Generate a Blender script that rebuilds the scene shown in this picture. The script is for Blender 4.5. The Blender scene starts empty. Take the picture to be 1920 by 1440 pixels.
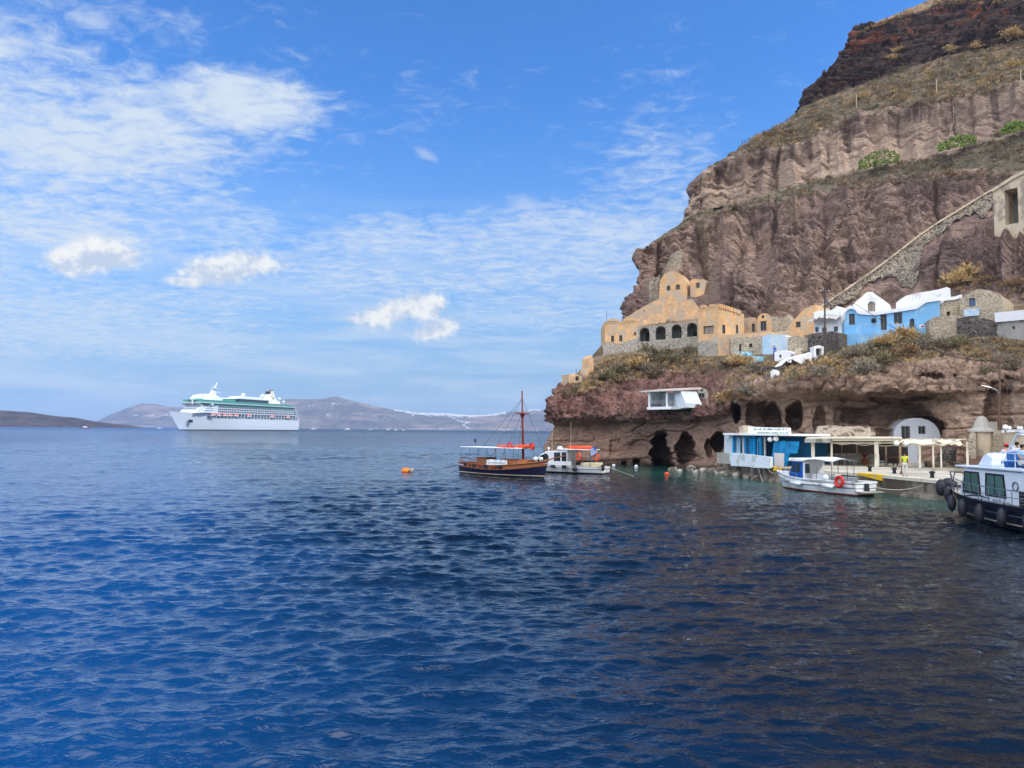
import bpy, bmesh, math, random
import numpy as np
from mathutils import Vector, Matrix, geometry
from mathutils.bvhtree import BVHTree
R = math.radians
C = bpy.context.scene.collection
F = 1387.0; H = 4.5; ROLL = 0.0093
PITCH = math.atan(86.0 / F)
_f = Vector((0, math.cos(PITCH), math.sin(PITCH)))
_u0 = Vector((0, -math.sin(PITCH), math.cos(PITCH)))
_r0 = Vector((1, 0, 0))
_r = _r0 * math.cos(ROLL) + _u0 * math.sin(ROLL)
_u = -_r0 * math.sin(ROLL) + _u0 * math.cos(ROLL)
EYE = Vector((0, 0, H))
rng = random.Random(7)

def ray(px, py):
    return _f + _r * ((px - 960) / F) + _u * ((720 - py) / F)
def P(px, py, Y):
    d = ray(px, py); return EYE + d * (Y / d.y)
def PZ(px, py, z):
    d = ray(px, py); return EYE + d * ((z - H) / d.z)
def PXZ(px, z, Y):
    """point at column px, height z and depth Y"""
    p = P(px, 800, Y)
    for _ in range(3):
        q = proj(Vector((p.x, Y, z)))
        p.x += (px - q[0]) / F * Y
    return Vector((p.x, Y, z))
def proj(p):
    d = Vector(p) - EYE; w = d.dot(_f)
    return (960 + F * d.dot(_r) / w, 720 - F * d.dot(_u) / w)

# ---------- numpy noise ----------
_rs = np.random.RandomState(11)
_perm = _rs.permutation(256).astype(np.int32); _perm = np.concatenate([_perm, _perm, _perm])
_g = _rs.normal(size=(256, 3)); _g /= np.linalg.norm(_g, axis=1)[:, None]
def pnoise(x, y, z):
    xi = np.floor(x).astype(np.int64); yi = np.floor(y).astype(np.int64); zi = np.floor(z).astype(np.int64)
    xf = x - xi; yf = y - yi; zf = z - zi
    xi &= 255; yi &= 255; zi &= 255
    u = xf**3*(xf*(xf*6-15)+10); v = yf**3*(yf*(yf*6-15)+10); w = zf**3*(zf*(zf*6-15)+10)
    def g(a, b, c):
        h = _perm[_perm[_perm[(xi+a) & 255] + ((yi+b) & 255)] + ((zi+c) & 255)]
        G = _g[h]
        return G[..., 0]*(xf-a) + G[..., 1]*(yf-b) + G[..., 2]*(zf-c)
    x00 = g(0,0,0)*(1-u)+g(1,0,0)*u; x10 = g(0,1,0)*(1-u)+g(1,1,0)*u
    x01 = g(0,0,1)*(1-u)+g(1,0,1)*u; x11 = g(0,1,1)*(1-u)+g(1,1,1)*u
    return ((x00*(1-v)+x10*v)*(1-w) + (x01*(1-v)+x11*v)*w) * 1.6
def fbm(x, y, z, o=4, gain=.5):
    s = 0; a = 1; t = 0
    for i in range(o):
        s = s + a*pnoise(x*2**i+i*17.3, y*2**i+i*5.1, z*2**i+i*9.7); t += a; a *= gain
    return s/t
def ridge(x, y, z, o=3):
    s = 0; a = 1; t = 0
    for i in range(o):
        s = s + a*(1-np.abs(pnoise(x*2**i+i*13.3, y*2**i+i*7.1, z*2**i+i*3.7))*2); t += a; a *= .5
    return s/t
def sstep(a, b, x):
    t = np.clip((x-a)/(b-a), 0, 1); return t*t*(3-2*t)

# ---------- objects ----------
MW = {}
def tag(o, label=None, cat=None, group=None, kind=None):
    if label: o['label'] = label
    if cat: o['category'] = cat
    if group: o['group'] = group
    if kind: o['kind'] = kind
    return o
def thing(name, label, cat, loc=(0,0,0), rz=0, group=None):
    o = bpy.data.objects.new(name, None); C.objects.link(o)
    o.empty_display_size = .2
    o.location = loc; o.rotation_euler = (0, 0, rz)
    MW[o.name] = Matrix.Translation(loc) @ Matrix.Rotation(rz, 4, 'Z')
    return tag(o, label, cat, group)
def copy_thing(root, loc, rz, label=None, group=None):
    def cp(o, par):
        c = o.copy(); C.objects.link(c)
        if par: c.parent = par
        for ch in [x for x in KIDS.get(o.name, [])]: cp(ch, c)
        return c
    r = cp(root, None); r.location = loc; r.rotation_euler = (0, 0, rz)
    if label: r['label'] = label
    if group: r['group'] = group
    return r
KIDS = {}

class MB:
    def __init__(s): s.v = []; s.f = []; s.m = []; s.mi = 0
    def add(s, vs, fs, mi=None):
        n = len(s.v); s.v += [tuple(v) for v in vs]
        s.f += [tuple(i+n for i in f) for f in fs]; s.m += [s.mi if mi is None else mi]*len(fs)
        return s
    def box(s, c, d, rz=0, mi=None, taper=1.0, rx=0, ry=0):
        x, y, z = d[0]/2, d[1]/2, d[2]/2
        M = Matrix.Translation(c) @ Matrix.Rotation(rz,4,'Z') @ Matrix.Rotation(ry,4,'Y') @ Matrix.Rotation(rx,4,'X')
        vs = [M @ Vector((a*x*(taper if k > 0 else 1), b*y*(taper if k > 0 else 1), k*z)) for k in (-1,1) for a, b in ((-1,-1),(1,-1),(1,1),(-1,1))]
        return s.add(vs, [(3,2,1,0),(4,5,6,7),(0,1,5,4),(1,2,6,5),(2,3,7,6),(3,0,4,7)], mi)
    def hexa(s, b, t, mi=None):
        return s.add(list(b)+list(t), [(3,2,1,0),(4,5,6,7),(0,1,5,4),(1,2,6,5),(2,3,7,6),(3,0,4,7)], mi)
    def cyl(s, p0, p1, r0, r1=None, n=8, mi=None, cap=True):
        if r1 is None: r1 = r0
        p0 = Vector(p0); p1 = Vector(p1); d = (p1-p0)
        if d.length < 1e-6: return s
        d.normalize(); a = d.orthogonal().normalized(); b = d.cross(a)
        vs = []
        for p, r in ((p0, r0), (p1, r1)):
            for i in range(n):
                t = 2*math.pi*i/n; vs.append(p + (a*math.cos(t)+b*math.sin(t))*r)
        fs = [(i, (i+1) % n, n+(i+1) % n, n+i) for i in range(n)]
        if cap: fs += [tuple(range(n-1, -1, -1)), tuple(range(n, 2*n))]
        return s.add(vs, fs, mi)
    def tube(s, pts, r, n=6, mi=None):
        pts = [Vector(p) for p in pts]; vs = []; fs = []
        for i, p in enumerate(pts):
            d = (pts[min(i+1, len(pts)-1)]-pts[max(i-1, 0)]).normalized()
            a = d.cross(Vector((0,0,1)));
            if a.length < 1e-3: a = Vector((1,0,0))
            a.normalize(); b = d.cross(a)
            rr = r[i] if isinstance(r, (list, tuple)) else r
            vs += [p + (a*math.cos(2*math.pi*k/n)+b*math.sin(2*math.pi*k/n))*rr for k in range(n)]
        for i in range(len(pts)-1):
            fs += [(i*n+k, i*n+(k+1) % n, (i+1)*n+(k+1) % n, (i+1)*n+k) for k in range(n)]
        fs += [tuple(range(n-1,-1,-1)), tuple(range((len(pts)-1)*n, len(pts)*n))]
        return s.add(vs, fs, mi)
    def torus(s, c, rad, r, axis=(0,0,1), n=20, m=8, mi=None, bands=None):
        c = Vector(c); ax = Vector(axis).normalized(); a = ax.orthogonal().normalized(); b = ax.cross(a); vs = []
        for i in range(n):
            t = 2*math.pi*i/n; d = a*math.cos(t)+b*math.sin(t)
            vs += [c + d*(rad+r*math.cos(2*math.pi*k/m)) + ax*(r*math.sin(2*math.pi*k/m)) for k in range(m)]
        for i in range(n):
            j = (i+1) % n
            s.add([], [], mi)
        base = len(s.v); s.v += [tuple(v) for v in vs]
        for i in range(n):
            j = (i+1) % n
            for k in range(m):
                s.f.append((base+i*m+k, base+j*m+k, base+j*m+(k+1) % m, base+i*m+(k+1) % m))
                s.m.append((bands[i % len(bands)] if bands else (s.mi if mi is None else mi)))
        return s
    def ball(s, c, r, n=10, m=7, mi=None, jit=0, rnd=None):
        c = Vector(c); r = r if hasattr(r, '__len__') else (r, r, r); vs = [c+Vector((0,0,r[2]))]
        for j in range(1, m):
            th = math.pi*j/m
            for i in range(n):
                ph = 2*math.pi*i/n; k = 1+(rnd.uniform(-jit, jit) if jit else 0)
                vs.append(c+Vector((r[0]*math.sin(th)*math.cos(ph)*k, r[1]*math.sin(th)*math.sin(ph)*k, r[2]*math.cos(th)*k)))
        vs.append(c-Vector((0,0,r[2]))); L = len(vs)-1
        fs = [(0, 1+i, 1+(i+1) % n) for i in range(n)]
        for j in range(m-2):
            fs += [(1+j*n+i, 1+(j+1)*n+i, 1+(j+1)*n+(i+1) % n, 1+j*n+(i+1) % n) for i in range(n)]
        fs += [(L, 1+(m-2)*n+(i+1) % n, 1+(m-2)*n+i) for i in range(n)]
        return s.add(vs, fs, mi)
    def lathe(s, c, prof, n=16, mi=None):
        c = Vector(c); vs = []
        for r, z in prof: vs += [c+Vector((r*math.cos(2*math.pi*i/n), r*math.sin(2*math.pi*i/n), z)) for i in range(n)]
        fs = []
        for j in range(len(prof)-1): fs += [(j*n+i, j*n+(i+1) % n, (j+1)*n+(i+1) % n, (j+1)*n+i) for i in range(n)]
        fs += [tuple(range(n-1,-1,-1)), tuple(range((len(prof)-1)*n, len(prof)*n))]
        return s.add(vs, fs, mi)
    def build(s, name, mats, parent=None, smooth=False, world=True, bevel=0):
        if not isinstance(mats, (list, tuple)): mats = [mats]
        vs = s.v
        if parent is not None and world:
            Mi = MW[parent.name].inverted(); vs = [tuple(Mi @ Vector(v)) for v in vs]
        me = bpy.data.meshes.new(name); me.from_pydata(vs, [], s.f)
        for m in mats: me.materials.append(m)
        me.polygons.foreach_set('material_index', [min(k, len(mats)-1) for k in s.m])
        if smooth: me.polygons.foreach_set('use_smooth', [True]*len(me.polygons))
        me.validate(); me.update()
        o = bpy.data.objects.new(name, me); C.objects.link(o)
        if parent is not None:
            o.parent = parent; MW[o.name] = MW[parent.name]; KIDS.setdefault(parent.name, []).append(o)
        else: MW[o.name] = Matrix.Identity(4)
        if bevel:
            b = o.modifiers.new('bevel', 'BEVEL'); b.width = bevel; b.segments = 1; b.limit_method = 'ANGLE'; b.angle_limit = R(40)
        return o

# ---------- materials ----------
class NT:
    def __init__(s, nt): s.nt = nt; s.N = nt.nodes; s.L = nt.links
    def n(s, t, **kw):
        nd = s.N.new(t)
        for k, v in kw.items():
            if k == 'ins':
                for a, b in v.items(): s.set(nd, a, b)
            else: setattr(nd, k, v)
        return nd
    def set(s, nd, a, b):
        i = nd.inputs[a]
        if hasattr(b, 'is_output'): s.L.new(b, i)
        else: i.default_value = b
    def math(s, op, a, b=None, c=None, clamp=False):
        nd = s.N.new('ShaderNodeMath'); nd.operation = op; nd.use_clamp = clamp
        s.set(nd, 0, a)
        if b is not None: s.set(nd, 1, b)
        if c is not None: s.set(nd, 2, c)
        return nd.outputs[0]
    def noise(s, vec, scale, detail=4, rough=.5, dist=0, fac=True):
        nd = s.n('ShaderNodeTexNoise'); nd.inputs['Scale'].default_value = scale
        nd.inputs['Detail'].default_value = detail; nd.inputs['Roughness'].default_value = rough
        nd.inputs['Distortion'].default_value = dist
        if vec is not None: s.L.new(vec, nd.inputs['Vector'])
        return nd.outputs[0 if fac else 1]
    def smap(s, v, a, b, c=0., d=1., mode='SMOOTHSTEP'):
        nd = s.n('ShaderNodeMapRange'); nd.interpolation_type = mode
        s.set(nd, 0, v); s.set(nd, 1, a); s.set(nd, 2, b); s.set(nd, 3, c); s.set(nd, 4, d); return nd.outputs[0]
    def mix(s, f, a, b, blend='MIX'):
        nd = s.n('ShaderNodeMix'); nd.data_type = 'RGBA'; nd.blend_type = blend
        s.set(nd, 0, f)
        for k, v in ((6, a), (7, b)):
            if isinstance(v, (tuple, list)) and len(v) == 3: v = (*v, 1)
            s.set(nd, k, v)
        return nd.outputs[2]
    def mapping(s, vec, sc=(1,1,1), rot=(0,0,0), loc=(0,0,0)):
        nd = s.n('ShaderNodeMapping'); s.L.new(vec, nd.inputs[0])
        nd.inputs['Scale'].default_value = sc; nd.inputs['Rotation'].default_value = rot; nd.inputs['Location'].default_value = loc
        return nd.outputs[0]
def newmat(name):
    m = bpy.data.materials.new(name); m.use_nodes = True; t = NT(m.node_tree)
    b = m.node_tree.nodes['Principled BSDF']; return m, t, b
def srgb(r, g, b):
    f = lambda c: (c/255/12.92 if c/255 <= .04045 else ((c/255+.055)/1.055)**2.4)
    return (f(r), f(g), f(b))
MATS = {}
def mat(name, col, rough=.7, var=.15, scale=3., bump=.0, metal=0, spec=.3, col2=None, stain=0., bscale=None, alpha=1.0, emit=None):
    """painted / plain surface with mottled wear"""
    if name in MATS: return MATS[name]
    m, t, b = newmat(name)
    geo = t.n('ShaderNodeTexCoord').outputs['Object']
    n1 = t.noise(geo, scale, 5, .6); n2 = t.noise(geo, scale*7, 3, .6)
    k = t.math('ADD', t.math('MULTIPLY', n1, .7), t.math('MULTIPLY', n2, .3))
    f = t.smap(k, .35, .65, 0, 1, 'LINEAR')
    dark = tuple(c*(1-var) for c in col); lite = tuple(min(1, c*(1+var*.6)) for c in col)
    c = t.mix(f, dark, lite)
    if col2 is not None:
        s = t.smap(t.noise(t.mapping(geo, (1,1,.6), loc=(3,7,1)), scale*.8, 6, .65), .5-stain*.2+.08, .5-stain*.2+.16)
        c = t.mix(s, c, col2)
    t.set(b, 'Base Color', c); b.inputs['Roughness'].default_value = rough
    b.inputs['Metallic'].default_value = metal; b.inputs['Specular IOR Level'].default_value = spec
    if bump:
        bp = t.n('ShaderNodeBump'); bp.inputs['Strength'].default_value = 1; bp.inputs['Distance'].default_value = bump
        t.set(bp, 'Height', t.noise(geo, bscale or scale*4, 6, .65)); t.L.new(bp.outputs[0], b.inputs['Normal'])
    MATS[name] = m; return m
def stonemat(name, mortar, stone, stone2, scale=2.2, width=.1, bump=.06, squash=1.4):
    """rubble masonry: irregular stones in mortar"""
    if name in MATS: return MATS[name]
    m, t, b = newmat(name)
    geo = t.n('ShaderNodeTexCoord').outputs['Object']
    wob = t.noise(geo, 1.6, 4, .6, fac=False)
    va = t.n('ShaderNodeVectorMath', operation='MULTIPLY_ADD'); t.set(va, 0, wob); va.inputs[1].default_value = (.5,.5,.5); t.set(va, 2, geo)
    vec = t.mapping(va.outputs[0], (1,1,squash))
    v = t.n('ShaderNodeTexVoronoi'); v.feature = 'DISTANCE_TO_EDGE'; v.inputs['Scale'].default_value = scale; t.L.new(vec, v.inputs['Vector'])
    vc = t.n('ShaderNodeTexVoronoi'); vc.inputs['Scale'].default_value = scale; t.L.new(vec, vc.inputs['Vector'])
    e = t.math('ADD', v.outputs['Distance'], t.math('MULTIPLY', t.math('SUBTRACT', t.noise(geo, .5, 3), .5), width*2.2))
    k = t.smap(e, width*.5, width*1.3)
    sc = t.mix(t.n('ShaderNodeSeparateColor', ins={0: vc.outputs['Color']}).outputs[0], stone, stone2)
    c = t.mix(k, mortar, sc)
    c = t.mix(t.smap(t.noise(geo, 6, 4), .3, .7, 0, .35), c, (.03,.028,.025), 'MIX')
    t.set(b, 'Base Color', c); b.inputs['Roughness'].default_value = .9; b.inputs['Specular IOR Level'].default_value = .2
    bp = t.n('ShaderNodeBump'); bp.inputs['Distance'].default_value = bump
    t.set(bp, 'Height', t.math('ADD', k, t.math('MULTIPLY', t.noise(geo, 9, 4), .6))); t.L.new(bp.outputs[0], b.inputs['Normal'])
    MATS[name] = m; return m
def glass(name, col=(.02,.03,.035), rough=.08):
    if name in MATS: return MATS[name]
    m, t, b = newmat(name); b.inputs['Base Color'].default_value = (*col, 1); b.inputs['Roughness'].default_value = rough
    b.inputs['Specular IOR Level'].default_value = .5
    geo = t.n('ShaderNodeTexCoord').outputs['Object']
    bp = t.n('ShaderNodeBump'); bp.inputs['Distance'].default_value = .01; t.set(bp, 'Height', t.noise(geo, .7, 2)); t.L.new(bp.outputs[0], b.inputs['Normal'])
    MATS[name] = m; return m
EXPO = 0.6; SUNAZ = 112; SUNEL = 44; SUNE = 2.0; SKYS = .12; SKYTINT = (.32,.76,1.26); FILLCLOUDB = 2.6; ROCKK = 1.06; HAZED = 9e-5; HAZECOL = (.66,.80,1.0)
# ---------- camera, sun, sky ----------
sc = bpy.context.scene
cam = bpy.data.objects.new('camera', bpy.data.cameras.new('camera')); C.objects.link(cam); sc.camera = cam
cam.data.lens = 36*F/1920; cam.data.sensor_width = 36; cam.data.clip_end = 60000; cam.data.clip_start = .1
cam.matrix_world = Matrix(((_r.x, _u.x, -_f.x, 0), (_r.y, _u.y, -_f.y, 0), (_r.z, _u.z, -_f.z, H), (0,0,0,1)))
sc.view_settings.view_transform = 'Standard'; sc.view_settings.look = 'None'; sc.view_settings.gamma = 1
sc.view_settings.exposure = EXPO
sc.cycles.max_bounces = 8; sc.cycles.volume_bounces = 1; sc.cycles.use_denoising = True
sun = bpy.data.objects.new('sun', bpy.data.lights.new('sun', 'SUN')); C.objects.link(sun)
SUN_AZ = R(SUNAZ)    # compass angle from +Y towards +X
SUN_EL = R(SUNEL)
sd = Vector((math.sin(SUN_AZ)*math.cos(SUN_EL), math.cos(SUN_AZ)*math.cos(SUN_EL), math.sin(SUN_EL)))
sun.rotation_euler = sd.to_track_quat('Z', 'Y').to_euler()
sun.location = (60, -60, 300)
sun.data.energy = SUNE; sun.data.angle = R(.5); sun.data.color = (1, .95, .87)
w = bpy.data.worlds.new('World'); sc.world = w; w.use_nodes = True
t = NT(w.node_tree); bg = t.N['Background']
sky = t.n('ShaderNodeTexSky'); sky.sky_type = 'NISHITA'; sky.sun_disc = False
sky.sun_elevation = SUN_EL; sky.sun_rotation = SUN_AZ; sky.altitude = 0; sky.air_density = 1.0; sky.dust_density = .6; sky.ozone_density = 2.2
dirv = t.n('ShaderNodeTexCoord').outputs['Generated']
sep = t.n('ShaderNodeSeparateXYZ'); t.L.new(dirv, sep.inputs[0])
X, Y_, Z = sep.outputs
zc = t.math('MAXIMUM', Z, 0.0)
# overhead plane coordinates of the thin cloud layer
den = t.math('ADD', zc, .10)
cb = t.n('ShaderNodeCombineXYZ'); t.set(cb, 0, t.math('DIVIDE', X, den)); t.set(cb, 1, t.math('DIVIDE', Y_, den)); t.set(cb, 2, 0.0)
lay = cb.outputs[0]
az = t.math('ARCTAN2', X, Y_); el = t.math('ARCSINE', Z)
cb2 = t.n('ShaderNodeCombineXYZ'); t.set(cb2, 0, az); t.set(cb2, 1, el); sph = cb2.outputs[0]
def azel(px, py):
    d = ray(px, py).normalized(); return math.atan2(d.x, d.y), math.asin(d.z)
def blob(px, py, rx, ry, rot=0, soft=1.0):
    """1 at the middle of an ellipse of sky, 0 at its rim (a direction in the world, in radians)"""
    a, e = azel(px, py)
    m = t.mapping(sph, (1,1,1), loc=(-a, -e, 0)); m = t.mapping(m, (1,1,1), rot=(0,0,-R(rot))); m = t.mapping(m, (F/rx, F/ry, 1))
    ln = t.n('ShaderNodeVectorMath', operation='LENGTH'); t.L.new(m, ln.inputs[0])
    return t.math('SUBTRACT', 1.0, ln.outputs['Value'])
def mx(*a):
    r = a[0]
    for b in a[1:]: r = t.math('MAXIMUM', r, b)
    return r
EXK = SKYS*2**EXPO
def seen(*rgb): return tuple(c_/EXK for c_ in srgb(*rgb))     # sky radiance that shows as this colour
def nz(v, lo=.3, hi=.7): return t.smap(v, lo, hi, 0, 1, 'LINEAR')
def cen(v, k): return t.math('MULTIPLY', t.math('SUBTRACT', v, .5), k)
# high thin veil and altocumulus
n1 = t.noise(t.mapping(lay, (1,1,1), rot=(0,0,.6)), 1.5, 7, .62, .3)
n2 = t.noise(t.mapping(lay, (1,1.3,1), rot=(0,0,.5), loc=(4,2,0)), 12, 5, .66, .5)
dense = mx(t.smap(blob(100,200,430,190, -8),0,.7), t.smap(blob(440,190,250,80,4),0,.7,0,.95), t.smap(blob(40,400,430,130,8),0,.8,0,.95))
thin = mx(t.smap(blob(330,400,380,130,-10),0,.8,0,.9), t.smap(blob(880,480,640,120,4),0,.6,0,1.0), t.smap(blob(1230,350,230,160,35),0,.9,0,.7), t.smap(blob(60,590,640,140,0),0,.8,0,1.1), t.smap(blob(60,60,330,110,10),0,.8,0,.7),
          t.smap(blob(780,210,260,90,10),0,.9,0,.45), t.smap(blob(1000,560,560,150,0),0,.8,0,.8))
mixn = t.math('ADD', cen(n1, 2.4), cen(n2, 2.6))
cov1 = t.smap(t.math('ADD', mixn, t.math('MULTIPLY', dense, 1.25)), .15, 1.75, 0, 1.0)
cov2 = t.smap(t.math('ADD', mixn, t.math('MULTIPLY', thin, 1.05)), .15, 1.7, 0, .85)
streak = t.noise(t.mapping(sph, (1.0, 7.5, 1), rot=(0,0,-.02)), 4.2, 6, .6, .3)
low = t.math('MULTIPLY', t.smap(el, .0, .05), t.smap(el, .17, .34, 1, 0))
cov3 = t.math('MULTIPLY', t.smap(streak, .40, .66, 0, .58), low)
cover = mx(cov1, cov2, cov3)
# broken bright cloud added in unseen sky behind the camera to fill shade
behind = t.math('MULTIPLY', t.smap(Y_, .25, -.2), t.math('MULTIPLY', t.smap(el, .08, .3), t.smap(X, .5, -.1)))
cov4 = t.math('MULTIPLY', t.smap(t.noise(lay, .9, 4, .6), .34, .56), behind)
skyc = t.mix(1.0, sky.outputs[0], SKYTINT, 'MULTIPLY')
hz = t.math('POWER', t.smap(el, -.02, .50, 1, 0), 1.25)
c = t.mix(t.math('MULTIPLY', hz, .95), skyc, seen(148,186,222))
c = t.mix(cover, c, seen(214,228,244))
c = t.mix(cov4, c, tuple(x/SKYS*FILLCLOUDB for x in (1.0,1.0,1.02)))
# three cumulus clouds low over the sea and scraps over the far ridge
wn = t.noise(t.mapping(sph, (1,1.3,1)), 16, 8, .6, .15)
def puff(x, y, rx, ry, rot, amt=1.75):
    return t.math('ADD', blob(x, y, rx, ry, rot), cen(wn, amt))
pf = mx(puff(145,492,74,28,6), puff(215,478,82,34,4), puff(405,512,80,32,8), puff(468,496,74,34,6), puff(360,528,60,13,4,2.0), puff(740,584,96,36,20), puff(788,576,58,38,0), puff(690,594,70,18,12,2.2), puff(812,620,60,25,18))
pf2 = mx(puff(640,596,80,12,4,1.8), puff(630,748,50,7,8,1.2), puff(705,746,38,5,5,1.2), puff(560,752,50,6,-4,1.2), puff(1000,662,40,9,0,2), puff(545,282,50,14,0,3.2), puff(800,292,50,14,-25,3.2), puff(990,385,52,22,-20,2.6), puff(740,405,40,9,-4,2.2))
edge = t.smap(t.math('ADD', pf, cen(t.noise(sph, 90, 4, .6), .8)), .02, .62, 0, .96)
wu = t.noise(t.mapping(sph, (1,1.3,1), loc=(-.008,.02,0)), 16, 8, .6, .15)
fine = t.noise(sph, 70, 5, .65)
lit = t.smap(t.math('ADD', t.math('SUBTRACT', wn, wu), cen(fine, .45)), -.13, .13)
cc = t.mix(lit, seen(198,213,233), seen(252,252,248))
c = t.mix(t.smap(pf2, .05, 1.0, 0, .38), c, seen(216,228,242))
c = t.mix(edge, c, cc)
t.L.new(c, bg.inputs['Color']); bg.inputs['Strength'].default_value = SKYS
# ---------- sea ----------
def sea():
    rs = np.random.RandomState(5)
    # polar sheet: fine in front of the camera, real waves, fading to flat far away
    rad = [2.5]
    while rad[-1] < 700: rad.append(rad[-1]*1.0045 if rad[-1] < 230 else rad[-1]*1.03)
    while rad[-1] < 8600: rad.append(rad[-1]*1.25)
    rad = np.array(rad)
    ang = np.concatenate([np.linspace(-180,-62,20)[:-1], np.concatenate([np.linspace(-62,-40,120)[:-1],np.linspace(-40,40,820),np.linspace(40,62,120)[1:]]), np.linspace(62,180,20)[1:]])*math.pi/180
    A, Rr = np.meshgrid(ang, rad); x = Rr*np.sin(A); y = Rr*np.cos(A)
    z = np.zeros_like(x); dx = np.zeros_like(x); dy = np.zeros_like(x)
    fade = (1-sstep(120, 420, Rr))*(.55+.75*sstep(-.25,.25,fbm(x*.018, y*.018, x*0, 3)))*(1-.45*sstep(-2, 14, x-.04*y))
    for i in range(72):
        lam = 0.26*(12.0/.26)**(i/71.0)
        th = R(284)+rs.normal()*.46   # travelling direction
        k = 2*math.pi/lam; a = .0084*lam**.76*(1.1 if lam < 2.2 else .34)*rs.uniform(.6,1.4)
        ph = rs.uniform(0, 6.28)
        res = 1-sstep(.25, .6, Rr*.0045/lam)    # do not alias on the sheet
        gust = .75+.25*np.sin(x*.05*rs.uniform(.5,1.5)+y*.07*rs.uniform(.5,1.5)+ph)
        arg = k*(x*math.cos(th)+y*math.sin(th))+ph+.6*np.sin(.23*x*rs.uniform(.5,1)+ph)+.6*np.sin(.21*y+ph*2)
        amp = a*res*fade*gust
        z += amp*np.cos(arg); dx -= 1.0*amp*np.sin(arg)*math.cos(th); dy -= 1.0*amp*np.sin(arg)*math.sin(th)
    nr, na = x.shape
    co = np.stack([x+dx, y+dy, z], -1).reshape(-1, 3)
    idx = np.arange(nr*na).reshape(nr, na)
    q = np.stack([idx[:-1,:-1], idx[:-1,1:], idx[1:,1:], idx[1:,:-1]], -1).reshape(-1, 4)
    # close the hole under the camera
    co = np.vstack([co, [[0,0,0]]]); last = len(co)-1
    tri = np.stack([np.full(na-1, last), idx[0,1:], idx[0,:-1]], -1)
    o = gridmesh('sea', co, q[:, ::-1], tri)
    tag(o, kind='structure'); return o
def gridmesh(name, co, quads, tris=None, smooth=True):
    me = bpy.data.meshes.new(name); nq = len(quads); nt_ = 0 if tris is None else len(tris)
    me.vertices.add(len(co)); me.vertices.foreach_set('co', np.ascontiguousarray(co, dtype=np.float32).ravel())
    lo = np.ascontiguousarray(quads).ravel()
    if nt_: lo = np.concatenate([lo, np.ascontiguousarray(tris).ravel()])
    me.loops.add(len(lo)); me.loops.foreach_set('vertex_index', lo.astype(np.int32))
    me.polygons.add(nq+nt_)
    st = np.arange(nq)*4
    if nt_: st = np.concatenate([st, nq*4+np.arange(nt_)*3])
    me.polygons.foreach_set('loop_start', st.astype(np.int32))
    me.polygons.foreach_set('use_smooth', np.full(nq+nt_, smooth))
    me.update(calc_edges=True); me.validate()
    o = bpy.data.objects.new(name, me); C.objects.link(o); return o
sea_o = sea()
m, t, b = newmat('sea_water')
geo = t.n('ShaderNodeNewGeometry'); pos = geo.outputs['Position']
sp = t.n('ShaderNodeSeparateXYZ'); t.L.new(pos, sp.inputs[0])
dist = t.n('ShaderNodeVectorMath', operation='LENGTH'); t.L.new(pos, dist.inputs[0]); dist = dist.outputs['Value']
# shallow green strip by the quay and the cliff foot
def segd(ax, ay, bx, by):
    L = math.hypot(bx-ax, by-ay); nx, ny = -(by-ay)/L, (bx-ax)/L
    return t.math('ADD', t.math('MULTIPLY', t.math('SUBTRACT', sp.outputs[0], ax), nx), t.math('MULTIPLY', t.math('SUBTRACT', sp.outputs[1], ay), ny))
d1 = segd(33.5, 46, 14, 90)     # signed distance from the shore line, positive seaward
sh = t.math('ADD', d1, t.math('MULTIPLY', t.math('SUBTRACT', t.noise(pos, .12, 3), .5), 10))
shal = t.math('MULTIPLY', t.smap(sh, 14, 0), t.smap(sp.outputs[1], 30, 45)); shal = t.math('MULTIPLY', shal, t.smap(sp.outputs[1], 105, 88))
off_ = t.smap(t.math('ADD', d1, t.math('MULTIPLY', t.math('SUBTRACT', t.noise(pos, .05, 3), .5), 14)), 39, 52)   # cliff shade and reflection put into the water colour near shore, open blue outside
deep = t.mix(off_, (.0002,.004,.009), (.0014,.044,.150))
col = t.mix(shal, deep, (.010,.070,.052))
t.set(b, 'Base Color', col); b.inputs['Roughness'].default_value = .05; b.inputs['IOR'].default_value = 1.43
t.set(b, 'Roughness', t.smap(dist, 60, 1300, .025, .32, 'LINEAR'))
b.inputs['Specular IOR Level'].default_value = .5
# ripples: small near, growing with distance so that they stay resolvable
r1 = t.noise(t.mapping(pos, (1,1.5,1), rot=(0,0,.35)), 5.5, 3, .55, .3)
r2 = t.noise(t.mapping(pos, (1,1.7,1), rot=(0,0,-.25)), 1.7, 4, .6, .5)
r3 = t.noise(t.mapping(pos, (.55,1.3,1), rot=(0,0,.1)), .45, 4, .6, .4)
r4 = t.noise(t.mapping(pos, (.35,1.2,1)), .06, 5, .65, .2)
h = t.math('MULTIPLY', r1, t.smap(dist, 8, 60, .016, .0, 'LINEAR'))
h = t.math('ADD', h, t.math('MULTIPLY', r2, t.smap(dist, 10, 150, .075, .085, 'LINEAR')))
h = t.math('ADD', h, t.math('MULTIPLY', r3, t.smap(dist, 30, 500, .10, 1.2, 'LINEAR')))
h = t.math('ADD', h, t.math('MULTIPLY', r4, t.smap(dist, 150, 1500, .0, 6.0, 'LINEAR')))
bp = t.n('ShaderNodeBump'); bp.inputs['Strength'].default_value = 1; bp.inputs['Distance'].default_value = 1.0
t.set(bp, 'Height', h); t.L.new(bp.outputs[0], b.inputs['Normal'])
sea_o.data.materials.append(m)
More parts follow.
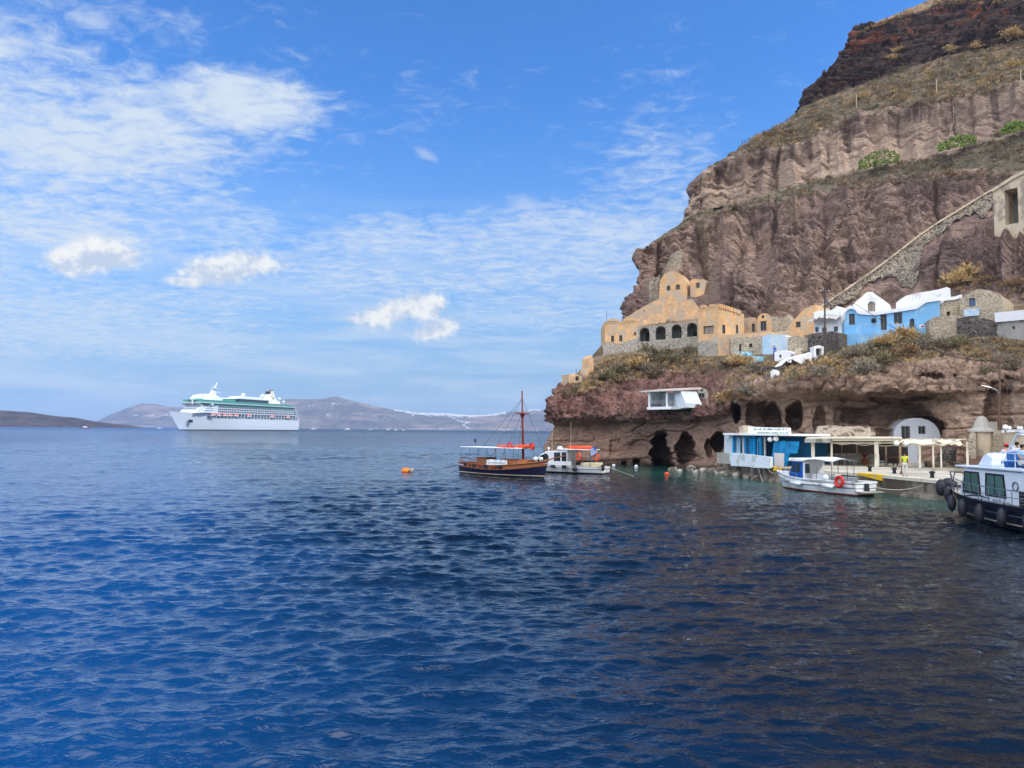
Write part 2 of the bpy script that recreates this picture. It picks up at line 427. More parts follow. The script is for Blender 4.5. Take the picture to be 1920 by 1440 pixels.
# ---------- the cliff: rows of traced levels, each with its own depth ----------
ROWS = [  # (samples to next row, [(px, py or ('z',z), Y) ...] from the seaward nose to the frame's right edge
 (6,  [(1010,('z',-4),99),(1100,('z',-4),97.5),(1200,('z',-4),95.5),(1260,('z',-4),88),(1340,('z',-4),83),(1400,('z',-4),82),(1620,('z',-4),77),(1760,('z',-4),74),(1860,('z',-4),70),(1960,('z',-4),64)]),
 (40, [(1012,('z',0),101),(1100,('z',0),99.5),(1200,('z',0),97.5),(1260,('z',0),90),(1340,('z',0),85),(1400,('z',0),83),(1500,('z',0),80),(1620,('z',0),77),(1760,('z',0),74),(1860,('z',0),70),(1960,('z',0),64)]),
 (48, [(1016,838,101.5),(1100,838,100.5),(1200,838,98.5),(1260,835,91),(1340,830,86),(1400,820,83),(1500,810,79.6),(1620,808,77.2),(1720,808,75.8),(1800,808,72),(1860,805,69),(1960,800,64)]),
 (12, [(1037,799,102.5),(1150,798,100.5),(1250,794,92),(1330,790,87),(1400,757,83),(1500,736,80),(1620,748,79),(1720,750,77.5),(1800,742,71.8),(1870,735,68.5),(1960,735,64.5)]),
 (14, [(1021,785,100),(1150,787,97.5),(1250,784,89.3),(1330,780,85),(1400,745,80.5),(1500,722,76.8),(1620,735,74.5),(1720,742,73),(1800,732,71),(1960,725,63.4)]),
 (24, [(1021,770,100.5),(1150,768,98),(1250,768,90),(1330,763,86),(1400,725,81.5),(1500,705,77.5),(1620,706,75.2),(1720,714,73.8),(1800,705,72),(1960,700,64.2)]),
 (26, [(1038,738,103),(1100,728,103),(1200,722,103),(1250,718,99),(1330,716,95),(1400,706,89),(1500,690,85),(1620,676,84),(1720,664,83),(1800,668,79),(1960,688,71)]),
 (40, [(1068,714,108),(1110,692,110),(1150,673,113),(1200,668,113),(1300,670,108),(1350,676,104),(1400,690,99),(1440,694,96),(1480,692,93),(1520,674,92),(1575,659,92),(1650,647,91),(1745,632,90),(1800,641,86),(1880,646,82),(1960,655,78)]),
 (34, [(1166,598,134),(1230,585,134),(1300,580,130),(1400,602,120),(1480,612,114),(1530,600,112),(1600,575,112),(1700,560,110),(1780,545,106),(1850,545,100),(1900,560,94),(1960,575,89)]),
 (70, [(1189,546,137),(1300,530,134.5),(1400,530,125),(1500,530,119.5),(1600,505,118),(1700,490,116),(1780,475,112),(1850,470,107),(1960,480,98)]),
 (14, [(1193,475,141),(1250,440,146),(1290,416,148),(1380,399,146),(1480,380,143),(1550,362,140),(1700,345,134),(1800,340,128),(1900,335,122),(1960,326,118)]),
 (14, [(1241,441,147),(1290,412,151),(1370,392,150),(1480,366,147),(1600,338,143),(1700,325,138),(1800,315,132),(1960,290,123)]),
 (44, [(1279,424,151),(1292,404,152),(1370,382,152.5),(1480,352,149.5),(1600,322,145),(1700,305,140),(1780,290,135),(1850,265,132),(1960,242,127)]),
 (38, [(1297,343,155),(1330,323,157),(1380,299,158),(1430,290,158),(1500,275,156),(1560,240,155),(1620,222,153),(1720,200,150),(1800,185,147),(1920,165,140),(1960,160,137)]),
 (40, [(1400,271,172),(1500,240,172),(1560,217,172),(1700,170,172),(1800,150,168),(1960,122,160)]),
 (24, [(1501,208,195),(1560,183,196),(1640,150,194),(1700,130,192),(1780,105,188),(1860,92,184),(1960,72,178)]),
 (40, [(1518,168,198),(1600,135,197),(1700,105,195),(1780,80,191),(1860,68,186),(1960,45,180)]),
 (30, [(1586,80,203),(1650,68,203),(1700,60,202),(1780,42,198),(1860,25,193),(1960,0,187)]),
 (16, [(1601,60,209),(1650,48,209),(1700,38,208),(1780,15,204),(1860,-8,200),(1960,-35,195)]),
 (12, [(1703,17,240),(1780,-12,238),(1860,-45,235),(1960,-85,232)]),
 (8,  [(1765,-8,262),(1840,-50,262),(1960,-150,262)]),
 (1,  [(1900,-60,330),(1960,-190,330),(1990,-200,330)]),
]
NU = 940
wv = np.linspace(0, 1, NU)
def row_world(spec):
    pxs = np.array([s[0] for s in spec], float); Ys = np.array([s[2] for s in spec], float)
    zs = []
    for s in spec:
        zs.append(s[1][1] if isinstance(s[1], tuple) else P(s[0], s[1], s[2]).z)
    px = pxs[0]+(pxs[-1]-pxs[0])*wv
    Yi = np.interp(px, pxs, Ys); zi = np.interp(px, pxs, zs)
    Xi = np.array([PXZ(a, c, b_).x for a, b_, c in zip(px[::20].tolist()+[px[-1]], Yi[::20].tolist()+[Yi[-1]], zi[::20].tolist()+[zi[-1]])])
    # exact inverse for all samples (roll and pitch in closed form)
    k = (px-960)/F
    # d.r = k * d.f with d=(x,Y,z-H)
    zz = zi-H
    num = k*(Yi*_f.y+zz*_f.z)-(Yi*_r.y+zz*_r.z); Xi = num/(_r.x-k*_f.x)
    return np.stack([Xi, Yi, zi], -1)
rows = [row_world(s) for _, s in ROWS]
# columns beyond the frame and behind the nose
def extend(rows):
    out = []
    base1 = rows[1][-1]; nose = rows[1][0]
    right = [((44,38), (.80,.60), 1.0, .95), ((45,18), (.95,.3), 1.0, .85), ((47,-10), (1,.05), 1.05, .8), ((50,-60), (1,0), 1.1, .75), ((54,-130), (1,-.1), 1.15, .75), ((60,-260), (1,-.2), 1.15, .75), ((70,-520), (1,-.3), 1.1, .8)]
    for r_ in rows:
        d = math.hypot(r_[-1][0]-base1[0], r_[-1][1]-base1[1]); z = r_[-1][2]
        if r_[-1][1] < base1[1]: d = -d*.6
        ext = []
        for (bx, by), (ux, uy), zs, ds in right:
            l = math.hypot(ux, uy); zz = z*zs if z > 0 else z
            ext.append((bx+ux/l*d*ds, by+uy/l*d*ds, zz))
        n0 = r_[0]; h = max(n0[2], 0)
        back = [(n0[0]+420, n0[1]+620, n0[2]*1.0), (n0[0]+120, n0[1]+190, n0[2]), (n0[0]+30, n0[1]+55, n0[2]), (n0[0]+10, n0[1]+20, n0[2]), (n0[0]+3.0, n0[1]+8, n0[2]), (n0[0]+.6, n0[1]+3, n0[2])]
        def sub(pts, k):
            o_ = []
            for a, b_ in zip(pts[:-1], pts[1:]):
                for j in range(k): o_.append([a[q]+(b_[q]-a[q])*j/k for q in range(3)])
            return o_
        L_ = sub(back+[tuple(n0)], 10)
        R_ = sub([tuple(r_[-1])]+ext, 16)[1:]+[list(ext[-1])]
        out.append(np.vstack([np.array(L_), r_, np.array(R_)]))
    return out
rows = extend(rows); NB = 60
ncol = rows[0].shape[0]
pts = []; lev = []
for j, (n, _) in enumerate(ROWS[:-1]):
    n = int(n*(1.7 if j in (9,12,13) else 1.45 if n > 20 else 1.2))
    for i in range(n):
        f = i/n; pts.append(rows[j]*(1-f)+rows[j+1]*f); lev.append(j+f)
pts.append(rows[-1]); lev.append(len(ROWS)-1)
G = np.array(pts); lev = np.array(lev)[:, None]+np.zeros(ncol)[None]
def blur(a, k, ax):
    for _ in range(k):
        p = np.roll(a, 1, ax); q = np.roll(a, -1, ax)
        if ax == 0: p[0] = a[0]; q[-1] = a[-1]
        else: p[:, 0] = a[:, 0]; q[:, -1] = a[:, -1]
        a = (p+2*a+q)/4
    return a
G = blur(G, 3, 0); G = blur(G, 60, 1)
def normals(G):
    du = np.gradient(G, axis=1); dv = np.gradient(G, axis=0)
    n = np.cross(dv, du); n /= (np.linalg.norm(n, axis=2)[..., None]+1e-9)
    n[(n[..., 1]*G[..., 1]+n[..., 0]*G[..., 0]) > 0.2*np.hypot(G[...,0],G[...,1])] *= 1
    return n
N0 = normals(G)
if N0[300, 300, 1] > 0: N0 = -N0
X0, Y0, Z0 = G[..., 0], G[..., 1], G[..., 2]
# along-shore coordinate and pixel coordinates of the base surface
S = np.arctan2(X0, Y0)*150      # runs along the wall as one sees it from the bay, so that runnels fall straight down the face
dV = G-np.array([0,0,H]); wq = dV@np.array(_f)
PXg = 960+F*(dV@np.array(_r))/wq; PYg = 720-F*(dV@np.array(_u))/wq
vis = (wq > 5)
PXg = np.where(vis, PXg, 5000); PYg = np.where(vis, PYg, -5000)
lv = lev
def band(a, b, s=.3): return sstep(a-s, a+s, lv)*(1-sstep(b-s, b+s, lv))
def bandw(a, b, s=.3):     # band with a wandering border
    q = lv+.35*fbm(X0*.08, Y0*.08, Z0*.08, 3); return sstep(a-s, a+s, q)*(1-sstep(b-s, b+s, q))
left = 1-sstep(1330, 1420, PXg)
b_tuff = band(0, 3.4); b_scoria = band(3.6, 6.8); b_terr = band(6.9, 8.1, .15); b_main = band(8.1, 10.0, .15); b_led = band(10.0, 12.0, .2)
b_sec = band(12.1, 13.0, .15); b_slope = band(13.1, 15.2, .3); b_dark = band(15.2, 18.2, .2); b_top = sstep(18, 18.6, lv)
def crease(x, y, z, p=6): return np.clip(1-np.abs(pnoise(x, y, z))*3.2, 0, 1)**p
D = np.zeros_like(X0)
wx = 1.5*fbm(X0*.12, Y0*.12, Z0*.12, 3); wz = 1.5*fbm(X0*.12+9, Y0*.12, Z0*.12+4, 3)
D += 2.6*fbm(X0*.045, Y0*.045, Z0*.03, 3)*(.5*b_main+b_sec+.6*b_slope+1.2*b_dark+.4*b_tuff+.8*b_scoria)
flute = ridge(S*.15+.12*wx, Z0*.010, X0*.0+1.7, 3)
D += 3.8*(flute-.45)*b_main + 2.2*(ridge(S*.22+.2*wx, Z0*.015, X0*.02+4, 2)-.45)*b_sec
D -= 2.6*crease(S*.10+.12*wx+.3, Z0*.006, X0*0+2.2, 8)*b_main + 1.4*crease(S*.14+.1*wx+5, Z0*.008, X0*0+8.2, 8)*b_sec   # gullies and cracks
rough = fbm(X0*.55, Y0*.55, Z0*.7, 5, .62)
D += rough*(.6*b_main+.45*b_sec+.35*b_tuff*(1+.6*(1-left))+1.3*b_scoria*(.65+.35*left)+.8*b_slope+1.4*b_dark+.8*b_led+.12*b_terr+.9*b_top)
rough2 = fbm(X0*1.3, Y0*1.3, Z0*1.6, 3, .6); D += rough2*(.28*b_main+.2*b_sec+.2*b_tuff+.45*b_scoria)
def pocket(x, y, z, lo=.16, hi=.24): return sstep(lo, hi, pnoise(x, y, z))
# rims that jut over the faces below them
rimk = .25+.75*sstep(1290, 1400, PXg)
D += rimk*1.7*np.exp(-((lv-9.95+.12*fbm(S*.2, Z0*.1, X0*0, 2))/.16)**2)*(1+.9*fbm(S*.3, X0*0+3, X0*0, 3)) + rimk*1.5*np.exp(-((lv-12.95)/.14)**2)*(1+1.2*fbm(S*.3+7, X0*0+3, X0*0, 3)) + 1.4*np.exp(-((lv-17.9)/.3)**2)
D -= 1.0*np.exp(-((lv-9.55+.2*fbm(S*.15, X0*0, X0*0+5, 2))/.22)**2)+.9*np.exp(-((lv-12.6)/.2)**2)
pm = sstep(-.2, .15, fbm(X0*.06+3, Y0*.06, Z0*.08, 2))
sx = S*.34+wx*.5; sz2 = Z0*1.15+.10*S+wz*1.1
D -= 1.4*pocket(sx*1.0, sz2*.95, X0*.06, .17, .22)*b_main*pm + .9*pocket(sx*2.0+3, sz2*1.9, X0*.1, .16, .24)*b_main*(.4+.6*pm) + .8*pocket(sx*.8+6, sz2*.7+2, X0*.06, .2, .28)*b_sec
D -= .9*crease(S*.05+wx*.1, sz2*.16+wz*.1, X0*.02, 9)*b_main
D -= .9*pocket(X0*.4+wx*.3, Y0*.4, Z0*.7+wz*.4)*b_scoria*(.4+.6*left) + .6*crease(X0*.8+wx, Y0*.8, Z0*1.1+wz, 3)*b_scoria
D -= .5*crease(X0*.12+wx*.3, Y0*.12, Z0*.5+wz*.2, 5)*b_tuff
strat = fbm(X0*.03, Y0*.03, Z0*.75, 3)
D += 1.8*strat*b_dark + .7*strat*(b_scoria+b_tuff*.7)*(1-left) + .5*strat*b_main + 1.1*fbm(X0*.05, Y0*.05, Z0*.9+5, 3)*b_slope + .6*strat*b_sec
D -= 1.2*crease(X0*.02, Y0*.02, Z0*.42+wz*.15, 5)*b_dark + 1.2*crease(X0*.25+wx*.3, Y0*.25, Z0*.25, 4)*b_dark
D -= 1.0*crease(X0*.03+wx*.1, Y0*.03, Z0*.35+wz*.2+3, 6)*b_slope
D += 1.1*np.clip(fbm(X0*.3, Y0*.3, Z0*.5+4, 3), 0, 1)*b_dark
# keep the rock from swallowing what is built against it
def near_line(pts_, wd):
    dmin = np.full(X0.shape, 1e9)
    for (ax, ay), (bx, by) in zip(pts_[:-1], pts_[1:]):
        tt = np.clip(((PXg-ax)*(bx-ax)+(PYg-ay)*(by-ay))/((bx-ax)**2+(by-ay)**2), 0, 1)
        dmin = np.minimum(dmin, np.hypot(PXg-ax-tt*(bx-ax), PYg-ay-tt*(by-ay)))
    return 1-sstep(wd*.6, wd, dmin)
keep = np.maximum(near_line([(1531,585),(1600,545),(1680,495),(1722,460),(1800,405),(1866,370)], 30), near_line([(1225,545),(1320,545)], 36))
keep = np.maximum(keep, near_line([(1255,505),(1275,470)], 16)); keep = np.maximum(keep, near_line([(1880,390),(1960,380)], 60)); keep = np.maximum(keep, near_line([(1620,570),(1780,550)], 22)); keep = np.maximum(keep, near_line([(1690,515),(1705,525)], 30))
D = D*(1-.85*keep)-.9*keep
Gd = G+N0*D[..., None]
Gd[..., 2] = np.where(lv < 1.5, np.minimum(Gd[..., 2], G[..., 2]+.3), Gd[..., 2])
# caves and hollows, hewn back along the line of sight they are seen along
CAVES = [ # px, py, half width, half height, depth, top shape
 (1238,856,23,40,9,1), (1283,842,15,34,5,0), (1345,832,13,18,6,0), (1327,840,7,16,2,0), (1379,772,9,26,5,0), (1169,876,5,12,2.5,2), (1192,876,5,14,2.5,2),
 (1152,836,9,13,.5,2), (1418,776,17,22,4,2), (1450,783,17,30,6,0), (1489,777,15,25,6,0), (1535,792,11,32,2.2,0), (1602,778,34,18,4,0), (1572,790,10,25,1.5,0),
 (1672,772,66,24,3.5,0), (1719,806,50,32,6,0), (1690,742,70,11,2.5,0), (1800,700,20,10,2,0), (1620,845,95,32,5,2), (1655,812,22,12,2,0), (1873,770,26,70,2.5,2), (1560,845,40,30,3,2),
 (1620,690,45,11,2.2,0), (1740,700,30,10,1.5,0), (1375,408,9,12,1.5,0), (1348,388,11,10,1.2,0)]
off = np.zeros_like(X0)
wob = 16*fbm(X0*.22, Y0*.22, Z0*.22, 3)+6*fbm(X0*.9, Y0*.9, Z0*.9, 2); wob2 = 16*fbm(X0*.22+31, Y0*.22, Z0*.22, 3)
for (cx, cy, hw, hh, dp, sh_) in CAVES:
    a = (PXg-cx+wob*min(1, hw/20))/hw; c_ = (PYg-cy+wob2*min(1, hh/22))/hh
    if sh_ == 0: q = np.sqrt(a*a+c_*c_)
    elif sh_ == 1: q = np.maximum(np.abs(a-.12*c_)*(1.0/(.45+.28*(c_+1)))*.85, np.abs(c_))
    else: q = np.maximum(np.abs(a), np.abs(c_))
    off = np.maximum(off, dp*(1-sstep(.82, 1.12, q)))
ok = vis & (PYg > 300) & (PXg < 1990) & (lev < 11.99)
off = np.where(ok, off, 0)
view = Gd-np.array([0,0,H]); view /= np.linalg.norm(view, axis=2)[..., None]
Gd = Gd+view*off[..., None]
# ---- colours of the rocks (kinds of rock, stains, dry growth) ----
def lerp(a, b, f): return a+(b-a)*f[..., None]
A = lambda *c: np.array(srgb(*c)).reshape(1,1,3)
nA = fbm(X0*.05, Y0*.05, Z0*.08, 4); nB = fbm(X0*.4+5, Y0*.4, Z0*.5, 4); nC = fbm(X0*.15+2, Y0*.15, Z0*.9, 4)
col = np.zeros(G.shape)+A(152,124,108)
col = lerp(col, A(168,136,116)+0*col, sstep(-.2,.3,nA))
scor = lerp(A(160,120,108)+0*col, A(124,94,86)+0*col, sstep(-.2,.35,nB)); scor = lerp(scor, A(170,138,122)+0*col, sstep(.1,.4,nC)*.5)
rt = lerp(A(174,144,124)+0*col, A(200,170,146)+0*col, sstep(-.3,.3,nC)); rt = lerp(rt, A(116,88,74)+0*col, sstep(.1,.4,nB)*.6)
low = lerp(rt, col, left); lowup = lerp(rt, scor, left)
c = lerp(low, lowup, sstep(3.6, 4.1, lv+.25*nC))
terr = lerp(A(140,120,100)+0*col, A(112,98,76)+0*col, sstep(-.2,.2,nB))
c = lerp(c, terr, sstep(6.3, 6.9, lv+.4*nB))
main = lerp(A(144,120,111)+0*col, A(176,148,130)+0*col, sstep(-.25,.3,nA+.3*nC)); main = lerp(main, A(110,88,82)+0*col, sstep(.05,.45,nB)*.6); main = lerp(main, A(92,72,68)+0*col, sstep(.16,.4,fbm(S*.5+wx*.3, Z0*.06, X0*.05+3, 4))*.6)
main = lerp(main, A(150,128,104)+0*col, sstep(.1,.4,fbm(S*.2, Z0*.03, X0*.02, 3))*.5)
c = lerp(c, main, sstep(7.8, 8.1, lv))
grass = lerp(A(138,126,104)+0*col, A(108,102,84)+0*col, sstep(-.2,.25,nB)); grass = lerp(grass, A(134,116,104)+0*col, sstep(0,.35,nC)*.6)
c = lerp(c, grass, sstep(9.9, 10.15, lv+.35*nB)*(1-sstep(11.9,12.15,lv+.2*nB)))
sec = lerp(A(152,130,114)+0*col, A(176,152,132)+0*col, sstep(-.2,.3,nA)); sec = lerp(sec, A(100,82,76)+0*col, sstep(.08,.35,fbm(S*.45, Z0*.05, X0*.05, 4)+.35*(sstep(12.3,12.95,lv)-.5))*.8)
c = lerp(c, sec, sstep(11.95, 12.15, lv))
scree = lerp(A(140,122,98)+0*col, A(104,98,78)+0*col, sstep(-.25,.2,nB)); scree = lerp(scree, A(152,130,108)+0*col, sstep(.0,.3,nC)*.6)
c = lerp(c, scree, sstep(12.95, 13.3, lv+.5*nB))
dark = lerp(A(92,76,70)+0*col, A(58,50,52)+0*col, sstep(-.2,.2,nB)); dark = lerp(dark, A(146,88,66)+0*col, sstep(.08,.3,nC)*(sstep(16.2,17.2,lv)*.9+.15)); dark = lerp(dark, A(128,104,88)+0*col, sstep(.25,.5,fbm(X0*.02+8, Y0*.02, Z0*.5, 3))*.7)
c = lerp(c, dark, sstep(15.05, 15.25, lv+.5*nC)*(1-sstep(18.0, 18.3, lv+.2*nB)))
c = lerp(c, A(156,134,108)+0*col, sstep(18.0, 18.4, lv+.2*nB))
# tide line: wet dark algae band at the water
c = lerp(c, A(58,50,44)+0*col, (1-sstep(.3, .9, Gd[..., 2]+.4*nB))*.85)
nvr, nuc = X0.shape
idx = np.arange(nvr*nuc).reshape(nvr, nuc)
q = np.stack([idx[:-1,:-1], idx[:-1,1:], idx[1:,1:], idx[1:,:-1]], -1).reshape(-1, 4)
cliff = gridmesh('cliff', Gd.reshape(-1, 3), q); tag(cliff, kind='structure')
ca = cliff.data.color_attributes.new('rock', 'FLOAT_COLOR', 'POINT')
ca.data.foreach_set('color', np.concatenate([c.reshape(-1,3)*ROCKK, np.ones((nvr*nuc,1))], 1).astype(np.float32).ravel())
fl = cliff.data.attributes.new('grit', 'FLOAT', 'POINT')
grit = (.5*b_tuff+1.2*b_scoria+1.0*b_main+.6*b_sec+.9*b_slope+.8*b_led+.9*b_dark+.5*b_terr+.8*b_top)
fl.data.foreach_set('value', grit.astype(np.float32).ravel())
m, t, b = newmat('cliff_rock')
at = t.n('ShaderNodeAttribute'); at.attribute_name = 'rock'; ag = t.n('ShaderNodeAttribute'); ag.attribute_name = 'grit'
geo = t.n('ShaderNodeTexCoord').outputs['Object']
f1 = t.noise(t.mapping(geo, (1,1,1.6)), 1.4, 8, .68, .4); f2 = t.noise(t.mapping(geo, (1,1,2.2), rot=(.3,.2,0)), .5, 6, .65, .8)
vo = t.n('ShaderNodeTexVoronoi'); vo.inputs['Scale'].default_value = 1.1; vo.inputs['Randomness'].default_value = 1
wv_ = t.n('ShaderNodeVectorMath', operation='MULTIPLY_ADD'); t.set(wv_, 0, t.noise(geo, 1.2, 3, fac=False)); wv_.inputs[1].default_value = (1.2,1.2,1.2); t.set(wv_, 2, geo)
t.L.new(t.mapping(wv_.outputs[0], (1,1,1.7)), vo.inputs['Vector'])
pit = t.smap(vo.outputs['Distance'], .0, .38, 0, 1)
kcol = t.math('MULTIPLY', t.smap(f1, .36, .62, .78, 1.12, 'LINEAR'), t.smap(f2, .3, .7, .92, 1.08, 'LINEAR'))
kk = t.n('ShaderNodeVectorMath', operation='SCALE'); t.L.new(at.outputs['Color'], kk.inputs[0]); t.set(kk, 'Scale', kcol)
t.L.new(kk.outputs[0], b.inputs['Base Color']); b.inputs['Roughness'].default_value = .95; b.inputs['Specular IOR Level'].default_value = .15
hh = t.math('ADD', t.math('MULTIPLY', f1, .55), t.math('ADD', t.math('MULTIPLY', f2, .8), t.math('MULTIPLY', pit, .10)))
bp = t.n('ShaderNodeBump'); bp.inputs['Strength'].default_value = 1.0; t.set(bp, 'Distance', t.math('MULTIPLY', ag.outputs['Fac'], 1.8)); t.set(bp, 'Height', hh)
t.L.new(bp.outputs[0], b.inputs['Normal']); cliff.data.materials.append(m)
bvh = BVHTree.FromPolygons(Gd.reshape(-1,3).tolist(), q.tolist())
def hit(px, py, default=100):
    d = ray(px, py).normalized(); h_ = bvh.ray_cast(EYE, d)
    return h_[0] if h_[0] is not None else P(px, py, default)
def hitn(px, py):
    d = ray(px, py).normalized(); h_ = bvh.ray_cast(EYE, d); return h_[0], h_[1]
# ---------- tools for walls traced on the hillside ----------
class Wall:
    """a vertical wall standing on the hillside between two base points seen at (px,py)"""
    def __init__(s, x0, y0, x1, y1, Y0=None, Y1=None, emb=.4):
        a = P(x0, y0, Y0) if Y0 else hit(x0, y0); b_ = P(x1, y1, Y1) if Y1 else hit(x1, y1)
        if Y0 is None and Y1 is None:     # keep the wall square-ish to the view even on rough ground
            ya, yb = a.y, b_.y; m_ = (ya+yb)/2; lim = abs(x1-x0)/F*m_*.75
            dy = max(-lim, min(lim, yb-ya)); a = P(x0, y0, m_-dy/2+emb*0); b_ = P(x1, y1, m_+dy/2)
        s.A = Vector((a.x, a.y, 0)); s.B = Vector((b_.x, b_.y, 0)); s.e = (s.B-s.A).normalized(); s.L = (s.B-s.A).length
        s.n = Vector((s.e.y, -s.e.x, 0))
        if s.n.dot(EYE-s.A) < 0: s.n = -s.n
        s.za = a.z; s.zb = b_.z
    def sz(s, px, py):
        d = ray(px, py); k = (s.A-EYE).dot(s.n)/d.dot(s.n); p = EYE+d*k
        return ((p-s.A).dot(s.e), p.z)
    def pt(s, a, z, d=0): return s.A+s.e*a+s.n*d+Vector((0,0,z))
    def rect(s, x0, y0, x1, y1):
        xm = (x0+x1)/2; ym = (y0+y1)/2
        return s.sz(x0, ym)[0], s.sz(x1, ym)[0], s.sz(xm, y1)[1], s.sz(xm, y0)[1]
    def slab(s, mb, loop, holes, front, depth, reveal, mi=None):
        """loop, holes: lists of (s,z). front face at offset front, body depth back"""
        loops = [[Vector((a, z, 0)) for a, z in loop]]+[[Vector((a, z, 0)) for a, z in h] for h in holes]
        flat = [p for l in loops for p in l]; tri = geometry.tessellate_polygon(loops)
        mb.add([s.pt(p.x, p.y, front) for p in flat], [tuple(t_) for t_ in tri], mi)
        n = len(loop)
        mb.add([s.pt(a, z, front) for a, z in loop]+[s.pt(a, z, front-depth) for a, z in loop], [(i, (i+1) % n, n+(i+1) % n, n+i) for i in range(n)]+[tuple(range(n, 2*n))], mi)
        for h in holes:
            n = len(h); mb.add([s.pt(a, z, front) for a, z in h]+[s.pt(a, z, front-reveal) for a, z in h], [(i, (i+1) % n, n+(i+1) % n, n+i) for i in range(n)], mi)
def hole_loop(r, shape):
    a0, a1, z0, z1 = r
    if shape == 'rect': return [(a0,z0),(a1,z0),(a1,z1),(a0,z1)]
    rad = (a1-a0)/2; c_ = (a0+a1)/2; zs = max(z1-rad, z0+.05); k = (z1-zs)/rad
    return [(a0,z0),(a1,z0)]+[(c_+rad*math.cos(math.pi*i/10), zs+rad*k*math.sin(math.pi*i/10)) for i in range(11)]
def building(name, label, cat, base, tops, wall, holes=(), depth=5, lower=None, cren=None, pane=None, frame=None, part='wall', Y=None, down=1.6, group=None, trim=None, reveal=.28, extra=None, smooth=False):
    """base ((x0,y0),(x1,y1)); tops [(px,py)..] left to right; holes [(kind, shape, x0,y0,x1,y1)]"""
    (x0, y0), (x1, y1) = base
    W_ = Wall(x0, y0, x1, y1, *(Y or (None, None)))
    root = thing(name, label, cat, (W_.A.x, W_.A.y, min(W_.za, W_.zb)), 0, group)
    tp = [W_.sz(*p) for p in tops]; zb0 = W_.za-down; zb1 = W_.zb-down
    loop = tp+[(tp[-1][0], zb1), (tp[0][0], zb0)]
    hs = []; specs = []
    for kind, shape, a, b_, c_, d_ in holes:
        r_ = W_.rect(a, b_, c_, d_); hl = hole_loop(r_, shape); hs.append(hl); specs.append((kind, shape, r_, hl))
    mb = MB(); W_.slab(mb, loop, hs, 0, depth, 0 if False else max(reveal, .05)); o = mb.build(part, wall, root, smooth=False)
    for kind, shape, r_, hl in specs:
        dd = reveal*.9 if kind != 'opening' else reveal
        m_ = MB(); a0, a1, z0, z1 = r_; n = len(hl)
        pm = {'window': pane or M['win_dark'], 'door': M['door_dark'], 'shutter': M['grey_wood'], 'opening': M['dark_room'], 'bluewin': M['blue_glass'], 'bluedoor': M['blue_paint']}[kind]
        m_.add([W_.pt(a, z, -dd) for a, z in hl], [tuple(range(n))], 1)
        fw = min(.09, (a1-a0)*.12)
        if kind != 'opening':
            for (b0, b1, c0, c1) in ((a0, a0+fw, z0, z1-.02), (a1-fw, a1, z0, z1-.02), (a0+fw, a1-fw, z0, z0+fw), ((a0+a1)/2-fw/2, (a0+a1)/2+fw/2, z0+fw, z1-.03)) + (((a0+fw, a1-fw, z1-fw, z1-.004),) if shape == 'rect' else ()):
                p = [W_.pt(b0, c0, -dd), W_.pt(b1, c0, -dd), W_.pt(b1, c0, -dd+.05), W_.pt(b0, c0, -dd+.05)]
                q_ = [W_.pt(b0, c1, -dd), W_.pt(b1, c1, -dd), W_.pt(b1, c1, -dd+.05), W_.pt(b0, c1, -dd+.05)]
                m_.hexa(p, q_, 0)
        nm = {'window':'window','shutter':'shutter','opening':'doorway','door':'door','bluewin':'window','bluedoor':'door'}[kind]
        m_.build(nm, [frame or M['frame_grey'], pm], root)
    if lower:
        lt, lm = lower; q = [W_.sz(*p) for p in lt]
        mb = MB(); W_.slab(mb, q+[(q[-1][0], zb1-.3), (q[0][0], zb0-.3)], [], .07, .5, 0); mb.build('lower_wall', lm, root)
    if cren:
        mb = MB(); wid, gap, hgt, thick = cren
        for (a, za), (b_, zb) in zip(tp[:-1], tp[1:]):
            k = max(1, int(abs(b_-a)/(wid+gap)))
            mb.hexa([W_.pt(a,za-.3,.03), W_.pt(b_,zb-.3,.03), W_.pt(b_,zb-.3,-thick), W_.pt(a,za-.3,-thick)], [W_.pt(a,za+.03,.03), W_.pt(b_,zb+.03,.03), W_.pt(b_,zb+.03,-thick), W_.pt(a,za+.03,-thick)])
            for i in range(k):
                s0 = a+(b_-a)*(i+.2)/k; s1 = a+(b_-a)*(i+.85)/k; z = za+(zb-za)*(i+.5)/k-.12; hj = hgt*rng.uniform(.75,1.1)+.12
                sm = (s0+s1)/2; pr = [(s0,z),(s1,z),(s1,z+hj*.75),(sm+(s1-sm)*.5,z+hj),(sm-(sm-s0)*.5,z+hj),(s0,z+hj*.75)]
                n = 6; mb.add([W_.pt(u_, v_, .03) for u_, v_ in pr]+[W_.pt(u_, v_, -thick) for u_, v_ in pr], [tuple(range(n-1,-1,-1)), tuple(range(n,2*n))]+[(j,(j+1)%n,n+(j+1)%n,n+j) for j in range(n)])
        mb.build('battlement', wall, root)
    if trim:      # raised cornice or parapet following the roofline
        tm, th, pr = trim; mb = MB()
        for (a, za), (b_, zb) in zip(tp[:-1], tp[1:]):
            lo = [W_.pt(a, za-th*.7, pr), W_.pt(b_, zb-th*.7, pr), W_.pt(b_, zb-th*.7, -depth-.02), W_.pt(a, za-th*.7, -depth-.02)]
            hi = [W_.pt(a, za+th*.3, pr), W_.pt(b_, zb+th*.3, pr), W_.pt(b_, zb+th*.3, -depth-.02), W_.pt(a, za+th*.3, -depth-.02)]
            mb.hexa(lo, hi)
        mb.build('roof', tm, root)
    if extra: extra(W_, root)
    return root, W_
def archtop(x0, x1, ys, yt, n=10):
    return [((x0+x1)/2-(x1-x0)/2*math.cos(math.pi*i/n), ys-(ys-yt)*math.sin(math.pi*i/n)) for i in range(n+1)]
M = {}
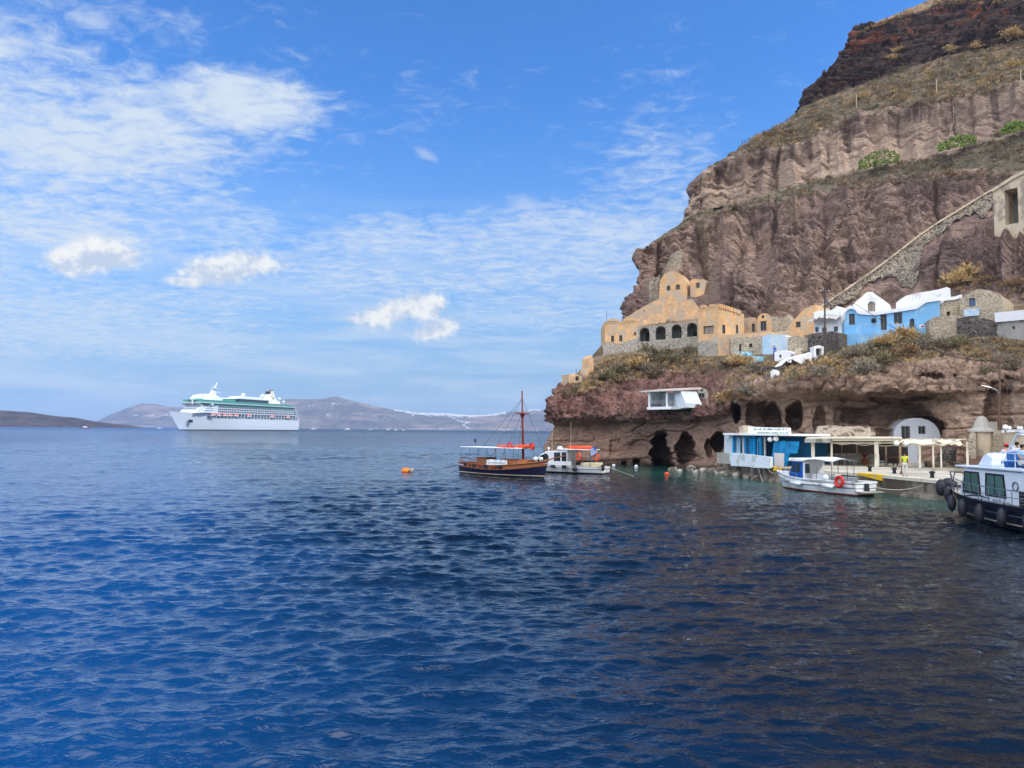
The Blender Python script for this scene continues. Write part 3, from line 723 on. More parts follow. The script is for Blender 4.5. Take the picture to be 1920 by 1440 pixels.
M['ochre'] = mat('ochre_plaster', srgb(226,182,132), .9, .26, .9, .12, col2=srgb(198,178,150), stain=.45)
M['ochre2'] = mat('ochre_plaster_worn', srgb(224,182,136), .9, .28, .7, .14, col2=srgb(188,166,140), stain=.6)
M['pale_rubble'] = stonemat('pale_rubble', srgb(198,184,158), srgb(176,160,138), srgb(112,102,92), 2.2, .10, .08)
M['grey_rubble'] = stonemat('grey_plaster_rubble', srgb(208,200,184), srgb(200,190,172), srgb(156,146,132), 2.2, .10, .06)
M['dark_rubble'] = stonemat('dark_rubble', srgb(150,140,126), srgb(112,104,98), srgb(60,57,57), 2.3, .07, .10)
M['stair_rubble'] = stonemat('stair_rubble', srgb(184,168,144), srgb(136,124,110), srgb(72,66,62), 1.5, .08, .14)
M['beige_rubble'] = stonemat('beige_rubble', srgb(212,196,168), srgb(202,186,160), srgb(166,150,130), 2.3, .12, .06)
M['white'] = mat('limewash_white', srgb(242,242,240), .85, .05, .8, .02, col2=srgb(214,212,206), stain=.15)
M['blue_wall'] = mat('sky_blue_limewash', srgb(128,184,222), .85, .06, .6, .02, col2=srgb(152,198,226), stain=.3)
M['paleblue'] = mat('pale_blue_plaster', srgb(176,206,226), .85, .10, .8, .02, col2=srgb(205,214,218), stain=.5)
M['aqua'] = mat('aqua_plaster', srgb(130,190,210), .8, .12, 1.2, .01, col2=srgb(190,205,205), stain=.4)
M['win_dark'] = glass('window_glass'); M['blue_glass'] = mat('blue_shutter', srgb(60,110,160), .5, .2, 4)
M['door_dark'] = mat('dark_door_wood', srgb(66,66,66), .6, .2, 3); M['grey_wood'] = mat('grey_shutter_wood', srgb(150,140,124), .8, .2, 5)
M['dark_room'] = mat('unlit_plaster', srgb(120,122,116), .9, .2, 1.5); M['frame_grey'] = mat('window_frame', srgb(120,112,104), .7, .15, 4)
M['blue_paint'] = mat('blue_paint', srgb(30,130,190), .5, .12, 2); M['white_paint'] = mat('white_paint', srgb(236,236,232), .5, .08, 2)
M['tan_plaster'] = mat('tan_plaster', srgb(206,188,160), .9, .14, .8, .04, col2=srgb(160,146,128), stain=.4)
M['concrete'] = mat('concrete', srgb(168,164,154), .9, .18, .6, .03, col2=srgb(120,114,104), stain=.4)
M['black'] = mat('black_rubber', (.02,.02,.022), .7, .2, 5); M['iron'] = mat('rusty_iron', srgb(110,86,70), .8, .3, 6)
M['pole_wood'] = mat('weathered_pole', srgb(92,82,74), .9, .3, 4); M['steel'] = mat('galvanised_steel', srgb(170,172,174), .4, .1, 5, metal=.6)

building('ruined_tower', 'ochre crenellated tower with two small arched windows at the seaward end of the ruin', 'tower', ((1128,667),(1196,658)), [(1134,603),(1165,603),(1196,601)], M['ochre'],
    [('window','arch',1146,629,1151.5,641),('window','arch',1161,628,1167,640),('window','arch',1189,622,1193,629)], 8, lower=([(1131,642),(1145,641),(1160,646),(1175,640),(1196,632)], M['grey_rubble']), cren=(.9,.5,.55,.5))
building('ruined_arcade', 'pale crumbling building with four open arches between the two ochre towers', 'ruin', ((1196,658),(1309,650)), [(1196,612),(1225,610),(1260,606),(1309,602)], M['grey_rubble'],
    [('opening','arch',1199,614,1218,640),('opening','arch',1229,611,1248,637),('opening','arch',1259,608,1278,634),('opening','arch',1288,605,1307,631)], 6, reveal=2.2,
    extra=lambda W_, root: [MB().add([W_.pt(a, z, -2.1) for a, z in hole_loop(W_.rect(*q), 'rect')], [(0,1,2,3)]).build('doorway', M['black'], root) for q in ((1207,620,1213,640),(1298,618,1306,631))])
building('ruined_wall', 'sloping ochre plastered wall crumbling above the row of arches', 'ruin', ((1166,602),(1311,600)), [(1168,600),(1185,588),(1203,577),(1222,566),(1236,561),(1247,571),(1275,566),(1298,560),(1311,578)], M['ochre2'], [('window','rect',1207,581,1209,584)], 3.5, Y=(128,125), down=4)
building('cliff_chapel', 'round topped ochre chapel with two arched windows high against the cliff', 'chapel', ((1236,574),(1287,568)), [(1236,560)]+archtop(1237,1286,534,509)+[(1287,560)], M['ochre'],
    [('window','arch',1250,535,1257,545),('window','arch',1267,533,1275,543)], 9, down=3)
building('chapel_annex', 'small ochre annex with one square window right of the round topped chapel', 'annex', ((1293,556),(1320,552)), [(1294,526),(1300,523),(1320,524)], M['ochre'], [('window','rect',1305,530,1312,540)], 6, down=3)
building('rubble_wall', 'pale rubble wall hugging the left side of the round topped chapel', 'wall', ((1216,566),(1237,566)), [(1217,525),(1223,519),(1230,520),(1238,514)], M['pale_rubble'], (), 4, down=3)
building('rubble_wall', 'narrow leaning spur of pale masonry above the round topped chapel', 'wall', ((1250,512),(1280,512)), [(1252,505),(1262,488),(1270,470),(1281,468),(1278,490),(1277,505)], M['pale_rubble'], (), 3, down=1)
def tower_curve(W_, root):
    # rounded right half of the tower with two narrow windows
    mb = MB(); n = 10
    s1 = W_.L; ztop = W_.sz(1346,575)[1]; zbot = W_.zb-2.2
    p_end = P(1406, 600, W_.B.y+6.0); ex = (Vector((p_end.x, p_end.y, 0))-W_.A).dot(W_.e)-s1
    prof = [(s1+ex*math.sin(math.pi/2*i/n), -5.5*(1-math.cos(math.pi/2*i/n))) for i in range(n+1)]
    fr = [W_.pt(a, zbot, d) for a, d in prof]; tp = [W_.pt(a, ztop-.5*i/n, d) for i, (a, d) in enumerate(prof)]
    mb.add(fr+tp, [(i,i+1,n+2+i,n+1+i) for i in range(n)])
    mb.add(tp+[W_.pt(s1, ztop, -5.6)], [tuple(range(n+1))+(n+1,)])
    mb.build('curved_wall', M['ochre'], root)
    mb = MB()
    for i in range(n):
        c_ = (tp[i]+tp[i+1])/2; d_ = tp[i+1]-tp[i]; mb.box(c_+Vector((0,0,.2)), (d_.length*.62,.4,.6), math.atan2(d_.y, d_.x), taper=.7)
    mb.build('battlement', M['ochre'], root)
    for x0, x1 in ((1352,1358),(1377,1383)):
        # find the curved wall behind the traced window
        best = None
        for i in range(n):
            a, c_ = fr[i], fr[i+1]; m_ = proj(((a.x+c_.x)/2, (a.y+c_.y)/2, 20))[0]
            if best is None or abs(m_-(x0+x1)/2) < best[0]: best = (abs(m_-(x0+x1)/2), i)
        i = best[1]; a, c_ = fr[i], fr[i+1]; mid = (a+c_)/2; e_ = (c_-a).normalized(); nn = Vector((e_.y,-e_.x,0)); nn = nn if nn.dot(EYE-mid) > 0 else -nn
        z1 = P(x0, 609, mid.y).z; z0 = P(x0, 625, mid.y).z; mb = MB(); ang = math.atan2(e_.y, e_.x)
        mb.box(Vector((mid.x, mid.y, (z0+z1)/2))+nn*.01, (.55,.12,z1-z0), ang, mi=0); mb.box(Vector((mid.x, mid.y, (z0+z1)/2))+nn*.04, (.38,.12,z1-z0-.16), ang, mi=1)
        mb.build('window', [M['frame_grey'], M['win_dark']], root)
building('round_tower', 'big ochre crenellated tower with a wide shuttered window right of the arches', 'tower', ((1309,668),(1346,668)), [(1309,580),(1325,576),(1346,575)], M['ochre'],
    [('shutter','rect',1319,611,1338,626)], 9, lower=([(1309,640),(1325,638),(1346,641)], M['grey_rubble']), cren=(.8,.4,.5,.5), extra=tower_curve)
building('vaulted_house', 'tiny ochre house with a sloping vault and a slit door beside the big tower', 'house', ((1389,626),(1420,624)), [(1389,604),(1395,598),(1405,595),(1416,595),(1420,600)], M['ochre2'], [('door','rect',1410,607,1415,622)], 6)
building('arched_house', 'ochre house with rounded gable, one square window and a small hatch above it', 'house', ((1419,628),(1448,626)), [(1419,606)]+archtop(1420,1447,600,587)+[(1448,606)], M['ochre'], [('window','rect',1426,602,1437,620),('window','rect',1428,591,1433,597)], 6)
building('ochre_retaining_wall', 'long ochre wall carrying the small vaulted houses', 'wall', ((1345,668),(1508,640)), [(1345,627),(1380,627),(1405,624),(1450,623),(1480,619),(1508,626)], M['ochre2'], (), 3)
building('rubble_wall', 'pale tumbled masonry between the rounded gable house and the ochre rock house', 'wall', ((1446,626),(1480,624)), [(1447,592),(1460,597),(1470,594),(1478,590),(1482,600)], M['beige_rubble'], (), 4)
building('rock_house', 'ochre plastered house cut into the rock with one small window, left of the white houses', 'house', ((1474,628),(1529,630)), [(1474,616),(1484,606),(1497,590),(1510,578),(1528,571)], M['ochre'], [('window','rect',1492,603,1501,614)], 5)
building('stone_wall', 'pale rubble wall with a fallen doorway under the ochre wall', 'wall', ((1368,672),(1430,664)), [(1370,634),(1395,632),(1430,630)], M['beige_rubble'], [('opening','rect',1386,645,1390,664),('window','rect',1405,644,1411,651)], 2.5, reveal=.6)
building('terrace_wall', 'pale blue terrace wall behind the woman in blue', 'wall', ((1428,664),(1478,660)), [(1429,632),(1440,627),(1472,628),(1478,634)], M['paleblue'], (), 2)
building('parapet_wall', 'low aqua parapet below the pale rubble wall', 'wall', ((1377,674),(1428,680)), [(1377,658),(1392,659),(1392,666),(1428,668)], M['aqua'], [('window','rect',1379,662,1381,665)], .8, down=1)
building('white_hut', 'small flat roofed white hut with one tiny window above the golden bushes', 'hut', ((1452,680),(1483,678)), [(1452,660),(1468,656),(1483,660)], M['white'], [('window','rect',1461,665,1465,671)], 3)
building('white_wall', 'white stepped wall running down the slope below the white hut', 'wall', ((1462,698),(1522,676)), [(1462,688),(1475,676),(1488,670),(1505,665),(1522,661)], M['white'], [('window','rect',1478,673,1484,680)], 1.2, down=1.2)
building('rock_wall', 'tan rough wall between the pale blue terrace and the dark stone wall', 'wall', ((1477,664),(1516,658)), [(1477,632),(1495,630),(1516,634)], M['beige_rubble'], (), 2)
building('stone_wall', 'dark grey stone wall below the white houses behind the utility pole', 'wall', ((1514,664),(1573,664)), [(1514,630),(1530,624),(1560,621),(1573,624)], M['dark_rubble'], (), 2.5)
building('white_porch', 'white doorframe shaped porch in front of the dark stone wall', 'porch', ((1526,668),(1545,668)), [(1526,650),(1535,647),(1545,650)], M['white'], [('opening','rect',1530,653,1541,667)], 1.2, reveal=1.0, Y=(91,91))
def awn(W_, root, x0, y0, x1, y1):
    mb = MB(); n = 14; a0 = W_.sz(x0, y0)[0]; a1 = W_.sz(x1, y1)[0]; z = W_.sz(x0, y0)[1]
    top = []; bot = []
    for i in range(n+1):
        a = a0+(a1-a0)*i/n; zz = z+.35*math.sin(math.pi*i/n)+rng.uniform(-.1,.1)
        top.append(W_.pt(a, zz+.25, .02)); bot.append(W_.pt(a, zz-.35+rng.uniform(-.12,.12), 1.6))
    v_ = top+bot; v2 = [p-Vector((0,0,.04)) for p in v_]; k = 2*(n+1)
    mb.add(v_+v2, [(i,i+1,n+2+i,n+1+i) for i in range(n)]+[(k+i,k+n+1+i,k+n+2+i,k+i+1) for i in range(n)]+[(n+1+i,n+2+i,k+n+2+i,k+n+1+i) for i in range(n)])
    mb.build('awning', mat('awning_cloth', srgb(176,172,166), .9, .2, 3), root)
building('white_house', 'white house with a torn grey awning left of the blue house', 'house', ((1526,632),(1584,632)), [(1526,585),(1540,582),(1560,581),(1569,574),(1578,579),(1584,582)], M['white'],
    [('bluewin','rect',1528,613,1535,623),('window','rect',1541,614,1550,622),('bluewin','rect',1563,612,1571,622)], 7, extra=lambda W_, root: awn(W_, root, 1522, 601, 1577, 602))
def blue_bits(W_, root):
    a0, a1, z0, z1 = W_.rect(1609, 608, 1650, 623); mb = MB()     # terrace rail
    for i in range(9):
        a = a0+(a1-a0)*i/8; mb.cyl(W_.pt(a, z0-.1, 1.0), W_.pt(a, z0+.9, 1.0), .018, n=5)
    mb.cyl(W_.pt(a0, z0+.9, 1.0), W_.pt(a1, z0+.9, 1.0), .025, n=5); mb.build('railing', M['steel'], root)
    mb = MB(); zz = W_.sz(1640, 622)[1]; A0 = W_.sz(1574, 622)[0]; A1 = W_.sz(1748, 622)[0]
    lo = W_.za-2
    mb.hexa([W_.pt(A0, lo, 1.2), W_.pt(A1, lo, 1.2), W_.pt(A1, lo, .02), W_.pt(A0, lo, .02)], [W_.pt(A0, zz-.35, 1.2), W_.pt(A1, zz+.25, 1.2), W_.pt(A1, zz+.25, .02), W_.pt(A0, zz-.35, .02)]); mb.build('terrace', M['blue_wall'], root)
    s_, z_ = W_.sz(1638, 601); mb = MB(); mb.ball(W_.pt(s_, z_, .25), .32, 10, 7); mb.cyl(W_.pt(s_, z_, 0), W_.pt(s_, z_, .2), .05); mb.build('wall_lamp', M['black'], root)
    mb = MB(); s_, z_ = W_.sz(1729, 612); mb.box(W_.pt(s_, z_, .06), (.6,.1,.4), math.atan2(W_.e.y, W_.e.x), mi=0); mb.box(W_.pt(s_, z_, .12), (.3,.04,.2), math.atan2(W_.e.y, W_.e.x), mi=1); mb.build('notice', [M['white_paint'], mat('red_paint', srgb(190,50,40))], root)
building('blue_house', 'long sky blue house with white roof edge and tall dark windows', 'house', ((1576,655),(1768,626)), [(1583,598)]+archtop(1584,1608,588,575,8)[1:-1]+[(1612,585),(1638,587),(1680,581),(1718,575),(1736,563),(1768,558)], M['blue_wall'],
    [('window','rect',1592,588,1603,609),('door','rect',1651,589,1663,619),('window','rect',1676,586,1692,607),('door','arch',1706,597,1715,619)], 6, trim=(M['white'], .45, .22), extra=blue_bits, Y=(95,91))
building('white_house', 'white domed roof house rising behind the left end of the blue house', 'house', ((1600,590),(1672,590)), [(1600,570),(1612,560),(1625,548),(1636,547),(1643,553),(1656,562),(1668,571),(1672,580)], M['white'], [('shutter','arch',1627,565,1641,584)], 7, Y=(103,101), down=5)
building('white_house', 'long white parapet house behind the right end of the blue house', 'house', ((1680,580),(1782,570)), [(1680,568),(1690,560),(1698,555),(1720,549),(1742,546),(1762,542),(1775,538),(1782,541)], M['white'], (), 6, Y=(102,99), down=5)
building('white_hut', 'weathered white hut with a dark square hole beside the stone house', 'hut', ((1765,598),(1803,598)), [(1765,565),(1770,560),(1790,558),(1796,556),(1803,554)], M['beige_rubble'], [('opening','rect',1775,584,1782,592)], 5, reveal=.8, trim=(M['white'], .4, .15), Y=(90.5,90), down=4)
def panel(W_, root):
    a0, a1, z0, z1 = W_.rect(1808, 580, 1837, 593); mb = MB(); mb.hexa([W_.pt(a0, z0, .3), W_.pt(a1, z0, .3), W_.pt(a1, z0, 0), W_.pt(a0, z0, 0)], [W_.pt(a0, z1, .3), W_.pt(a1, z1, .3), W_.pt(a1, z1, 0), W_.pt(a0, z1, 0)]); mb.build('shed_front', M['paleblue'], root)
building('stone_house', 'beige rubble house with blue shuttered window at the right of the blue house', 'house', ((1800,606),(1880,606)), [(1800,560),(1815,551),(1832,542),(1850,543),(1868,548),(1877,556),(1882,575)], M['beige_rubble'], [('bluewin','rect',1817,559,1829,575)], 8, extra=panel, Y=(89,86), down=4)
building('retaining_wall', 'tan and rubble retaining wall under the weathered white hut', 'wall', ((1746,630),(1800,630)), [(1742,600),(1752,594),(1775,593),(1800,591)], M['beige_rubble'], (), 3, Y=(88.5,87.5), down=2)
building('retaining_wall', 'dark lava stone retaining wall below the beige stone house', 'wall', ((1794,634),(1874,640)), [(1794,597),(1815,594),(1845,597),(1866,602),(1874,612)], M['dark_rubble'], (), 3, Y=(87.3,84.5), down=2)
building('retaining_wall', 'grey concrete wall with white capping and a small square hole at the right edge', 'wall', ((1872,644),(1985,644)), [(1868,592),(1890,590),(1930,586),(1985,584)], M['concrete'], [('opening','rect',1898,612,1903,618)], 3, Y=(84.3,78), down=3, reveal=.5, trim=(M['white'], 1.1, .25))
# ruined steps and wall stubs on the seaward ridge
building('wall_stub', 'small ochre and white wall stub on the ridge below the seaward tower', 'ruin', ((1098,716),(1113,700)), [(1099,702),(1103,690),(1104,672),(1109,666),(1113,672)], M['ochre2'], (), 1.5, down=1)
building('wall_stub', 'low broken wall with a dark doorway at the tip of the ridge', 'ruin', ((1066,718),(1092,716)), [(1066,702),(1072,701),(1074,707),(1080,700),(1085,703),(1092,706)], M['ochre2'], [('opening','arch',1079,705,1086,714)], 1.5, down=1, reveal=.6)

# ---------- the long stair climbing the cliff ----------
def stair_wall():
    path = [(1531,580),(1560,560),(1600,533),(1640,505),(1680,475),(1722,442),(1760,416),(1800,392),(1835,370),(1866,352)]
    low = [(1533,586),(1560,580),(1584,569),(1608,556),(1620,534),(1651,521),(1678,518),(1685,532),(1700,538),(1713,540),(1722,524),(1728,470),(1744,451),(1778,427),(1793,411),(1829,398),(1844,412),(1856,390),(1868,380)]
    tops = []
    for i in range(len(path)-1):
        for k in range(8):
            f = k/8; tops.append((path[i][0]*(1-f)+path[i+1][0]*f, path[i][1]*(1-f)+path[i+1][1]*f))
    lx = np.array([p[0] for p in low]); ly = np.array([p[1] for p in low])
    hs = [hit(x, y+3) for x, y in tops]; Ys = np.array([h_.y for h_ in hs]); Ys = np.convolve(np.pad(Ys, 6, 'edge'), np.ones(13)/13, 'valid')
    root = thing('stone_stairway', 'long stone walled stairway climbing diagonally across the cliff', 'stairway', tuple(hs[0]))
    mb = MB(); cap = MB(); T = []; G_ = []; k_ = 9
    for (x, y), Y in zip(tops, Ys):
        yb = float(np.interp(x, lx, ly))+2.5*math.sin(x*.35)+rng.uniform(-1.5,1.5)
        p = P(x, y, Y-1.3); T.append(p); prev = Y-1.3
        for j in range(k_+1):
            yy = y+(yb-y)*j/k_; h_ = hit(x, yy); prev = min(prev, h_.y-.75+(.35 if j == k_ else 0)); G_.append(p if j == 0 else P(x, yy, prev+rng.uniform(-.06,.06)))
    n = len(T); back = Vector((.8,3.2,0)); kk_ = k_+1
    mb.add(G_+[p+back for p in G_], [(i*kk_+j, (i+1)*kk_+j, (i+1)*kk_+j+1, i*kk_+j+1) for i in range(n-1) for j in range(k_)]+[(i*kk_, n*kk_+i*kk_, n*kk_+(i+1)*kk_, (i+1)*kk_) for i in range(n-1)]+[(i*kk_+k_, (i+1)*kk_+k_, n*kk_+(i+1)*kk_+k_, n*kk_+i*kk_+k_) for i in range(n-1)])
    mb.build('wall', M['stair_rubble'], root, smooth=False)
    o2 = Vector((-.06,-.12,0)); T2 = [p+o2+Vector((0,0,.12)) for p in T]; T3 = [p+Vector((.1,.55,.12)) for p in T]; T4 = [p+o2-Vector((0,0,.22)) for p in T]
    cap.add(T2+T3+T4, [(i,i+1,n+i+1,n+i) for i in range(n-1)]+[(2*n+i,2*n+i+1,i+1,i) for i in range(n-1)]); cap.build('coping', M['tan_plaster'], root)
stair_wall()
building('stair_gatehouse', 'beige building with a tall dark opening at the top of the stairway', 'building', ((1866,428),(1990,440)), [(1862,356),(1880,345),(1900,332),(1920,322),(1990,300)], M['tan_plaster'], [('opening','rect',1884,354,1909,420)], 7, reveal=3, down=7, trim=(M['tan_plaster'], .5, .25))

building('white_block', 'small white block with rounded top right of the white hut', 'wall block', ((1510,672),(1521,670)), [(1510,665),(1511,662),(1515,660),(1520,662),(1521,664)], M['white'], (), 1.0, down=.8)
building('aqua_box', 'pale aqua box hut with flat top beside the rubble doorway', 'hut', ((1394,674),(1407,674)), [(1394,661),(1400,659),(1407,660)], M['aqua'], [('opening','rect',1397,664,1401,672)], 1.2, down=.8, reveal=.4)
building('water_tank', 'rounded pale tank on the white wall below the dark stone wall', 'tank', ((1488,668),(1503,667)), [(1488,662)]+archtop(1489,1502,660,652,6)+[(1503,662)], M['tan_plaster'], (), 1.4, down=.8)
building('white_block', 'loose white block at the lower end of the stepped wall', 'wall block', ((1445,706),(1456,705)), [(1445,697),(1449,693),(1455,695),(1456,699)], M['white'], (), .8, down=.5)
building('stone_wall', 'dark jagged stone wall under the white stepped wall', 'wall', ((1428,702),(1466,698)), [(1428,690),(1440,687),(1455,688),(1466,685)], M['dark_rubble'], (), 1.0, down=.8)
# ---------- quay and the buildings on it ----------
QZ = 1.3
qa = [PZ(1352,884,0), PZ(1400,893,0), PZ(1440,902,0), PZ(1640,921.5,0), PZ(1760,937,0)]
front = [Vector((p.x, p.y, 0)) for p in qa]+[Vector((33.2,44,0)), Vector((35.5,30,0)), Vector((37.5,10,0)), Vector((42,-30,0))]
backp = [Vector((70,-30,0)), Vector((66,10,0)), Vector((60,40,0)), Vector((50,72,0)), Vector((38,84,0)), Vector((30,88,0)), Vector((24.0,84,0))]
def quay():
    mb = MB(); loop = front+backp
    # subdivided, slightly worn front face
    fr = []
    for a, b_ in zip(front[:-1], front[1:]):
        k = max(2, int((b_-a).length/1.2))
        fr += [a.lerp(b_, i/k) for i in range(k)]
    fr.append(front[-1]); n = len(fr)
    levels = [(-3, .5), (-.1, .35), (.35, .0), (.9, .03), (QZ-.12, 0), (QZ, .05)]
    out = [Vector((-.88,-.47,0))]*n
    vs = []
    for z, o_ in levels: vs += [p-Vector((.88,.47,0))*(o_ if z < 0 else -o_*0)+Vector((rng.uniform(-.07,.07), rng.uniform(-.07,.07), z)) if z < QZ-.2 else p+Vector((0,0,z)) for p in fr]
    fs = []
    for j in range(len(levels)-1): fs += [(j*n+i, j*n+i+1, (j+1)*n+i+1, (j+1)*n+i) for i in range(n-1)]
    mb.add(vs, fs, 0)
    top = [p+Vector((0,0,QZ)) for p in fr+backp]; mb.add(top, [tuple(range(len(top)))], 1)
    o = mb.build('quay', [M['quay_side'], M['quay_top']]); tag(o, kind='structure')
    # pale coping band along the edge
    mb = MB(); inn = [p+Vector((.55,.3,0)) for p in fr]
    st = [i for i in range(n) if fr[i].y < 66]
    a = [fr[i]+Vector((-.05,-.03,QZ+.03)) for i in st]; b_ = [inn[i]+Vector((0,0,QZ+.03)) for i in st]; c_ = [fr[i]+Vector((-.05,-.03,QZ-.2)) for i in st]; k = len(st)
    mb.add(a+b_+c_, [(i,i+1,k+i+1,k+i) for i in range(k-1)]+[(2*k+i,2*k+i+1,i+1,i) for i in range(k-1)])
    o = mb.build('quay_coping', M['coping']); tag(o, kind='structure')
M['quay_side'] = mat('quay_wall', srgb(132,122,108), .95, .25, .7, .06, col2=srgb(84,76,66), stain=.6)
M['quay_top'] = mat('quay_paving', srgb(186,180,166), .9, .12, .5, .02, col2=srgb(160,152,138), stain=.4)
M['coping'] = mat('pale_coping', srgb(214,206,184), .85, .12, .8, .02, col2=srgb(186,174,150), stain=.3)
M['cream'] = mat('cream_paint', srgb(226,218,196), .8, .10, 1.0, .01, col2=srgb(200,188,162), stain=.3)
M['cream_cloth'] = mat('cream_canvas', srgb(226,214,186), .9, .12, 1.5, .02)
M['cafe_blue'] = mat('cafe_blue_paint', srgb(20,150,208), .5, .1, .8, .0, col2=srgb(16,118,170), stain=.3)
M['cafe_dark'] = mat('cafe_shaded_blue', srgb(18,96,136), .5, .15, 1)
M['parapet'] = mat('bluish_white_plaster', srgb(208,218,224), .85, .07, .9, .03, col2=srgb(180,186,184), stain=.3)
M['yellow'] = mat('yellow_paint', srgb(238,190,30), .7, .1, 2, .02, col2=srgb(206,180,110), stain=.35)
M['globe'] = mat('opal_globe', srgb(244,246,236), .25, .03, 2)
M['brown_dark'] = mat('dark_interior_wood', srgb(60,48,42), .8, .3, 2)
quay()
# raised terrace of the restaurant
ta = PZ(1506,880,QZ); tb = PZ(1850,884,QZ)
mb = MB(); tl = [Vector((ta.x,ta.y,QZ)), Vector((tb.x,tb.y,QZ)), Vector((48,70,QZ)), Vector((36,82,QZ)), Vector((31,84,QZ))]
tt = [Vector((p.x,p.y,QZ+.22)) for p in tl]; n = 5
mb.add(tl+tt, [(0,1,n+1,n),(1,2,n+2,n+1),(4,0,n,n+4),(5,6,7,8,9)]); o = mb.build('restaurant_terrace', M['quay_top']); tag(o, kind='structure')
TZ = QZ+.22

def vwall(W_, mb, x0, y0, x1, y1, front_=0, depth=.25, mi=None):
    a0, a1, z0, z1 = W_.rect(x0, y0, x1, y1); mb.hexa([W_.pt(a0,z0,front_), W_.pt(a1,z0,front_), W_.pt(a1,z0,front_-depth), W_.pt(a0,z0,front_-depth)], [W_.pt(a0,z1,front_), W_.pt(a1,z1,front_), W_.pt(a1,z1,front_-depth), W_.pt(a0,z1,front_-depth)], mi)
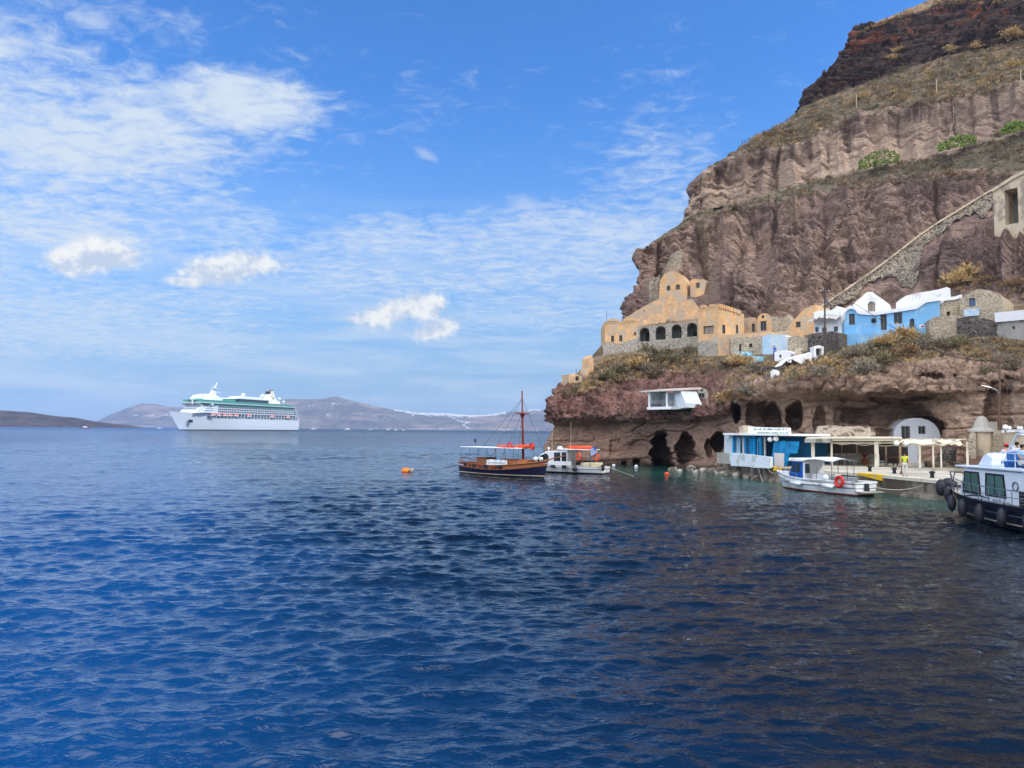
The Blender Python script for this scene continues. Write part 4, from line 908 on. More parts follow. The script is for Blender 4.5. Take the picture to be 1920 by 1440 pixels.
# cafe
def cafe():
    W_ = Wall(1373, 868, 1441, 872, 76.0, 71.5)
    root = thing('cafe', 'bright blue quayside cafe with flat white roof and curtained front', 'cafe', (W_.A.x, W_.A.y, QZ))
    mb = MB(); a0, a1, z0, z1 = W_.rect(1373, 817, 1441, 872); z0 = QZ
    # rear room box
    mb.hexa([W_.pt(a0,z0,-2.2), W_.pt(a1+3.0,z0,-2.2), W_.pt(a1+3.0,z0,-4.5), W_.pt(a0,z0,-4.5)], [W_.pt(a0,z1,-2.2), W_.pt(a1+3.0,z1,-2.2), W_.pt(a1+3.0,z1,-4.5), W_.pt(a0,z1,-4.5)])
    mb.build('back_room', M['cafe_dark'], root)
    mb = MB()
    for x0, x1 in ((1373,1375.5),(1394,1397),(1411,1414),(1424,1426.5)): vwall(W_, mb, x0, 817, x1, 872, 0, .25)
    for x0, x1 in ((1384,1387),(1403,1407)): vwall(W_, mb, x0, 817, x1, 872, -.3, .1)
    mb.build('front_post', M['cafe_blue'], root) if False else None
    for x0, x1 in ((1373,1375.5),(1396,1398),(1412,1415),(1424,1426.5)):
        mb = MB(); vwall(W_, mb, x0, 817.5, x1, 872, 0, .25); mb.build('post', M['cafe_blue'], root)
    for x0, x1, mm in ((1376,1384,'paleblue'),(1387.5,1391,'white'),(1392,1396,'cafe_dark'),(1399,1411,'cafe_blue'),(1427.5,1431,'white')):
        mb = MB(); k = 10; a0_, a1_, z0_, z1_ = W_.rect(x0, 819, x1, 872)
        top = [W_.pt(a0_+(a1_-a0_)*i/k, z1_, -.35+.06*math.sin(i*2.1)) for i in range(k+1)]; bot = [p-Vector((0,0,z1_-QZ-.1)) for p in top]
        tk = [p-W_.n*.03 for p in top+bot]; q = k+1
        mb.add(top+bot+tk, [(i,i+1,q+i+1,q+i) for i in range(k)]+[(2*q+i,3*q+i,3*q+i+1,2*q+i+1) for i in range(k)]); mb.build('curtain', M[mm], root)
    mb = MB(); vwall(W_, mb, 1416, 821, 1423, 871, -.28, .05); d_ = mb.build('door', M['aqua'], root)
    mb = MB(); vwall(W_, mb, 1417.5, 828, 1421.5, 866, -.25, .04); mb.build('pane', M['cafe_dark'], d_)
    # roof slab
    mb = MB(); a0_, a1_, z0_, z1_ = W_.rect(1366, 814.6, 1490, 817.4)
    mb.hexa([W_.pt(a0_,z0_+.05,.7), W_.pt(a1_,z0_+.05,.7), W_.pt(a1_,z0_+.05,-4.6), W_.pt(a0_,z0_+.05,-4.6)], [W_.pt(a0_,z1_+.1,.7), W_.pt(a1_,z1_+.1,.7), W_.pt(a1_,z1_+.1,-4.6), W_.pt(a0_,z1_+.1,-4.6)]); mb.build('roof', M['white'], root)
    # cut out blue wall on the right
    Wb = Wall(1442, 876, 1497, 876, 70.8, 69.0)
    q = [Wb.sz(*p) for p in [(1444,874),(1451,830),(1469,826),(1470,827),(1497,828),(1497,842),(1495,844),(1495,850),(1480,850),(1474,876)]]
    mb = MB(); Wb.slab(mb, q, [], 0, .22, 0); mb.build('side_wall', M['cafe_blue'], root)
    Wc = Wall(1452, 878, 1470, 878, 69.4, 69.0); mb = MB(); q = [Wc.sz(*p) for p in [(1452,877),(1451,849),(1470,850),(1470,877)]]; Wc.slab(mb, q, [], 0, .12, 0); mb.build('screen', mat('grey_screen', srgb(190,188,190), .7, .06, 1), root)
    # left white wall
    mb = MB(); Wd = Wall(1357, 862, 1373, 866, 77.5, 76.0); q = [Wd.sz(*p) for p in [(1358,862),(1358,817),(1366,816),(1373,818),(1373,866)]]; Wd.slab(mb, q, [], 0, 3, 0); mb.build('side_wall', M['parapet'], root)
    # sign board on the roof
    Ws = Wall(1402, 816, 1482, 817, 74.5, 70.5)
    sg = thing('sign_board', 'long white sign with two faint lines of writing on the cafe roof', 'sign', (Ws.A.x, Ws.A.y, Ws.za))
    q = [Ws.sz(*p) for p in [(1403,817),(1403,800),(1440,801.5),(1481,802),(1482,816)]]; mb = MB(); Ws.slab(mb, q, [], 0, .15, 0); mb.build('board', M['white_paint'], sg)
    r2 = random.Random(3); mb = MB()
    for y, xa, xb, ms in ((805,1410,1476,.34),(811.5,1420,1478,.42)):
        x = xa
        while x < xb:
            wd = r2.uniform(.5, 1.6); s0, zz = Ws.sz(x, y); s1 = Ws.sz(x+wd, y)[0]; h_ = r2.choice((.10,.16,.22))
            kk = r2.random()
            if kk > .16: mb.hexa([Ws.pt(s0,zz-h_/2,.03), Ws.pt(s1,zz-h_/2,.03), Ws.pt(s1,zz-h_/2,0.002), Ws.pt(s0,zz-h_/2,0.002)], [Ws.pt(s0+.03,zz+h_/2,.03), Ws.pt(s0+.09,zz+h_/2,.03), Ws.pt(s0+.09,zz+h_/2,.002), Ws.pt(s0+.03,zz+h_/2,.002)])
            x += wd+r2.uniform(.3,1.0)
    mb.build('lettering', mat('faded_lettering', srgb(140,166,140), .8, .3, 5), sg)
    Wt = Wall(1386, 816, 1402, 816, 75.5, 74.6); q = [Wt.sz(*p) for p in [(1386,816),(1386,799.5),(1392,798),(1402,799),(1402,816)]]; mb = MB(); Wt.slab(mb, q, [], 0, .8, 0); tag(mb.build('chimney_block', M['tan_plaster']), 'beige block standing on the cafe roof left of the white sign', 'roof block')
    return W_
cafe()
def globe_lamp(x, y, Y, label, stem):
    p = P(x, y, Y); r_ = thing('globe_lamp', label, 'lamp', tuple(p), group='white globe lamps of the cafe')
    mb = MB(); mb.ball(p, .26, 14, 10); mb.build('globe', M['globe'], r_, smooth=True)
    mb = MB(); mb.cyl(p+Vector((0,0,.24)), p+Vector((0,0,stem)), .03); mb.build('stem', M['iron'], r_)
globe_lamp(1444, 824, 70.8, 'left of two round white globe lamps hanging under the cafe roof', .55)
globe_lamp(1455, 823, 70.2, 'right of two round white globe lamps hanging under the cafe roof', .5)
# parapet blocks in front of the cafe
for i, (x0, x1, t0, t1, b0, b1, mm, lab) in enumerate([(1344,1370,848,850,866,868,'concrete','grey concrete parapet block at the seaward end of the cafe wall'),(1370,1409,849,852,866,871,'parapet','bluish white parapet between the grey block and the mottled one'),(1409,1444,853,857,872,876,'parapet','mottled white parapet at the landward end below the cafe door')]):
    W_ = Wall(x0, b0, x1, b1, 76.0-3.2*i, 73.2-2.6*i) if i else Wall(x0, b0, x1, b1, 78.5, 76.3)
    q = [W_.sz(x0, t0), W_.sz(x1, t1), (W_.sz(x1, b1)[0], QZ-.1), (W_.sz(x0, b0)[0], QZ-.1)]; mb = MB(); W_.slab(mb, q, [], 0, .45, 0)
    tag(mb.build('parapet', M[mm], bevel=.03), lab, 'parapet', 'parapet blocks along the cafe front')
# yellow painted stretches of the quay edge
for x0, x1, lab in ((1437,1466,'yellow painted stretch of quay edge by the bow of the fishing boat'),(1610,1656,'yellow painted stretch of quay edge by the stern of the fishing boat')):
    def edge_at(px):
        best = None
        for a, b_ in zip(front[:-1], front[1:]):
            for k in range(60):
                p = a.lerp(b_, k/60); e = abs(proj((p.x,p.y,QZ))[0]-px)
                if best is None or e < best[0]: best = (e, p, (b_-a).normalized())
        return best[1], best[2]
    a, d = edge_at(x0); b_, _ = edge_at(x1); nrm = Vector((-d.y, d.x, 0)); nrm = nrm if nrm.dot(Vector((-1,-.5,0))) > 0 else -nrm
    mb = MB(); z1 = QZ+.045; z0 = QZ-.42
    mb.hexa([a+nrm*.09+Vector((0,0,QZ-.1)), b_+nrm*.09+Vector((0,0,z0)), b_-nrm*.7+Vector((0,0,z0)), a-nrm*.7+Vector((0,0,z0))], [a+nrm*.09+Vector((0,0,z1)), b_+nrm*.09+Vector((0,0,z1)), b_-nrm*.7+Vector((0,0,z1)), a-nrm*.7+Vector((0,0,z1))])
    tag(mb.build('quay_edge_marking', M['yellow']), lab, 'edge marking', 'yellow painted quay edges')

# restaurant canopy
def canopy():
    root = thing('canopy', 'long cream canopy with sagging canvas on square posts over the quay restaurant', 'canopy', tuple(PXZ(1640, TZ, 65.5)))
    W_ = Wall(1522, 872, 1813, 878, 68.0, 63.2)
    zr = lambda px: P(px, 820.5+(px-1509)*.012, W_.pt(W_.sz(px, 820)[0], 0).y).z
    def beam(x0, x1, yt, yb, f, d, nm, mm):
        a0, zt = W_.sz(x0, yt); a1, zt1 = W_.sz(x1, yt); th = W_.sz(x0, yt)[1]-W_.sz(x0, yb)[1]
        mb = MB(); mb.hexa([W_.pt(a0,zt-th,f), W_.pt(a1,zt1-th,f), W_.pt(a1,zt1-th,f-d), W_.pt(a0,zt-th,f-d)], [W_.pt(a0,zt,f), W_.pt(a1,zt1,f), W_.pt(a1,zt1,f-d), W_.pt(a0,zt,f-d)]); return mb.build(nm, M[mm], root, bevel=.02)
    beam(1512, 1690, 819.5, 822.5, .6, 8.5, 'roof', 'cream')
    beam(1556, 1690, 822, 827, .35, .3, 'beam', 'cream')
    beam(1509, 1560, 822.3, 830, .75, .4, 'fascia', 'concrete')
    beam(1560, 1700, 829.6, 831.8, .1, .2, 'beam', 'cream')
    beam(1690, 1811, 823, 824.6, .2, .14, 'beam', 'cream')
    beam(1690, 1770, 832.5, 835, .1, .14, 'beam', 'cream')
    for x, wd, yt, yb in ((1524,.30,826,873),(1559,.17,826,873),(1643,.34,828,876),(1724,.18,832,877),(1749,.14,825,879),(1764,.12,836,878),(1813,.17,829,868)):
        a, z = W_.sz(x, yt); p = W_.pt(a, 0, 0); mb = MB(); mb.box((p.x, p.y, (TZ+z)/2), (wd,wd,z-TZ), math.atan2(W_.e.y, W_.e.x)); mb.build('post', M['cream'], root, bevel=.01)
    for x, yt in ((1614,828),(1584,828),(1672,828),(1700,832)):
        a, z = W_.sz(x, yt); p = W_.pt(a-.2, 0, -4.5); mb = MB(); mb.box((p.x, p.y, (TZ+z)/2), (.12,.12,z-TZ)); mb.build('post', M['tan_plaster'], root)
    # sagging canvas strips
    for (x0, y0, x1, y1, f0, f1) in ((1560,827,1700,832,.3,-3.0),(1640,824,1770,830,.35,-3.2),(1762,826,1812,831,.15,-3.0)):
        mb = MB(); n = 22; m_ = 6; a0 = W_.sz(x0, y0)[0]; a1 = W_.sz(x1, y1)[0]; z0 = W_.sz(x0, y0)[1]; z1 = W_.sz(x1, y1)[1]
        vs = []
        for j in range(m_+1):
            for i in range(n+1):
                u = i/n; v = j/m_; sag = .16*abs(math.sin(u*math.pi*3.5))+.12*math.sin(v*math.pi)
                vs.append(W_.pt(a0+(a1-a0)*u, z0+(z1-z0)*u-sag+.25*v+(-.10*(1-v))+rng.uniform(-.015,.015), f0+(f1-f0)*v))
        k = len(vs); fs = [(j*(n+1)+i, j*(n+1)+i+1, (j+1)*(n+1)+i+1, (j+1)*(n+1)+i) for j in range(m_) for i in range(n)]
        vs2 = [v-Vector((0,0,.03)) for v in vs]; fs2 = [tuple(k+q for q in reversed(f)) for f in fs]
        mb.add(vs+vs2, fs+fs2+[(i, k+i, k+i+1, i+1) for i in range(n)]); mb.build('canvas', M['cream_cloth'], root, smooth=True)
    a, z = W_.sz(1763, 835); b_, z2 = W_.sz(1800, 825); mb = MB(); mb.cyl(W_.pt(a,z,.25), W_.pt(b_,z2,.25), .09, n=6); mb.build('brace', M['cream'], root)
    return W_
CW = canopy()
def flat(name, label, cat, x0, y0, x1, y1, Y0, Y1, tops, mm, depth=.5, zb=None, group=None):
    W_ = Wall(x0, y0, x1, y1, Y0, Y1); q = [W_.sz(*p) for p in tops]; zb_ = TZ-.05 if zb is None else zb
    q += [(q[-1][0], zb_), (q[0][0], zb_)]; mb = MB(); W_.slab(mb, q, [], 0, depth, 0); o = mb.build(name, mm); tag(o, label, cat, group); return W_
flat('counter_wall', 'low grey wall behind the posts of the restaurant canopy', 'wall', 1551, 870, 1640, 873, 71.0, 70.0, [(1552,850),(1600,850),(1638,851)], M['concrete'], .4)
flat('room_wall', 'dark brown back wall inside the restaurant', 'wall', 1556, 868, 1700, 872, 75.0, 73.5, [(1528,828),(1620,828),(1702,829)], M['brown_dark'], .3)
building('arched_house', 'white round topped facade with dark door and window set into the big cave', 'house', ((1676,876),(1764,878)), [(1676,812),(1678,804),(1683,797),(1690,791),(1700,786),(1713,783.5),(1727,784),(1741,788),(1752,795),(1759,804),(1763,814),(1764,822)], mat('cave_white', srgb(206,210,214), .85, .05, .7, .01),
    [('door','rect',1690,799,1707,828),('window','rect',1722,799,1736,814)], 3, Y=(76.6,75.6), down=.2)
building('rubble_parapet', 'crumbling pale rubble parapet on top of the canopy roof', 'parapet', ((1532,822),(1642,822)), [(1530,812),(1535,799),(1560,797),(1580,800),(1610,799),(1630,801),(1641,806)], stonemat('mottled_rubble', srgb(196,182,164), srgb(150,134,118), srgb(110,92,80), .9, .2, .12), (), 1.2, Y=(72.0,70.5), down=.2)
# steps
def steps(name, label, x0, x1, y0, Y, n, run, rise, mm):
    a = P(x0, y0, Y); b_ = P(x1, y0, Y-.8); e = (b_-a); e.z = 0; L_ = e.length; e.normalize(); nn = Vector((-e.y, e.x, 0)); nn = nn if nn.y > 0 else -nn
    mb = MB()
    for i in range(n):
        c_ = a+e*L_/2+nn*(run*(i+n)/2+.0); mb.box((c_.x, c_.y, TZ+rise*(i+.5)), (L_+.02*i, run*(n-i), rise-.004), math.atan2(e.y, e.x))
    tag(mb.build(name, mm), label, 'steps')
steps('stone_steps', 'steep dark stone steps between two thin canopy posts', 1750, 1775, 872, 69, 9, .32, .2, M['dark_rubble'])
steps('stone_steps', 'wide low weathered steps right of the canopy', 1742, 1822, 876, 66.5, 4, .35, .13, mat('old_plank_stone', srgb(150,134,118), .9, .3, 2, .04, col2=srgb(90,78,68), stain=.5))
steps('stone_steps', 'brown cut steps behind the bow of the ferry', 1815, 1850, 868, 66, 7, .35, .2, mat('brown_step_stone', srgb(140,112,98), .9, .25, 2, .05))
def kiln():
    p = PXZ(1843, TZ, 67.5); root = thing('stone_turret', 'round plastered turret with bell shaped cap beside the canopy', 'turret', tuple(p))
    zc_ = P(1843, 809, 67.5).z; zt = P(1843, 780, 67.5).z; r_ = .92
    mb = MB(); mb.lathe(p, [(r_*1.05, 0), (r_, .3), (r_*.97, zc_-TZ-.05)], 9); mb.build('shaft', M['tan_plaster'], root)
    mb = MB(); h_ = zt-zc_; mb.lathe(Vector((p.x, p.y, zc_)), [(r_*1.22, -.04), (r_*1.2, .08), (r_*.8, h_*.25), (r_*.62, h_*.6), (r_*.42, h_*.9), (r_*.12, h_)], 10)
    mb.box((p.x+.75, p.y, zc_+h_*.32), (.8,.9,h_*.62)); mb.build('cap', mat('grey_cap', srgb(180,174,162), .9, .12, 1, .03), root, smooth=False)
kiln()
building('rubble_pier', 'broken pale masonry pier left of the plastered turret', 'pier', ((1815,868),(1829,868)), [(1816,822),(1820,811),(1825,809),(1829,815)], M['beige_rubble'], (), 1.0, Y=(67.0,66.6), down=.3)
building('rubble_wall', 'tall rough wall right of the plastered turret', 'wall', ((1852,866),(1886,868)), [(1852,807),(1866,807),(1878,808),(1886,807)], M['beige_rubble'], (), 1.5, Y=(67.5,65.0), down=.3)
building('terrace_building', 'tan terrace building with white capping behind the people on the ferry', 'building', ((1882,868),(1990,876)), [(1882,808),(1900,807),(1930,806),(1990,804)], M['tan_plaster'], [('opening','rect',1886,836,1915,864),('opening','rect',1921,836,1950,868)], 5, Y=(63.5,57), down=.3, reveal=1.5, trim=(M['white'], .22, .2))
for i, (x, y, r_) in enumerate(((1885,801,.22),(1893,802,.14),(1910,802,.13),(1915,802,.13))):
    p = P(x, y, 62.8-i*.3); o_ = thing('roof_globe', ['large white globe on the terrace wall', 'small white globe just right of the large one', 'left of the two small globes near the frame edge', 'rightmost small globe on the terrace wall'][i], 'lamp', tuple(p), group='white globes on the terrace wall')
    mb = MB(); mb.ball(p, r_, 12, 8); mb.build('globe', M['globe'], o_, smooth=True); mb = MB(); mb.cyl(p-Vector((0,0,r_*.8)), p-Vector((0,0,r_+.25)), .04); mb.build('foot', M['iron'], o_)
def lamp_post():
    p = PXZ(1691, QZ, 58.5); r_ = thing('lamp_post', 'quay lamp post with two white globes in front of the canopy', 'lamp post', tuple(p))
    zt = P(1691, 830, 58.5).z; mb = MB(); mb.cyl(p, (p.x, p.y, zt), .055, .04); mb.lathe(p, [(.14,0),(.12,.2),(.07,.3)], 10); mb.build('pole', M['iron'], r_)
    for s in (-1, 1):
        c_ = Vector((p.x+.36*s, p.y, zt-.05)); a = MB(); a.tube([(p.x, p.y, zt-.15), (p.x+.18*s, p.y, zt+.12), (p.x+.34*s, p.y, zt+.14), c_+Vector((0,0,.2))], .025); a.build('arm', M['iron'], r_)
        g_ = MB(); g_.ball(c_, .21, 14, 10); g_.build('globe', M['globe'], r_, smooth=True)
lamp_post()
def chair(x, y, Y, label):
    p = PXZ(x, TZ, Y); r_ = thing('chair', label, 'chair', tuple(p)); s = M['parapet']
    mb = MB(); mb.box(p+Vector((0,0,.45)), (.45,.45,.05)); mb.build('seat', s, r_); mb = MB(); mb.box(p+Vector((-.2,0,.78)), (.05,.42,.6)); mb.build('backrest', s, r_)
    for a in (-1,1):
        for b_ in (-1,1): l = MB(); l.cyl(p+Vector((a*.2,b_*.2,.43)), p+Vector((a*.23,b_*.23,0)), .025); l.build('leg', s, r_)
chair(1651, 872, 67.5, 'pale blue chair behind the thick canopy post')
# balcony cave house
def balcony():
    W_ = Wall(1217, 766, 1270, 766, 91.2, 87.8)
    root = thing('balcony_house', 'white cave house with roofed balcony hanging over the sea cliff', 'house', (W_.A.x, W_.A.y, W_.za))
    def bx_(x0, y0, x1, y1, f, d, nm, mm): mb = MB(); vwall(W_, mb, x0, y0, x1, y1, f, d); return mb.build(nm, M[mm], root)
    bx_(1222, 763, 1268, 768, .9, 4.2, 'floor', 'white')
    bx_(1221, 735, 1267, 763, -2.0, .3, 'back_wall', 'parapet')
    d_ = bx_(1258, 742, 1265, 763, -1.92, .1, 'door', 'door_dark')
    bx_(1214, 733, 1221, 757, -.2, 2.6, 'side_wall', 'parapet')
    for x in (1224.5, 1257.5): bx_(x-1.4, 735, x+1.4, 763, .75, .22, 'pillar', 'white')
    mb = MB(); q0 = [W_.sz(*p) for p in [(1212,734),(1279,733),(1272,729),(1216,731)]]
    a0 = W_.sz(1211, 733)[0]; a1 = W_.sz(1281, 732)[0]; z = W_.sz(1240, 733.5)[1]
    mb.hexa([W_.pt(a0,z-.1,1.2), W_.pt(a1,z-.1,1.2), W_.pt(a1,z+.25,-3.5), W_.pt(a0,z+.25,-3.5)], [W_.pt(a0,z+.06,1.2), W_.pt(a1,z+.06,1.2), W_.pt(a1,z+.5,-3.5), W_.pt(a0,z+.5,-3.5)]); mb.build('roof', mat('weathered_roof', srgb(206,196,184), .9, .1, .8, .02), root)
    mb = MB(); q = [W_.sz(*p) for p in [(1268,768),(1268,733),(1279,733),(1289,756),(1289,764)]]; W_.slab(mb, q, [], .3, 3, 0); mb.build('side_wall', M['parapet'], root)
    # railing
    a0, a1, z0, z1 = W_.rect(1226, 751, 1267, 763); mb = MB()
    for i in range(25): a = a0+(a1-a0)*i/24; mb.cyl(W_.pt(a,z0,.7), W_.pt(a,z1,.7), .014, n=4)
    mb.cyl(W_.pt(a0,z1,.7), W_.pt(a1,z1,.7), .03, n=5); mb.build('railing', M['steel'], root)
balcony()
building('path_wall', 'low white path wall leading right from the balcony house', 'wall', ((1288,758),(1318,754)), [(1288,752),(1300,751),(1318,748)], M['white'], (), 1.0, down=.5)
building('stone_hut', 'little stone hut with dark window right of the balcony house', 'hut', ((1306,752),(1328,752)), [(1306,738),(1310,731),(1317,728),(1325,730),(1328,738)], M['grey_rubble'], [('window','rect',1310,737,1321,746),('window','arch',1313,730,1318,734)], 2.5, down=1)
# ---------- boats ----------
def hull(L, B, sheer, draft, bands, n=28, stern=.62, rake=.9, q=.38, fullness=2.2, deck=.3, wall=.05, sternrake=.0, bowfine=1.0):
    """bands: list of z (or 'sN' = N below the sheer) from keel to sheer. returns MB (outer: material per band; inner bulwark last index) and deck loop"""
    mb = MB(); rows_ = []
    for i in range(n+1):
        t_ = i/n; x = -L/2+L*t_
        s = sheer(t_)
        half = B/2*(stern+(1-stern)*math.sin(min(1, t_/.5)*math.pi/2)) if t_ < .5 else B/2*(1-((t_-.5)/.5)**fullness)
        half = max(half, .012)
        zs = [(b_ if not isinstance(b_, str) else s-float(b_[1:])) for b_ in bands]
        row = []
        for z in zs:
            f = max(0, (z+draft)/(s+draft))
            flare = 1-(1-f)*.42*max(0, (t_-.5)/.5)*bowfine
            y = half*(f**q)*flare
            xx = x-rake*(1-f)*max(0, (t_-.55)/.45)**1.3*1.0+sternrake*(1-f)*max(0, (.3-t_)/.3)
            row.append((xx, y, z))
        rows_.append(row)
    m_ = len(bands); vs = []
    for side in (1, -1):
        for r_ in rows_: vs += [(x, y*side, z) for x, y, z in r_]
    off = (n+1)*m_
    for i in range(n):
        for k in range(m_-1):
            a = i*m_+k; mb_f = (a, a+m_, a+m_+1, a+1)
            mb.f.append(mb_f); mb.m.append(k); mb.f.append(tuple(off+v for v in reversed(mb_f))); mb.m.append(k)
    for k in range(m_-1): mb.f.append((k, k+1, off+k+1, off+k)); mb.m.append(k)   # transom
    mb.v = vs
    # inner bulwark and deck
    top = [r_[-1] for r_ in rows_]; inn = []
    for i, (x, y, z) in enumerate(top):
        x2 = max(-L/2+wall, min(x, top[-1][0]-wall*2)); inn.append((x2, max(y-wall, .004), z))
    D_ = [(x, y, z-deck) for x, y, z in inn]
    b0 = len(mb.v); k = n+1
    for side in (1, -1):
        mb.v += [(x, y*side, z) for x, y, z in top]+[(x, y*side, z) for x, y, z in inn]+[(x, y*side, z) for x, y, z in D_]
    for sgn, o_ in ((1, b0), (-1, b0+3*k)):
        for i in range(n):
            for lay_ in (0, 1):
                f = (o_+lay_*k+i, o_+lay_*k+i+1, o_+(lay_+1)*k+i+1, o_+(lay_+1)*k+i)
                mb.f.append(f if sgn > 0 else tuple(reversed(f))); mb.m.append(m_-1)
    for i in range(n): mb.f.append((b0+2*k+i, b0+2*k+i+1, b0+5*k+i+1, b0+5*k+i)); mb.m.append(m_)
    for lay_ in (0, 1): mb.f.append((b0+lay_*k, b0+(lay_+1)*k, b0+3*k+(lay_+1)*k, b0+3*k+lay_*k)); mb.m.append(m_-1)
    return mb, rows_
def lpart(root):      # local-space builder
    def f(mb, name, mm, par=None, **kw):
        o = mb.build(name, mm, None, **kw); p = par or root; o.parent = p; MW[o.name] = MW[root.name]; KIDS.setdefault(p.name, []).append(o); return o
    return f
def textmesh(body, size, name='lettering'):
    cu = bpy.data.curves.new('t', 'FONT'); cu.body = body; cu.size = size; cu.extrude = .01; cu.align_x = 'CENTER'
    o = bpy.data.objects.new('t', cu); C.objects.link(o); dg = bpy.context.evaluated_depsgraph_get(); me = bpy.data.meshes.new_from_object(o.evaluated_get(dg))
    mb = MB(); mb.v = [tuple(v.co) for v in me.vertices]; mb.f = [tuple(p.vertices) for p in me.polygons]; mb.m = [0]*len(mb.f)
    bpy.data.objects.remove(o); bpy.data.curves.remove(cu); return mb
M['navy'] = mat('navy_hull', srgb(22,24,60), .3, .15, 1.0, spec=.5); M['boatwhite'] = mat('boat_white', srgb(232,234,234), .35, .06, 1.2, spec=.5, col2=srgb(200,196,186), stain=.15)
M['varnish'] = mat('varnished_wood', srgb(150,88,46), .45, .2, 3, spec=.5); M['deckwood'] = mat('deck_wood', srgb(120,84,58), .7, .25, 3)
M['redlead'] = mat('red_antifouling', srgb(120,50,36), .7, .2, 2); M['ivory'] = mat('ivory_stripe', srgb(214,200,160), .5, .1, 2)
M['orange'] = mat('orange_foam', srgb(232,84,44), .6, .12, 3); M['redbuoy'] = mat('red_lifebuoy', srgb(200,48,36), .5, .12, 3)
M['mast'] = mat('red_brown_mast', srgb(122,52,36), .5, .2, 3); M['rope'] = mat('mooring_rope', srgb(176,170,156), .9, .2, 6); M['darkrope'] = mat('dark_rope', srgb(86,88,92), .9, .2, 6)
M['fender'] = mat('black_fender', srgb(42,44,52), .55, .25, 2, spec=.4); M['cabwhite'] = mat('ferry_white', srgb(222,232,240), .35, .04, 1.0, spec=.5)
M['bluepaint2'] = mat('cabin_blue', srgb(16,84,168), .35, .1, 2, spec=.5); M['grey_rail'] = mat('grey_rail', srgb(120,126,136), .45, .1, 4, metal=.5)
M['seatblue'] = mat('seat_blue', srgb(40,96,160), .6, .1, 2); M['greenglass'] = glass('green_glass', (.06,.14,.12), .06)
def caique():
    r = thing('wooden_boat', 'navy hulled wooden tour boat with tall red mast moored off the cliff', 'boat', (-.8, 73.8, 0), R(-40.5)); B = lpart(r)
    mb, rows_ = hull(11.3, 3.4, lambda t_: .95+.18*(1-t_)**2+.95*max(0, t_-.45)**1.6*1.8, .7, [-.7, -.1, .12, .20, 's.27', 's.18', 's0'], stern=.34, rake=.75, q=.33, deck=.42)
    B(mb, 'hull', [M['redlead'], M['navy'], M['ivory'], M['navy'], M['boatwhite'], M['varnish'], M['varnish'], M['deckwood']], smooth=False)
    m_ = MB()
    for sd_ in (1,-1): m_.tube([(x, y*sd_, z+.02) for x, y, z in [q[-1] for q in rows_]], .05, 6)
    B(m_, 'gunwale', M['varnish'])
    m_ = MB(); m_.box((-2.3,0,1.15), (1.35,1.5,1.0), taper=.97); B(m_, 'engine_box', M['varnish'], bevel=.03)
    m_ = MB(); m_.box((-2.3,0,1.68), (1.5,1.65,.06)); B(m_, 'engine_box_lid', M['deckwood'])
    m_ = MB(); n = 12
    vs = []
    for i in range(n+1):
        a = math.pi*i/n
        for x in (.3, 3.6): vs.append((x, -.95*math.cos(a), 1.05+.62*math.sin(a)**.7))
    m_.add(vs, [(2*i, 2*i+1, 2*i+3, 2*i+2) for i in range(n)]+[tuple(range(0,2*n+1,2)), tuple(range(2*n+1,0,-2))]); m_.box((1.95,0,.95), (3.3,1.9,.3)); B(m_, 'deckhouse', M['varnish'])
    m_ = MB()
    for i in range(10):
        a0 = i*.33; m_.add([(-1.05+i*.27, -1.34+.02*math.sin(i*2), .92), (-.78+i*.27, -1.34+.02*math.sin(i*2+2), .92), (-.78+i*.27, -1.30, 1.55+.05*math.sin(i)), (-1.05+i*.27, -1.30, 1.55+.05*math.sin(i-1)), (-1.05+i*.27, -1.28, .92), (-.78+i*.27, -1.28, .92), (-.78+i*.27, -1.26, 1.54), (-1.05+i*.27, -1.26, 1.54)], [(0,1,2,3),(7,6,5,4),(3,2,6,7)])
    bn = B(m_, 'banner', M['boatwhite']); r2 = random.Random(8); m_ = MB(); x = -.85
    while x < 1.35:
        w_ = r2.uniform(.06,.2); zz = 1.27+r2.uniform(-.03,.03); m_.tube([(x,-1.36,zz-.07), (x+w_*.4,-1.36,zz+.09), (x+w_*.7,-1.36,zz-.06), (x+w_,-1.36,zz+.05)], .013, 4); x += w_+r2.uniform(.03,.1)
    B(m_, 'lettering', mat('green_lettering', srgb(90,130,120), .7, .2, 4), par=bn)
    # fabric cushions hung over the side
    for i, x in enumerate((-4.2,-3.4,-2.6,-1.7,-.8,.2,1.0)):
        t_ = (x+5.65)/11.3; j = int(t_*28); X_, Y_2, Z_ = rows_[j][-1]; m_ = MB(); m_.box((x, -Y_2-.03, Z_-.12), (.62,.12,.34)); B(m_, 'side_pad', M['mast'] if i % 2 else M['black'], bevel=.03)
    # mast, crosstree, stays
    m_ = MB(); m_.cyl((2.6,0,.6), (2.35,0,8.3), .14, .07, 10); mast = B(m_, 'mast', M['mast'], smooth=True)
    m_ = MB(); m_.box((2.44,0,6.1), (.35,1.7,.10)); m_.lathe((2.44,0,5.6), [(.1,0),(.17,.25),(.3,.48)], 10); B(m_, 'crosstree', M['mast'], par=mast)
    for p in ((-3.2,1.4,1.2),(-3.2,-1.4,1.2),(.6,1.5,1.2),(.8,-1.5,1.2),(5.4,0,1.9)):
        m_ = MB(); m_.cyl((2.38,0,7.6 if abs(p[0]) > 2 else 6.1), p, .016, n=4); B(m_, 'stay', M['darkrope'])
    # awning frame
    m_ = MB(); m_.box((-.9,0,2.72), (7.6,2.7,.07)); B(m_, 'awning', mat('white_awning', srgb(224,226,228), .8, .05, 2), bevel=.02)
